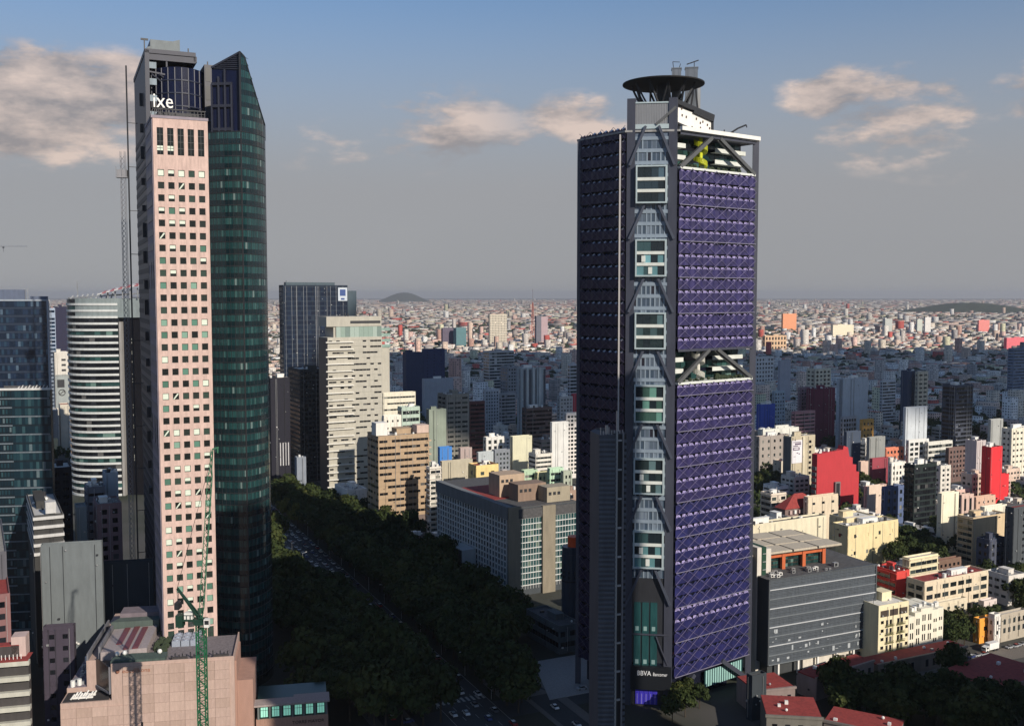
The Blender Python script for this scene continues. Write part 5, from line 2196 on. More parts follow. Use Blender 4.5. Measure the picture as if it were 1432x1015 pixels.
def crane_far():
    """thin tower crane whose jib reaches into the picture at the left"""
    A, B_ = unproj(-60, 345, 900), unproj(38, 344, 900)
    root = thing('tower_crane', 'thin pale tower crane jib reaching into the sky at the left edge', 'crane', (A.x, 900, 0))
    z = A.z
    m = MB()
    for sx in (-.8, .8):
        for sy in (-.8, .8):
            m.bar((sx, sy, 0), (sx, sy, z + 7), .14)
    k = 0
    while k < z:
        m.bar((-.8, -.8, k), (.8, -.8, k + 2.4), .09)
        k += 2.4
    m.build('mast', mat('crane_grey', (.22, .24, .28), .6), root)
    j = MB()
    L = B_.x - A.x
    for (y, dz) in ((-.6, 0), (.6, 0), (0, 1.3)):
        j.bar((-16, y, z + dz), (L, y, z + dz * .6), .16)
    for i in range(30):
        x = i * L / 30
        j.bar((x, -.6, z), (x + L / 60, 0, z + 1.2), .09)
        j.bar((x + L / 60, 0, z + 1.2), (x + L / 30, .6, z), .09)
    j.bar((0, 0, z + 7), (L * .6, 0, z + 1.1), .1)
    j.bar((0, 0, z + 7), (-15, 0, z + .5), .1)
    j.build('jib', mat('crane_grey', (.22, .24, .28)), root)
    w = MB()
    w.box(-16, -12, -1, 1, z - 2.5, z)
    w.build('counterweight', ROOFG, root)
    h = MB()
    h.box(L * .66 - .6, L * .66 + .6, -.6, .6, z - 1.2, z - .2)
    h.bar((L * .66, 0, z - 4.5), (L * .66, 0, z), .1)
    h.build('trolley', DARKMETAL, root)


crane_far()


def crane_near():
    """green luffing crane in front of the pink podium"""
    Y = 268
    B_ = unproj(284, 1015, Y)
    root = thing('green_crane', 'green lattice luffing crane with raised jib standing before the pink podium', 'crane', (B_.x, Y, 0), 0)
    GRN = mat('crane_green', (.015, .12, .055), .5, .1, var=.15)
    GRD = mat('crane_green_dark', (.012, .045, .03), .5, .1, var=.15)
    zs = zat(872, Y)
    m = MB()
    r = 1.05
    for sx in (-r, r):
        for sy in (-r, r):
            m.bar((sx, sy, 0), (sx, sy, zs), .14)
    z = 0
    k = 0
    while z < zs - 1:
        for (a, b) in (((-r, -r), (r, -r)), ((r, -r), (r, r)), ((r, r), (-r, r)), ((-r, r), (-r, -r))):
            if k % 2:
                a, b = b, a
            m.bar((a[0], a[1], z), (b[0], b[1], z + 1.5), .075)
            m.bar((a[0], a[1], z), (b[0], b[1], z), .06)
        z += 1.5
        k += 1
    m.build('mast', GRN, root)
    t = MB()
    t.box(-1.5, 1.5, -1.5, 1.5, zs, zs + 1.0)
    t.box(-6.2, 1.5, -1.2, 1.2, zs + 1.0, zs + 1.5)
    t.box(-6.4, -4.6, -1.3, 1.3, zs - .6, zs + 2.6)
    plat = t.build('slewing_platform', GRD, root)
    w = MB()
    w.box(-6.6, -5.4, -1.4, 1.4, zs + 4.2, zs + 6.0)
    w.build('counterweight', DARKMETAL, plat)
    w = MB()
    w.box(-4.2, -2.0, -.9, .9, zs + 1.5, zs + 3.2)
    w.build('winch_house', WHITE, plat)
    c = MB()
    c.box(1.3, 2.6, -1.9, -.4, zs - .4, zs + 1.8, 0)
    c.box(1.5, 2.62, -1.93, -1.88, zs + .4, zs + 1.5, 1)
    c.build('cab', [WHITE, DARKMETAL], plat)
    P = unproj(248, 822, Y)
    a = MB()
    ax, az_ = P.x - B_.x, P.z
    a.bar((-.2, -.7, zs + 1.5), (ax, 0, az_), .26)
    a.bar((-.2, .7, zs + 1.5), (ax, 0, az_), .26)
    a.bar((-.6, 0, zs + 3), (ax * .45, 0, zs + 5.8), .12)
    a.build('back_mast', GRD, root)
    P2 = unproj(297, 628, Y)
    jx, jz = P2.x - B_.x, P2.z
    j = MB()
    n = 26
    s0, s1 = Vector((.2, 0, zs + 1.2)), Vector((jx, 0, jz))
    w0 = .62
    pr = []
    for i in range(n + 1):
        p = s0.lerp(s1, i / n)
        ww = w0 * (1 if 1 < i < n - 3 else .45)
        pr.append([p + Vector((-ww, -ww, 0)), p + Vector((ww, -ww, 0)), p + Vector((0, ww, 0))])
    for i in range(n):
        for q in range(3):
            j.bar(pr[i][q], pr[i + 1][q], .085)
            j.bar(pr[i][q], pr[i + 1][(q + 1) % 3], .055)
    j.bar(s1, s1 + Vector((1.6, 0, .5)), .2)
    j.bar(s1 + Vector((1.4, 0, .5)), s1 + Vector((1.4, 0, -1.0)), .15)
    j.build('jib', mat('crane_green_pale', (.05, .17, .10), .5, .1, var=.2), root)
    rp = MB()
    rp.bar((ax, 0, az_), (jx - .3, 0, jz - 2), .05)
    for q in (-.5, .5):
        rp.bar((ax, q, az_), (-5.9, q, zs + 6), .06)
    rp.bar((ax, 0, az_), (ax + 3, 0, az_ + 11), .05)
    rp.build('ropes', DARKMETAL, root, kind='stuff')
    g = MB()
    for i in range(6):
        g.bar((-4.4 + i, -1.2, zs + 1.5), (-4.4 + i, -1.2, zs + 2.7), .05)
    g.bar((-4.4, -1.2, zs + 2.7), (.6, -1.2, zs + 2.7), .05)
    g.build('guard_rail', GRD, plat)
    foot(Vector((B_.x - 2, Y - 2, 0)), 4, 4, 0)


crane_near()
# ---------------------------------------------------------------- middle: between the glass tower and the purple tower
NAVYP = pane_mat('navy_pane', [(0, (.006, .012, .03)), (.5, (.009, .018, .04)), (.85, (.014, .026, .055))])


def navy_logo_tower():
    root, C, w, d, h = building('navy_glass_tower', 'broad navy glass tower with a white framed blue panel near its top', 'office tower', 390, 396, 486, 400, None, 900, (.012, .022, .045), 'band', None, 'd', 3, 4.2, .9, .7, NAVYP, clutter=0, proud=.04)
    b = MB()
    x0, x1 = w * .845, w * .99
    z0, z1 = zat(421, 900), zat(402, 900)
    b.box(x0, x1, -.7, -.1, z0, z1, 0)
    b.box(x0 + 1.6, x1 - 1.6, -.8, -.69, z0 + 4.5, z1 - 1.6, 1)
    b.box(x0 + 2.6, x1 - 2.6, -.88, -.79, z0 + 1, z0 + 2.6, 1)
    b.build('logo_panel', [mat('logo_white', (.50, .55, .62), .5, var=0), mat('logo_blue', (.02, .06, .22), .5, var=0)], root)
    p = MB()
    p.box(w * .05, w * .82, 4, d * .6, h + .9, h + 3.4)
    p.bar((w * .06, 3, h + 1), (w * .06, 3, h + 5), .2)
    p.box(w, w + 9, 2, d, 0, h - 4)
    p.build('side_wing', mat('navy_side', (.045, .075, .10), .4, var=.2), root)


navy_logo_tower()
building('dark_grid_slab', 'dark office slab with a close window grid before the broad navy tower', 'office tower', 403, 419, 457, 518, None, 815, (.035, .038, .045), 'grid', None, 'l', 3.2, 3.6, .72, .62, PANES_DARK, skip=0, yvis=690)


def dark_narrow():
    root, C, w, d, h = building('black_slab', 'plain black slab with four pale vertical strips left of the dark grid slab', 'office tower', 372, 378, 405, 530, None, 770, (.014, .015, .02), 'blank', None, 'd', clutter=3, yvis=665)
    for k in range(4):
        b = MB()
        b.box(w * (.44 + .14 * k), w * (.49 + .14 * k), -.3, -.02, zat(652, 770), zat(620, 770))
        b.build('pale_strip', mat('strip_pale', (.50, .50, .52), .5), root)


dark_narrow()
building('pale_annex', 'narrow pale grey annex at the foot of the dark slabs beside the trees', 'annex', 412, 415, 428, 641, None, 735, (.22, .25, .30), 'blank', None, 'l', clutter=1)


def beige_tower():
    yaw = YAW
    C, w, d, h = corner_fit(446, 458, 534, 472, None, 760, yaw)
    root = thing('beige_tower', 'tall beige office tower with white sun ledges and a glazed crown', 'office tower', (C.x, C.y, 0), yaw)
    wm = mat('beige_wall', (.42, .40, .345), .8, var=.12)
    b, win = MB(), MB()
    b.box(0, w, 0, d, 0, h)
    dress(b, win, 'F', w, d, 4, h - 1, 3.0, (h - 5) / 26, .86, .30, 'band', .50, random.Random(4), proud=.2)
    b.build('wall', wm, root)
    win.build('windows', PANES_DARK, root, kind='stuff')
    s = MB()
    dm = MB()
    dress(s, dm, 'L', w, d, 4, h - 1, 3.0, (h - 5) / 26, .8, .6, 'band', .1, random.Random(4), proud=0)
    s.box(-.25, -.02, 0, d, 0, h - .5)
    s.build('shaded_side', mat('beige_shaded_side', (.045, .045, .05), .5, var=.2), root)  # shade of the left side put into a near-black wall colour
    nf = 21
    for k in range(nf):
        z = 6 + (h - 10) * k / (nf - 1)
        l = MB()
        l.box(-1.8, w * .46, -1.9, -.22, z, z + .75)
        l.build('sun_ledge', mat('ledge_white', (.70, .68, .62), .7, var=.08), root)
    g = MB()
    z1 = zat(457, 760)
    for i in range(10):
        x0 = w * .16 + i * w * .84 / 10
        g.box(x0 + .05, x0 + w * .084 - .05, .4, 1.4, h, z1 - .2)
    g.build('crown_glass', pane_mat('crown_pane', [(0, (.26, .34, .30)), (.5, (.34, .42, .38)), (.8, (.18, .24, .22))]), root, kind='stuff')
    c = MB()
    c.box(w * .12, w, 1.6, d, h, z1)
    c.box(-.5, w, .6, d, z1, zat(443, 760))
    c.build('crown_block', wm, root)
    k = MB()
    k.box(w * .42, w * .98, .4, .62, z1 + 2.2, z1 + 4.2)
    k.build('crown_slot', DARKMETAL, root)
    r_ = MB()
    r_.box(w + .02, w + 8.5, d * .3, d, 0, zat(487, 760))
    r_.build('right_wing', wm, root)
    for j in range(4):
        e = MB()
        e.box(w + .1, w + 9.0, d * .3 - .8, d * .3 - .02, zat(464 + j * 8, 760), zat(460 + j * 8, 760))
        e.build('wing_ledge', mat('wing_teal', (.22, .33, .29), .5), root)
    a = MB()
    zr = zat(443, 760)
    for (x, hh) in ((.35, 3), (.40, 2.2), (.55, 3.6), (.8, 2.4)):
        a.bar((w * x, 3, zr), (w * x, 3, zr + hh), .35)
    a.build('roof_gear', DARKMETAL, root, kind='stuff')
    foot(C, w + 9, d, yaw)
    RECT.append((446, 552, 440, 690, 760))
    q, C2, w2, d2, h2 = building('white_shopfront', 'small bright white box building at the foot of the beige tower', 'building', 468, 486, 513, 687, 727, None, (.78, .77, .74), 'blank', None, 'l', clutter=3)


beige_tower()


def brown_tower():
    root, C, w, d, h = building('brown_tower', 'tan office tower with brown window bands and white roof boxes', 'office tower', 514, 529, 600, 612, 745, None, (.40, .29, .19), 'band', None, 'g', 2.8, 4.05, .9, .40, PANES_DARK, clutter=4, skip=.24, lcol=(.05, .05, .05))
    for (x0, x1, y0, hh, c) in ((-.02, .20, 2, 9, (.74, .72, .68)), (.78, 1.02, 2, 6, (.55, .42, .36))):
        b = MB()
        b.box(w * x0, w * x1, y0, y0 + 8, h + .9, h + hh)
        b.build('roof_hut', wallm(c), root)
    n = int((h - 12) / 4.05)
    for k in range(n):
        l = MB()
        z = 12 + k * (h - 12) / n
        l.box(w * .97, w + 1.2, -.9, 6, z, z + 1.0)
        l.build('side_balcony', mat('balcony_tan', (.46, .34, .24), .8, var=.1), root)
    g = MB()
    for i in range(3):
        g.box(w * (.08 + .31 * i), w * (.32 + .31 * i), -.3, -.02, 1, 9)
    g.build('ground_shutter', mat('shutter_grey', (.16, .12, .11), .7), root, kind='stuff')


brown_tower()


def institute():
    """long twelve-storey institute: glazed avenue front, concrete piers on the short side"""
    yaw = radians(29)
    C, w, d, h = corner_fit(612, 712, 806, 709, None, 500, yaw)
    d = 84.0
    root = thing('institute_building', 'long twelve storey office with a white mullion grid front and bare concrete piers', 'office building', (C.x, C.y, 0), yaw)
    CON = mat('institute_concrete', (.24, .21, .16), .85, var=.16)
    CGR = mat('institute_grey', (.17, .18, .19), .85, var=.16)
    MUL = mat('institute_mullion', (.62, .64, .64), .6, var=.1)
    GL = pane_mat('institute_pane', [(0, (.018, .028, .036)), (.4, (.03, .045, .058)), (.7, (.045, .085, .12)), (.9, (.10, .15, .18))])
    GT_ = pane_mat('institute_teal', [(0, (.018, .05, .055)), (.4, (.03, .075, .08)), (.7, (.05, .10, .10)), (.9, (.12, .17, .14))])
    b = MB()
    b.box(0, w, 0, d, 0, h - 1)
    b.build('core', mat('institute_core', (.05, .06, .07), .6), root)
    nf, nb = 11, 26
    z0, z1 = 5.0, h - 6.5
    fh = (z1 - z0) / nf
    pane = MB()
    for j in range(nf):
        for i in range(nb):
            y0 = 2 + i * (d - 3) / nb
            pane.poly([(-.1, y0 + (d - 3) / nb - .15, z0 + j * fh + .5), (-.1, y0 + .15, z0 + j * fh + .5), (-.1, y0 + .15, z0 + (j + 1) * fh), (-.1, y0 + (d - 3) / nb - .15, z0 + (j + 1) * fh)])
    pane.build('front_windows', GL, root, kind='stuff')
    for i in range(nb + 1):
        y0 = 2 + i * (d - 3) / nb
        m = MB()
        m.box(-.75, -.02, y0 - .24, y0 + .24, 2, z1 + .3)
        m.build('front_mullion', MUL, root)
    for j in range(nf + 1):
        m = MB()
        m.box(-.55, -.02, 2, d - 1, z0 + j * fh - .1, z0 + j * fh + .45)
        m.build('front_floor_band', MUL, root)
    p = MB()
    p.box(-1.2, 2.2, -.3, d, z1 + .32, h)
    p.build('front_parapet', CGR, root)
    # short side: pier, recessed bays, pier, bay
    segs = [(0, .15, 'p'), (.15, .47, 'g'), (.47, .66, 'p'), (.66, 1.0, 'g')]
    for (a, c, k) in segs:
        m = MB()
        if k == 'p':
            m.box(w * a - (.8 if a == 0 else 0), w * c, -1.6 if a else -1.2, -.01, 0, h - (1 if a else 0))
            m.build('concrete_pier', CON, root)
        else:
            for j in range(nf):
                for i in range(8):
                    x0 = w * a + i * w * (c - a) / 8
                    m.poly([(x0 + .08, -.05, z0 + j * fh + .3), (x0 + w * (c - a) / 8 - .08, -.05, z0 + j * fh + .3), (x0 + w * (c - a) / 8 - .08, -.05, z0 + (j + 1) * fh - .1), (x0 + .08, -.05, z0 + (j + 1) * fh - .1)])
            m.build('side_windows', GT_, root, kind='stuff')
            f = MB()
            for j in range(nf + 1):
                f.box(w * a, w * c, -.5, -.02, z0 + j * fh - .1, z0 + j * fh + .28)
            for i in range(9):
                x0 = w * a + i * w * (c - a) / 8
                f.box(x0 - .08, x0 + .08, -.28, -.02, 3, z1)
            f.build('side_frame', MUL, root)
    t = MB()
    t.box(w * .12, w * 1.0, -1.3, 14, z1 + .4, h - 1.5)
    t.box(2.2, w, 0, d, h - 1, h - .6)
    t.build('roof', ROOFD, root)
    for (x0, x1, y0, y1, hh, c, nm) in ((.22, .6, 26, 38, 11, (.44, .33, .24), 'roof_block'), (.30, .72, 12, 22, 8, (.24, .17, .13), 'roof_block'), (.6, .95, 3, 12, 7, (.33, .29, .22), 'roof_block')):
        r_ = MB()
        r_.box(w * x0, w * x1, y0, y1, h - .6, h + hh)
        for q in range(3):
            r_.box(w * x0 + 1 + q * 2.6, w * x0 + 2.6 + q * 2.6, y0 - .1, y0 - .01, h + hh - 4, h + hh - 2.4, 1)
        r_.build(nm, [wallm(c), DARKMETAL], root)
    r_ = MB()
    r_.box(3, w * .6, 22, 60, h - .596, h - .4)
    r_.build('red_deck', ROOFR, root)
    # entrance box
    e = MB()
    e.box(-9, -1.3, 34, 49, 8.5, 17.5)
    e.build('entrance_box', mat('entrance_white', (.40, .44, .46), .7, var=.1), root)
    e = MB()
    for k in range(7):
        e.box(-9.25, -9.02, 35 + k * 2, 36.4 + k * 2, 9, 17)
    for y in (34.5, 48.5):
        e.box(-9, -8.4, y - .3, y + .3, 0, 8.5)
    e.build('entrance_frame', DARKMETAL, root)
    foot(Vector((C.x, C.y, 0)), w + 2, d, yaw, 8)
    RECT.append((600, 806, 668, 845, 500))


institute()
LG = 'low_gallery'
root, C, w, d, h = building(LG, 'long low dark gallery with a pale top rail at the foot of the institute', 'building', 736, 782, 812, 878, 915, None, (.10, .115, .13), 'band', None, 'd', 2.5, 4, .7, .5, PANES_DARK, clutter=1, yaw=radians(29))
GR = 'blocks behind the institute'
T = [
 ('white_office_block', 'white office with long dark strip windows behind the tan tower', 533, 536, 581, 551, None, 780, (.68, .64, .52), 'band', 'l', 2.6, 4.6, .9, .28, 690),
 ('glazed_cube', 'small pale green glazed cube right of the white strip-window office', 556, 562, 587, 571, None, 720, (.42, .52, .45), 'band', 'l', 2.6, 5, .9, .5, 600),
 ('white_penthouse', 'low white rooftop house with three square openings beside the glazed cube', 534, 537, 561, 583, None, 710, (.76, .72, .64), 'grid', 'l', 4, 5, .3, .3, 610),
 ('green_blank_block', 'tall grey green blank walled block left of the concrete grid office', 596, 600, 624, 574, None, 800, (.25, .29, .24), 'blank', 'g', 3, 3, .5, .5, 640),
 ('concrete_grid_office', 'grey concrete office with paired strip windows in a deep grid', 612, 624, 656, 553, None, 840, (.25, .24, .21), 'grid', 'g', 7, 4.0, .80, .42, 640),
 ('maroon_block', 'maroon block with thin balcony lines right of the concrete grid office', 655, 657, 678, 563, None, 870, (.14, .06, .06), 'ledge', 'r', 4, 3.6, .8, .5, 625),
 ('navy_block', 'plain navy twin block standing in the shade left of the grey ribbed tower', 563, 568, 592, 494, None, 1250, (.025, .035, .085), 'blank', 'd', 3, 3, .5, .5, 532),
 ('navy_block_right', 'taller right half of the navy twin block with two window columns', 590, 592, 622, 489, None, 1262, (.03, .04, .095), 'grid', 'd', 11, 4, .12, .3, 530),
 ('pale_plinth', 'pale grey low block at the foot of the navy twin block', 590, 593, 634, 531, None, 1180, (.34, .36, .40), 'blank', 'g', 3, 3, .5, .5, 546),
 ('striped_slab', 'broad low slab with five white floor stripes far behind the ribbed tower', 676, 684, 719, 492, None, 1500, (.46, .46, .46), 'band', 'r', 4, 4.4, .95, .6, 514),
 ('shaded_grid_block', 'grey block with a window grid left of the ribbed tower', 700, 710, 726, 514, None, 1250, (.25, .26, .28), 'grid', 'g', 4, 4, .6, .5, 545),
 ('small_white_grid', 'small white block of square windows in the shade below the striped slab', 675, 678, 698, 546, None, 1080, (.52, .53, .55), 'grid', 'l', 3, 3.4, .5, .5, 575),
 ('small_striped_block', 'small grey block with dark strip windows right of the small white grid block', 698, 701, 721, 551, None, 1060, (.33, .34, .36), 'band', 'g', 3, 3.6, .9, .45, 580),
 ('umber_block', 'umber brown block with thin floor lines and a red roof box', 730, 736, 772, 572, None, 880, (.13, .09, .08), 'band', 'd', 3, 3.6, .9, .5, 612),
 ('red_strip_house', 'narrow crimson wall against the left edge of the purple tower', 800, 801, 816, 552, None, 1000, (.42, .04, .06), 'blank', 'g', 3, 3, .5, .5, 585),
 ('pale_grid_house', 'pale grey block with rows of windows beside the crimson wall', 779, 783, 801, 556, None, 980, (.42, .42, .42), 'grid', 'l', 3, 3.4, .5, .5, 582),
 ('banded_dark_house', 'dark block with white diagonal shade lines beside the purple tower', 794, 797, 815, 510, None, 1250, (.5, .5, .52), 'band', 'g', 4, 4.4, .95, .62, 548),
 ('white_frame_house', 'tall white framed house front just left of the purple tower', 770, 772, 795, 592, None, 800, (.66, .66, .64), 'blank', 'l', 3, 3, .5, .5, 632),
 ('white_lattice_house', 'white house with pink balcony lattice left of the purple tower', 789, 792, 808, 579, None, 830, (.70, .66, .63), 'grid', 'l', 3, 3.2, .7, .6, 603),
 ('blue_awning_house', 'low house with bright blue roof canopy behind the institute', 612, 615, 632, 627, None, 745, (.05, .20, .55), 'blank', 'd', 3, 3, .5, .5, 640),
 ('beige_blank_block', 'plain beige block behind the far end of the institute', 616, 618, 661, 647, None, 640, (.44, .40, .31), 'blank', 'l', 3, 3, .5, .5, 672),
 ('yellow_block', 'bright yellow cream block with two window strips above the institute roof', 655, 666, 697, 653, None, 610, (.74, .58, .26), 'grid', 'r', 9, 7, .35, .3, 700),
 ('grey_cube_house', 'pale grey blue cube house with a blank front behind the yellow block', 667, 669, 690, 634, None, 760, (.42, .46, .48), 'blank', 'g', 3, 3, .5, .5, 650),
 ('slate_window_house', 'slate house with rows of dark windows right of the grey blue cube', 688, 692, 713, 631, None, 770, (.20, .22, .25), 'grid', 'g', 3, 3.4, .5, .5, 652),
 ('mint_house', 'mint green house with strip windows right of the yellow block', 728, 733, 752, 660, None, 600, (.42, .56, .40), 'band', 'r', 3, 4, .8, .4, 690),
 ('cream_balcony_house', 'cream house with small paired windows between the two mint green houses', 748, 752, 770, 663, None, 598, (.62, .58, .36), 'grid', 'l', 3, 3.6, .5, .5, 715),
 ('tall_mint_house', 'taller mint green house with white floor bands beside the round tower', 766, 769, 788, 657, None, 590, (.44, .62, .46), 'band', 'l', 3, 3.8, .8, .4, 720),
 ('grey_mint_house', 'grey green house with dark windows just left of the purple tower', 785, 788, 800, 661, None, 585, (.36, .40, .33), 'grid', 'd', 3, 3.6, .5, .5, 720),
 ('red_roof_house', 'low tan house with a red flat roof right of the tall mint house', 785, 793, 815, 688, None, 560, (.34, .24, .19), 'grid', 'r', 4, 4, .5, .5, 730),
 ('white_balcony_house', 'narrow white apartment house with stacked balconies right of the tan tower', 596, 601, 617, 655, 752, None, (.68, .64, .58), 'ledge', 'l', 3, 3.4, .6, .5, 750),
 ('cream_low_house', 'low cream roofed house behind the umber block', 713, 717, 744, 612, None, 790, (.62, .60, .44), 'blank', 'l', 3, 3, .5, .5, 625),
 ('white_trio_house', 'white three bay house with dark doorways below the maroon block', 676, 680, 705, 613, None, 800, (.66, .65, .62), 'grid', 'g', 5, 5, .5, .6, 630),
 ('salmon_house', 'salmon walled house beside the blue canopy house', 641, 644, 660, 628, None, 760, (.40, .32, .30), 'blank', 'r', 3, 3, .5, .5, 645),
 ('villa', 'ornate grey villa with white trim at the foot of the tan tower', 570, 576, 603, 752, 788, None, (.26, .20, .19), 'grid', 'd', 3.6, 4, .5, .5, 785),
]
for t in T:
    nm, lb, x0, xm, x1, yt, yg, Y, col, st, rf, bay, fl_, wf, hf, yv = t
    building(nm, lb, 'house' if 'house' in nm or nm == 'villa' else 'building', x0, xm, x1, yt, yg, Y, col, st, None, rf, bay, fl_, wf, hf,
             PANES_DARK if sum(col) < .5 else None, None, 3, YAW, .04, yv, zbase=2)


def ribbed_tower():
    root, C, w, d, h = building('ribbed_grey_tower', 'grey tower of pale vertical ribs standing in cloud shade', 'tower', 723, 728, 763, 516, None, 1000, (.34, .38, .40), 'blank', None, 'g', clutter=2, yvis=575)
    for k in range(5):
        b = MB()
        x = w * (.12 + .2 * k)
        b.box(x, x + w * (.07 if k != 1 else .10), -.5, -.02, 2, h - 1)
        b.build('rib_recess', mat('rib_dark', (.06, .07, .09), .6), root)
    for k in range(3):
        b = MB()
        x = w * (.22 + .25 * k)
        b.box(x, x + 2.6, -.9, -.02, 2, h + 1)
        b.build('rib', mat('rib_pale', (.45, .48, .48), .7), root)


ribbed_tower()
FARB = [
 ('cream_grid_tower', 'cream tower of close square windows far off in the lit sprawl', 683, 685, 709, 440, 3000, (.62, .56, .46), 'grid', 476),
 ('dark_twin_block', 'dark window block with a teal side far off left of the cream grid tower', 617, 619, 635, 459, 2900, (.12, .10, .14), 'blank', 478),
 ('teal_far_block', 'teal far block joined to the dark twin block', 634, 638, 652, 459, 2880, (.10, .20, .22), 'blank', 484),
 ('charcoal_far_tower', 'charcoal far tower beside the red mast', 748, 750, 757, 442, 3000, (.14, .14, .17), 'blank', 466),
 ('mauve_far_tower', 'mauve far tower touching the charcoal one', 756, 757, 766, 443, 3010, (.40, .30, .32), 'blank', 466),
]
for (nm, lb, x0, xm, x1, yt, Y, col, st, yv) in FARB:
    building(nm, lb, 'tower', x0, xm, x1, yt, None, Y, col, st, None, 'l', 5, 5, .55, .5, None, None, 0, YAW, .05, yv, proud=0)


def far_mast():
    P = unproj(745, 412, 3300)
    root = thing('radio_mast', 'thin red radio mast rising from the far sprawl', 'mast', (P.x, P.y, 0))
    m = MB()
    zt = zat(404, 3300)
    for s in ((-1, -1), (1, -1), (0, 1)):
        m.bar((s[0] * 7, s[1] * 7, 0), (s[0] * 1.2, s[1] * 1.2, zt * .75), .8)
    for k in range(9):
        z = zt * .08 * k
        q = 7 - 5.8 * k / 9
        m.bar((-q, -q, z), (q, -q, z + 10), .5)
        m.bar((q, -q, z), (-q, -q, z + 10), .5)
    m.build('lattice', mat('mast_red', (.34, .12, .10), .7), root)
    m = MB()
    m.bar((0, 0, zt * .72), (0, 0, zt), .7)
    m.build('antenna', mat('mast_grey', (.16, .15, .17), .7), root)


far_mast()
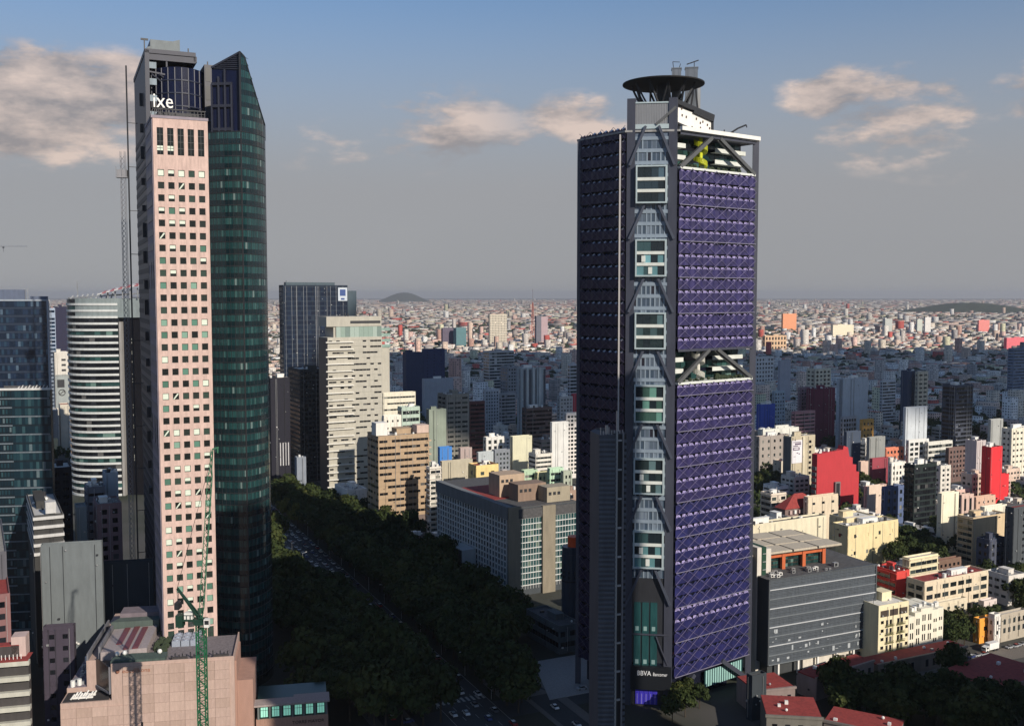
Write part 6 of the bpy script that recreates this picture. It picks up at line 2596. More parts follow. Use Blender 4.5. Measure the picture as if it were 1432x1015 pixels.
# ---------------------------------------------------------------- right hand side
def grey_office():
    yaw = radians(25)
    C, w, d, h = corner_fit(1058, 1075, 1225, 812, None, 392, yaw)
    d = 30.0
    root = thing('grey_office', 'wide slate grey louvred office with four thin white lines across its front', 'office building', (C.x, C.y, 0), yaw)
    b = MB()
    b.box(0, w, .3, d, 5.5, h)
    b.box(2, w - 1, 2.5, d, 0, 5.5)
    b.build('core', mat('office_core', (.05, .055, .06), .6, var=.2), root)
    n = 9
    z0 = 5.5
    fh = (h - z0) / n
    sl = MB()
    for k in range(n):
        for j in range(6):
            z = z0 + k * fh + j * fh / 6
            sl.box(.4, w - .4, -.12 - .10 * (j % 2), .28, z + .05, z + fh / 6 - .04)
    sl.build('louvre_bands', mat('office_louvre', (.085, .10, .12), .5, .1, var=.25, scale=.3), root, kind='stuff')
    for k in range(n):
        e = MB()
        z = z0 + k * fh
        e.box(.4, w - .4, -.5, -.03, z - .14, z + .14)
        e.build('floor_line', mat('office_line_white', (.55, .57, .60), .5, var=.05) if k % 2 == 0 and k else mat('office_line_grey', (.17, .19, .21), .5, var=.05), root)
    e = MB()
    e.box(-.2, .4, -.5, .3, z0, h + .5)
    e.box(w - .4, w + .2, -.5, .3, z0, h + .5)
    e.box(-.2, w + .2, -.5, .3, h + .01, h + .6)
    e.build('front_frame', mat('office_frame', (.07, .08, .09), .5), root)
    v = MB()
    r = random.Random(9)
    for k in range(34):
        x, kk = r.uniform(1, w - 3), r.choice((0, 0, 1, 1, 2, 3))
        v.box(x, x + r.uniform(.5, 1.4), -.32, -.23, z0 + kk * fh + r.uniform(.8, 3), z0 + kk * fh + r.uniform(.8, 3) + .25)
    v.build('open_flaps', mat('flap_pale', (.42, .45, .48), .4, var=.1), root, kind='stuff')
    g = MB()
    g.box(w * .35, w * .99, 1.8, 2.4, 0, 5.4)
    g.build('ground_wall', mat('office_ground', (.62, .58, .52), .8), root)
    for x in (.1, .28, .46, .64, .80, .95):
        c = MB()
        c.box(w * x - .4, w * x + .4, -.2, .6, 0, 5.4)
        c.build('column', WHITE, root)
    for k in range(3):
        s = MB()
        s.box(w * (.66 + .1 * k), w * (.73 + .1 * k), .9, 1.7, .2, 3.2)
        s.build('ground_bay', mat('ground_bay_dark', (.05, .045, .04), .7), root)
    rf = MB()
    rf.box(0, w, .4, d, h + .01, h + .3)
    rf.build('roof', ROOFD, root)
    for k in range(20):
        u = MB()
        x, y = 2 + r.uniform(0, w * .72), r.uniform(1.2, 6.5)
        s = r.uniform(.7, 1.7)
        u.box(x, x + s * 1.3, y, y + s, h + .3, h + .3 + s)
        u.box(x + s * .2, x + s, y - .06, y - .01, h + .5, h + .1 + s, 1)
        u.build('air_unit', [METAL if k % 3 else WHITE, DARKMETAL], root)
    # pale pilasters at its left, with a dark green strip between
    for (px0, px1, c, nm) in ((1058, 1065, (.62, .58, .52), 'pale_pilaster'), (1067, 1074, (.012, .05, .03), 'green_strip'), (1075, 1086, (.60, .56, .50), 'pale_pilaster')):
        A, B_ = unproj(px0, 840, 398), unproj(px1, 840, 398)
        x0, y0 = (A.x - C.x) * cos(yaw) + (398 - C.y) * sin(yaw), -(A.x - C.x) * sin(yaw) + (398 - C.y) * cos(yaw)
        ww = (B_.x - A.x) / cos(yaw) * .95
        if nm == 'green_strip':
            y0 += 1.0
        m = MB()
        m.box(x0, x0 + ww, y0 + (3 if px0 == 1075 else 0), y0 + 16, 0, zat(766 if px0 < 1075 else 770, 398))
        m.build(nm, wallm(c), root)
        if nm == 'green_strip':
            for k in range(15):
                q = MB()
                q.box(x0 + .2, x0 + ww - .2, y0 - .3, y0 - .02, 3 + k * 3.2, 3.3 + k * 3.2)
                q.build('strip_ledge', METAL, root)
    # roof pavilion: orange portal frames, glass, cellular roof
    zr = zat(765, 415)
    y0 = 11.0
    xs = [w * t for t in (.10, .29, .48, .67)]
    OR = mat('portal_orange', (.52, .12, .04), .6, var=.15)
    for i, x in enumerate(xs):
        m = MB()
        m.box(x - .8, x + .8, y0 - .6, y0 + .6, h, zr)
        m.box(x - .5, x + .5, y0 + .6, y0 + 14, zr - 1.8, zr - .02)
        m.build('orange_portal', OR, root)
        if i < 3:
            m = MB()
            m.box(x + .8, xs[i + 1] - .8, y0 - .3, y0 + .3, zr - 2.2, zr - .9)
            m.build('orange_beam', OR, root)
            g = MB()
            for q in range(6):
                xa = x + .9 + q * (xs[i + 1] - x - 1.8) / 6
                for zz in range(3):
                    g.poly([(xa + .06, y0 + 1.5, h + .5 + zz * (zr - h - 3) / 3), (xa + (xs[i + 1] - x - 1.8) / 6 - .06, y0 + 1.5, h + .5 + zz * (zr - h - 3) / 3),
                            (xa + (xs[i + 1] - x - 1.8) / 6 - .06, y0 + 1.5, h + .3 + (zz + 1) * (zr - h - 3) / 3), (xa + .06, y0 + 1.5, h + .3 + (zz + 1) * (zr - h - 3) / 3)])
            g.build('pavilion_glass', PANES_TEAL, root, kind='stuff')
    b = MB()
    b.box(xs[0], xs[3], y0 + 1.8, y0 + 26, h, zr - .5)
    b.build('pavilion_core', mat('pavilion_dark', (.10, .045, .03), .8), root)
    for i in range(4):
        for j in range(3):
            m = MB()
            x0 = w * (-.12 + .235 * i) - j * 1.2
            m.box(x0 + .5, x0 + w * .235 - .5, y0 - 2.2 + j * 10, y0 + 6.9 + j * 10, zr, zr + .8)
            m.build('roof_panel', mat('pavilion_roof_pale', (.50, .44, .35), .9, var=.2, scale=.4), root)
    m = MB()
    m.box(-w * .12, w * .82, y0 - 1.9, y0 + 27, zr - .35, zr + .2)
    m.build('roof_slab', mat('pavilion_roof_edge', (.12, .10, .08), .9), root)
    foot(Vector((C.x - 12, C.y - 2, 0)), w + 12, d + 14, yaw, 3)
    RECT.append((1056, 1226, 735, 945, 392))


grey_office()


def rt(nm, lb, x0, xm, x1, yt, yg, Y, col, st, rf, bay=3.2, fl_=3.3, wf=.55, hf=.5, yv=None, clutter=3, panes=None, lst=None, skip=.04, cat=None, yaw=YAW, **k):
    cat = cat or ('house' if nm.endswith('house') else 'tower' if nm.endswith('tower') else 'building')
    return building(nm, lb, cat, x0, xm, x1, yt, yg, Y, col, st, lst, rf, bay, fl_, wf, hf, panes, None, clutter, yaw, skip, yv, zbase=2, **k)


rt('cream_wall_building', 'long plain cream walled building with a dark blue roof behind the grey office', 1030, 1040, 1156, 738, None, 470, (.70, .64, .48), 'blank', 'd', yv=760, clutter=2)
rt('yellow_house', 'yellow house with a white raised attic and small square windows', 1164, 1186, 1256, 738, 795, None, (.74, .62, .36), 'grid', 'l', 9, 8, .18, .22, 760, 5, skip=.2)
root, C, w, d, h = rt('white_attic_house', 'white roofed attic house joined to the left of the yellow house', 1160, 1184, 1222, 727, None, 566, (.66, .56, .36), 'grid', 'w', 5, 6, .5, .3, 735, 1)


def hip_house():
    C, w, d, h = corner_fit(1086, 1098, 1148, 712, 760, None, YAW)
    root = thing('hip_roof_house', 'house with a broad dark red hipped roof and a row of white dormers', 'house', (C.x, C.y, 0), YAW)
    b = MB()
    b.box(0, w, 0, d, 0, h)
    b.build('wall', wallm((.20, .14, .13)), root)
    r = MB()
    zt = h + 8
    r.mesh([(-1, -1, h), (w + 1, -1, h), (w + 1, d + 1, h), (-1, d + 1, h), (w * .36, d * .5, zt), (w * .60, d * .5, zt)],
           [(0, 1, 5, 4), (1, 2, 5), (2, 3, 4, 5), (3, 0, 4), (3, 2, 1, 0)])
    r.build('roof', ROOFR, root)
    for k in range(7):
        q = MB()
        x = w * (.10 + .125 * k)
        q.box(x, x + 1.6, -1.2, -.02, h - 3.2, h - 1.0)
        q.build('dormer', WHITE if k % 2 else mat('dormer_pink', (.5, .36, .34)), root)
    t = MB()
    t.ball((w * .7, d * .3, h + 5.4), 1.3, 0, 8, 5)
    t.build('water_tank', TANKW, root)
    foot(C, w, d, YAW)
    RECT.append((1090, 1150, 690, 722, C.y))


hip_house()


def stepped_red():
    """blank red party wall whose right end steps down"""
    C, w, d, h = corner_fit(1139, 1143, 1202, 632, None, 690, YAW)
    root = thing('stepped_red_building', 'bright red blank party wall building whose right end steps down', 'building', (C.x, C.y, 0), YAW)
    d = 5.0
    pts = [(0, 0), (w, 0), (w, h * .62), (w * .93, h * .62), (w * .93, h * .74), (w * .84, h * .74), (w * .84, h * .86), (w * .76, h * .88), (w * .72, h * 1.03), (w * .62, h * 1.06), (w * .60, h), (0, h * .96)]
    m = MB()
    n = len(pts)
    v = [(x, 0, z) for x, z in pts] + [(x, d, z) for x, z in pts]
    m.mesh(v, [tuple(range(n)), tuple(range(n, 2 * n))[::-1]] + [((i + 1) % n, i, n + i, n + (i + 1) % n) for i in range(n)])
    m.build('wall', mat('wall_red', (.47, .035, .045), .8, var=.10), root)
    s = MB()
    for k in range(8):
        s.box(-.8, -.02, .5, 4.5, 3 + k * 4, 5.4 + k * 4)
    s.build('side_balconies', mat('dim_balcony', (.16, .14, .14), .8), root, kind='stuff')
    l = MB()
    l.box(w * .40, w * .52, -1.6, -.02, 6, h * .50)
    l.box(w * .42, w * .50, -1.7, -1.6, 7, h * .48, 1)
    l.build('light_well', [mat('well_grey', (.20, .17, .17), .8), DARKMETAL], root)
    r = random.Random(1)
    for k in range(6):
        q = MB()
        x = w * r.uniform(.05, .55)
        q.box(x, x + 1.4, 2, 3.4, h * .96, h * .96 + r.uniform(1.5, 3.2))
        q.build('water_tank', TANKB if k % 2 else TANKW, root)
    for k in range(4):
        q = MB()
        x = w * (.63 + .07 * k)
        q.box(x, x + 2, 2, 5, h * (.9 - .07 * k), h * (.9 - .07 * k) + 3)
        q.build('roof_hut', WHITE, root)
    foot(C, w, d, YAW)
    RECT.append((1139, 1200, 626, 673, C.y))


stepped_red()


def advert_building():
    root, C, w, d, h = rt('advert_building', 'grey sided block carrying a tall white printed banner', 1096, 1107, 1140, 612, None, 745, (.50, .44, .32), 'blank', 'l', yv=650)
    b = MB()
    b.box(.2, w * .44, -.35, -.02, zat(648, 745), zat(616, 745))
    b.build('banner', mat('banner_white', (.74, .72, .76), .6, var=.05), root)
    b = MB()
    for (x0, x1, za, zb) in ((.06, .38, .90, .93), (.12, .38, .80, .87), (.05, .26, .73, .77), (.31, .36, .74, .76), (.05, .32, .56, .60), (.05, .09, .60, .66), (.28, .32, .60, .66), (.05, .32, .66, .69), (.20, .26, .42, .46), (.28, .34, .38, .42), (.08, .16, .28, .30)):
        zz0, zz1 = zat(648, 745), zat(616, 745)
        b.box(w * x0 + .2, w * x1 + .2, -.42, -.36, zz0 + (zz1 - zz0) * za, zz0 + (zz1 - zz0) * zb)
    b.build('banner_print', mat('print_dark', (.10, .07, .12), .6, var=0), root)
    b = MB()
    for k in range(7):
        b.box(w * .74, w * .84, -.1, .01, h - 5 - k * 3.9, h - 3 - k * 3.9)
    b.build('windows', PANES_DARK, root, kind='stuff')
    b = MB()
    b.box(w * .46, w * .55, -.6, -.02, 2, h)
    b.build('pale_pier', mat('pier_pale', (.62, .56, .42)), root)
    b = MB()
    b.box(-.4, -.02, 0, d, 0, h)
    b.build('grey_side', mat('grey_side', (.12, .135, .14), .85), root)


advert_building()


def hotel():
    yaw = radians(26)
    root, C, w, d, h = rt('cream_hotel', 'cream hotel front with wrought balconies and a dark top gallery beside the grey office', 1226, 1229, 1271, 850, None, 405, (.76, .68, .46), 'blank', 'w', yv=915, clutter=1, cat='hotel', yaw=yaw, depth=14)
    r = MB()
    for k in range(3):
        r.box(w * (.06 + .31 * k), w * (.33 + .31 * k), -.12, .01, h - 4.0, h - 1.4)
    r.build('top_gallery', mat('gallery_dark', (.06, .045, .035), .6), root)
    zs = [h - 7.4 - k * 3.5 for k in range(5)]
    for z in zs:
        for (x, ww) in ((.08, .09), (.25, .07), (.37, .07), (.62, .07), (.74, .07), (.90, .08)):
            m = MB()
            small = x in (.08, .90)
            m.box(w * x, w * (x + ww), -.10, .01, z + (.6 if small else -.5), z + 1.9, 0)
            m.box(w * x - .08, w * (x + ww) + .08, -.16, .01, z + 1.9, z + 2.05, 1)
            m.build('window', [PANES_DARK, mat('trim_cream', (.7, .66, .5), .7)], root)
        for x in (.23, .60):
            m = MB()
            m.box(w * x, w * (x + .24), -1.0, -.02, z - .7, z - .52)
            for i in range(9):
                m.bar((w * (x + .24 * i / 8), -.95, z - .52), (w * (x + .24 * i / 8), -.95, z + .35), .035)
            m.bar((w * x, -.95, z + .35), (w * (x + .24), -.95, z + .35), .05)
            m.build('balcony', mat('iron_balcony', (.22, .21, .10), .6), root)
    # stepped curved wing: six bays
    q = thing('white_wing', 'white stepped hotel wing of six bays running on right of the cream hotel', 'hotel', (C.x + w * cos(yaw), C.y + w * sin(yaw), 0), yaw)
    u0 = .15
    r2 = random.Random(4)
    for k in range(6):
        ww = 3.55
        zt = h - 6.2 + [.0, 1.4, 2.6, 2.4, 1.0, 1.2][k]
        b = MB()
        y0 = .12 * k * k * .35
        b.box(u0, u0 + ww - .12, y0, 15 + y0, 0, zt, 0)
        for z in (zt - 4.0, zt - 8.2, zt - 12.2):
            for xx in (.25, .58):
                b.box(u0 + ww * xx, u0 + ww * (xx + .16), y0 - .10, y0 + .01, z - 1.2, z + (1.4 if k < 4 else .2), 1)
        b.build('bay', [mat('wing_white', (.76, .72, .60), .8, var=.1), PANES_DARK], q)
        for _ in range(2):
            t = MB()
            x = u0 + r2.uniform(.2, 2)
            t.box(x, x + 1.2, y0 + 2, y0 + 3.4, zt, zt + r2.uniform(1, 2))
            t.build('roof_hut', WHITE, q)
        u0 += ww
    foot(C, w + 22, 20, yaw)
    RECT.append((1226, 1324, 840, 915, 405))


hotel()


def long_red_roof(nm, lb, xa, ya, xb, yb, z, depth, col=(.22, .18, .15)):
    A, B_ = ground(xa, ya, z), ground(xb, yb, z)
    yaw = math.atan2(B_.y - A.y, B_.x - A.x)
    w = (B_ - A).length
    root = thing(nm, lb, 'building', (A.x, A.y, 0), yaw)
    b = MB()
    b.box(0, w, 0, depth, 0, z)
    b.box(-.4, w + .4, -.4, .5, z, z + .8)
    b.build('wall', wallm(col), root)
    r = MB()
    r.box(.1, w, .55, depth, z + .004, z + .5)
    r.build('roof', ROOFR, root)
    rr = random.Random(int(xa))
    win = MB()
    dress(b, win, 'F', w, depth, .6, z - .6, 4, z, .4, .6, 'plain', .1, rr, proud=0)
    win.build('windows', PANES_DARK, root, kind='stuff')
    for k in range(max(3, int(w / 7))):
        t = MB()
        x, y = rr.uniform(.5, w - 1.5), rr.uniform(1, depth - 1.5)
        if rr.random() < .5:
            t.ball((x, y, z + 1.1), rr.uniform(.45, .8), 0, 8, 5)
        else:
            t.box(x, x + rr.uniform(.6, 1.5), y, y + 1, z + .5, z + rr.uniform(1.1, 1.8))
        t.build('roof_tank', TANKW if rr.random() < .7 else METAL, root)
    foot(Vector((A.x, A.y, 0)), w, depth, yaw, 1)
    RECT.append((xa, xb, min(ya, yb) - 12, max(ya, yb), A.y))
    return root


long_red_roof('red_roofed_row', 'long low building with a dark red roof at the foot of the cream hotel', 1228, 931, 1352, 905, 6, 9)
long_red_roof('red_terrace_annex', 'red flat roofed annex with white tanks below the grey office front', 1142, 950, 1222, 925, 8, 9, (.28, .22, .20))
long_red_roof('colonial_house', 'low old house with a red roof and pale cornice left of the park trees', 1058, 968, 1112, 962, 9, 15, (.24, .19, .18))
long_red_roof('old_corner_house', 'old corner house with a red roof scattered with white tanks at the lower edge', 1072, 1002, 1150, 1006, 10, 18, (.17, .16, .14))
long_red_roof('red_shed', 'long red roofed shed at the bottom edge under the park trees', 1152, 1009, 1254, 1030, 8, 14, (.16, .14, .13))
long_red_roof('red_market_hall', 'broad dark red roofed hall with white fittings at the right edge of the park', 1398, 968, 1470, 940, 9, 24, (.20, .12, .11))
b_ = rt('stone_gable_house', 'narrow mauve grey stone house end standing before the park trees', 1134, 1138, 1157, 958, None, 372, (.30, .25, .24), 'blank', 'r', yv=985, clutter=1, depth=9)
b_ = rt('dark_corner_block', 'plain dark block at the foot of the purple tower left of the old houses', 1046, 1052, 1072, 948, None, 352, (.03, .035, .05), 'blank', 'd', yv=1000, clutter=0)

TR = [
 ('cream_apartments', 'cream apartment house with dark balcony corners behind the red slim house', 1262, 1272, 1312, 783, 845, None, (.74, .66, .46), 'ledge', 'l', 4, 3.6, .7, .5, 800),
 ('red_slim_house', 'narrow red fronted house with dark side balconies left of the long apartments', 1222, 1254, 1272, 802, 862, None, (.62, .06, .05), 'blank', 'r', 3, 3.4, .5, .5, 850),
 ('brown_gable_house', 'brown house with a bright red barrel roof behind the long apartments', 1306, 1312, 1344, 786, 830, None, (.18, .11, .08), 'grid', 'r', 3, 3.4, .5, .5, 800),
 ('long_apartments', 'long cream four storey apartments with red roof terraces and open galleries', 1268, 1293, 1382, 816, 875, None, (.66, .56, .42), 'grid', 'r', 5.4, 4.2, .78, .55, 840),
 ('low_cream_house', 'low cream flat roofed house in front of the long apartments', 1294, 1300, 1352, 848, 880, None, (.66, .58, .44), 'grid', 'l', 5, 4, .4, .4, 862),
 ('pink_hut_house', 'small pinkish white house right of the low cream house', 1372, 1376, 1394, 843, 872, None, (.68, .58, .54), 'blank', 'l', 4, 4, .4, .4, 860),
 ('orange_house', 'small bright orange house front with a white cornice near the truck', 1364, 1370, 1388, 868, 900, None, (.80, .34, .05), 'grid', 'l', 5, 8, .45, .3, 893),
 ('white_slim_house', 'slim white house with three stacked windows right of the orange house', 1389, 1391, 1399, 862, 902, None, (.74, .71, .66), 'grid', 'l', 4, 4, .5, .4, 895),
 ('mottled_house', 'mottled grey house front overgrown with bare creeper at the right edge', 1397, 1400, 1436, 862, 898, None, (.42, .37, .30), 'grid', 'l', 3, 3.4, .5, .6, 890),
 ('tan_balcony_tower', 'tan blank fronted apartment tower with dark side balconies and a white roof house', 1339, 1361, 1408, 726, 795, None, (.62, .48, .31), 'blank', 'l', 3, 3.6, .5, .5, 755),
 ('white_roof_house', 'white roof house with small openings on top of the tan balcony tower', 1374, 1377, 1408, 711, None, 572, (.74, .70, .58), 'blank', 'l', 3, 3, .5, .5, 722),
 ('white_party_house', 'plain bright white party wall house right of the dark glass tower', 1312, 1317, 1341, 692, 775, None, (.80, .74, .58), 'blank', 'r', 3, 3, .5, .5, 732),
 ('pink_pier_house', 'pink house with tall white piers between white party wall and tan tower', 1340, 1345, 1362, 694, 745, None, (.58, .42, .36), 'grid', 'l', 5, 12, .4, .8, 714),
 ('salmon_roof_house', 'low salmon house with red roof pieces above the tan tower', 1362, 1365, 1392, 697, 735, None, (.60, .40, .30), 'grid', 'r', 5, 5, .3, .3, 708),
 ('dark_glass_tower', 'black curtain wall tower with a thin red roof edge left of the white party wall', 1265, 1279, 1310, 652, 748, None, (.014, .018, .022), 'band', 'd', 2.4, 3.6, .92, .7, 735),
 ('blue_tarp_house', 'house under blue netting left of the black tower', 1236, 1238, 1265, 683, 735, None, (.10, .14, .27), 'grid', 'r', 5, 5, .4, .5, 720),
 ('peach_house', 'small peach coloured wall house left of the blue netted house', 1210, 1213, 1236, 682, 725, None, (.70, .56, .46), 'blank', 'l', 3, 3, .5, .5, 702),
 ('white_window_house', 'white house with a grid of dark windows above the blue netted house', 1244, 1247, 1267, 649, 695, None, (.74, .72, .66), 'grid', 'g', 3.4, 4.2, .5, .55, 680),
 ('dark_red_house', 'dull crimson house with three small lamps right of the stepped red wall', 1217, 1220, 1242, 643, 690, None, (.30, .05, .07), 'blank', 'g', 3, 3, .5, .5, 668),
 ('coral_house', 'coral house with dark square windows above the crimson house', 1236, 1239, 1264, 628, 665, None, (.66, .22, .13), 'grid', 'r', 4, 4.4, .5, .5, 640),
 ('peach_stub_house', 'small peach wall stub between stepped red wall and crimson house', 1202, 1204, 1218, 647, 680, None, (.62, .46, .38), 'blank', 'l', 3, 3, .5, .5, 658),
 ('white_modern_house', 'white modern house with framed window bays right of the coral house', 1268, 1271, 1299, 617, 665, None, (.68, .68, .66), 'grid', 'g', 6, 4.4, .7, .6, 640),
 ('white_terrace_house', 'long white terraced house with dark strip windows right of the framed bays', 1294, 1298, 1332, 620, 665, None, (.64, .63, .58), 'band', 'g', 4, 4.4, .9, .5, 640),
 ('umber_brick_house', 'dull umber brick house left of the violet grey tower', 1324, 1327, 1351, 628, 675, None, (.16, .10, .09), 'grid', 'r', 4, 4, .5, .5, 648),
 ('violet_grey_tower', 'violet grey tower with one pale right face and a red roof edge', 1350, 1366, 1379, 618, 690, None, (.52, .46, .46), 'blank', 'r', 3, 3, .5, .5, 660),
 ('red_slim_tower', 'slim bright red windowless tower with a low red wing', 1373, 1386, 1402, 627, 715, None, (.72, .03, .04), 'blank', 'l', 3, 3, .5, .5, 682),
 ('red_low_wing', 'low red wing at the foot of the slim red tower', 1398, 1400, 1411, 665, 708, None, (.70, .03, .04), 'blank', 'r', 3, 3, .5, .5, 682),
 ('white_window_tower', 'white apartment tower with small dark windows at the right edge', 1401, 1415, 1452, 601, 680, None, (.74, .70, .58), 'grid', 'l', 4.4, 4.4, .5, .35, 645),
 ('grey_blank_tower', 'grey blank concrete tower with flared roof left of the white window tower', 1383, 1386, 1403, 588, None, 860, (.36, .37, .36), 'blank', 'w', 3, 3, .5, .5, 612),
 ('dark_edge_tower', 'dark slate tower with a pink roof edge at the right picture edge', 1406, 1418, 1470, 712, 815, None, (.06, .065, .08), 'grid', 'r', 12, 3.6, .12, .4, 800),
 ('navy_low_house', 'navy two storey block under the tan balcony tower', 1366, 1384, 1408, 757, 812, None, (.06, .07, .11), 'grid', 'd', 4, 4, .5, .5, 800),
 ('pale_apartment_house', 'cream apartment house with pink roof edge right of the hip roofed house', 1124, 1130, 1172, 697, 760, None, (.66, .56, .42), 'grid', 'r', 7, 6, .3, .25, 725),
 ('white_long_house', 'long white upper house over a red terrace near the purple tower', 1060, 1067, 1117, 602, 660, None, (.66, .66, .60), 'grid', 'l', 12, 9, .1, .15, 613),
 ('red_terrace_house', 'red flat roof and grey walls under the long white upper house', 1056, 1062, 1104, 612, 668, None, (.34, .30, .27), 'grid', 'r', 6, 6, .3, .4, 640),
 ('pale_blue_tower', 'pale grey blue windowless tower with three tall vertical panels', 1170, 1179, 1214, 531, None, 960, (.42, .47, .52), 'blank', 'l', 3, 3, .5, .5, 583),
 ('grid_base_house', 'grey window grid base under the pale grey blue tower', 1176, 1179, 1198, 584, None, 935, (.40, .40, .42), 'grid', 'g', 3.4, 4, .7, .6, 602),
 ('amber_house', 'small amber house at the foot of the pale grey blue tower', 1203, 1206, 1222, 588, None, 930, (.66, .36, .09), 'grid', 'l', 4, 5, .4, .4, 602),
 ('cream_window_tower', 'cream tower with three columns of dark windows and a blue grey side', 1128, 1140, 1162, 517, None, 1080, (.62, .58, .46), 'grid', 'g', 5, 4.2, .62, .5, 545),
 ('maroon_wall_block', 'blank maroon wall block with side balconies below the cream window tower', 1128, 1137, 1168, 545, None, 1000, (.17, .03, .06), 'blank', 'r', 3, 3.4, .5, .5, 574),
 ('mauve_house', 'mauve balcony house left of the blank maroon wall', 1116, 1120, 1136, 543, None, 1020, (.28, .18, .21), 'grid', 'g', 4, 3.4, .5, .5, 575),
 ('pink_terrace_house', 'pink terrace house with strip windows below the maroon wall', 1107, 1112, 1140, 577, None, 940, (.42, .22, .23), 'band', 'g', 4, 3.6, .9, .4, 598),
 ('blue_roof_house', 'low house with a strong blue front near the purple tower', 1058, 1064, 1084, 567, None, 960, (.04, .09, .42), 'blank', 'g', 3, 3, .5, .5, 577),
 ('pale_blue_house', 'pale blue house with dark doors right of the strong blue front', 1080, 1083, 1098, 548, None, 1000, (.36, .44, .50), 'grid', 'l', 3, 3.6, .5, .5, 575),
 ('grey_square_house', 'plain grey square block in the shade beyond the trees', 1088, 1091, 1106, 505, None, 1350, (.36, .37, .42), 'blank', 'g', 3, 3, .5, .5, 522),
 ('white_bay_house', 'white house row with dark bays at the foot of the lit district', 1054, 1057, 1082, 500, None, 1500, (.58, .58, .58), 'grid', 'l', 6, 6, .5, .5, 520),
 ('cream_slab_tower', 'cream tower with paired windows right of a navy sided half', 1280, 1284, 1298, 521, None, 1020, (.52, .48, .38), 'grid', 'l', 6, 4.4, .7, .4, 570),
 ('navy_half_tower', 'navy windowless half tower joined left of the cream paired window tower', 1260, 1270, 1283, 520, None, 1025, (.045, .055, .11), 'blank', 'g', 3, 3, .5, .5, 565),
 ('white_lettered_house', 'pale blue white blank block with small dark marks along its top', 1263, 1267, 1297, 571, None, 880, (.56, .60, .64), 'blank', 'r', 3, 3, .5, .5, 597),
 ('steel_dark_tower', 'dark steel blue tower with thin floor lines and a pale right edge', 1318, 1337, 1361, 540, None, 900, (.06, .075, .10), 'band', 'g', 3.4, 3.7, .9, .66, 603),
 ('blue_edge_tower', 'steel blue tower with fine floor lines at the right edge under the pink blocks', 1410, 1418, 1450, 488, None, 1450, (.16, .21, .30), 'band', 'd', 4, 4.4, .95, .3, 530),
 ('striped_shade_house', 'white striped house right of the pale grey blue tower', 1231, 1234, 1253, 533, None, 1150, (.48, .50, .53), 'band', 'l', 3, 3.6, .9, .5, 550),
 ('grey_far_house', 'grey blank block high above the red slim house', 1214, 1216, 1238, 613, None, 800, (.26, .27, .26), 'blank', 'l', 3, 3, .5, .5, 635),
 ('navy_shade_house', 'navy shaded block left of the grey blank block', 1181, 1184, 1204, 605, None, 810, (.05, .065, .11), 'blank', 'w', 3, 3, .5, .5, 632),
 ('amber_far_block', 'plain orange block shining in the far lit district', 1093, 1095, 1114, 439, None, 4300, (.75, .32, .17), 'blank', 'r', 9, 9, .5, .5, 452),
 ('cream_far_block', 'big cream white block crowning the lit far district', 1162, 1165, 1194, 455, None, 3500, (.76, .68, .52), 'blank', 'l', 9, 9, .5, .5, 466),
 ('coral_far_block', 'coral pink block on the far plain near the dark hill', 1367, 1369, 1384, 448, None, 3900, (.70, .24, .22), 'blank', 'r', 9, 9, .5, .5, 458),
 ('rose_far_block', 'rose red long block at the right edge of the far plain', 1404, 1408, 1440, 473, None, 2700, (.70, .16, .19), 'blank', 'r', 9, 9, .5, .5, 482),
 ('tan_far_block', 'tan stepped block with tall piers in the lit far district', 1066, 1070, 1100, 470, None, 2700, (.62, .42, .27), 'grid', 'l', 10, 14, .5, .6, 490),
 ('grey_far_tower', 'pale grey far tower left of a pair of white ones', 1234, 1238, 1248, 446, None, 3800, (.44, .46, .44), 'blank', 'l', 9, 9, .5, .5, 458),
 ('white_far_tower', 'white far tower rising beside a pale grey one near the hill', 1292, 1294, 1302, 444, None, 3800, (.66, .64, .62), 'blank', 'l', 9, 9, .5, .5, 456),
 ('grey_twin_far_tower', 'pale grey green far tower just left of the white one', 1281, 1283, 1290, 447, None, 3780, (.50, .53, .48), 'blank', 'l', 9, 9, .5, .5, 455),
]
for t in TR:
    nm, lb, x0, xm, x1, yt, yg, Y, col, st, rf, bay, fl_, wf, hf, yv = t
    rt(nm, lb, x0, xm, x1, yt, yg, Y, col, st, rf, bay, fl_, wf, hf, yv, 4 if (Y or 700) < 1100 else 1,
       PANES_DARK if sum(col) < .5 else None, 'ledge' if nm == 'tan_balcony_tower' or nm == 'red_slim_house' else None, proud=.22 if (Y or 700) < 1600 else 0)


def truck():
    A = ground(1379, 913, 0)
    root = thing('white_truck', 'white box truck on the street near the small orange house', 'truck', (A.x, A.y, 0), radians(28))
    b = MB()
    b.box(2.2, 8.2, 0, 2.4, .9, 3.6)
    b.build('cargo_box', WHITE, root)
    b = MB()
    b.prism([(0, .1), (2.1, .1), (2.1, 2.3), (0, 2.3)], .6, [2.2, 2.7, 2.7, 2.2])
    b.build('cab', WHITE, root)
    b = MB()
    b.box(-.03, .4, .25, 2.15, 1.5, 2.15)
    b.box(.5, 1.7, .06, .12, 1.5, 2.3)
    b.build('windscreen', DARKMETAL, root)
    for (x, y) in ((1, 0), (1, 2.1), (5.2, 0), (5.2, 2.1), (7.2, 0), (7.2, 2.1)):
        w_ = MB()
        w_.bar((x, y - .02, .5), (x, y + .32, .5), .5, 0, 10)
        w_.build('wheel', DARKMETAL, root)
    foot(A, 9, 3, radians(28), 2)


truck()

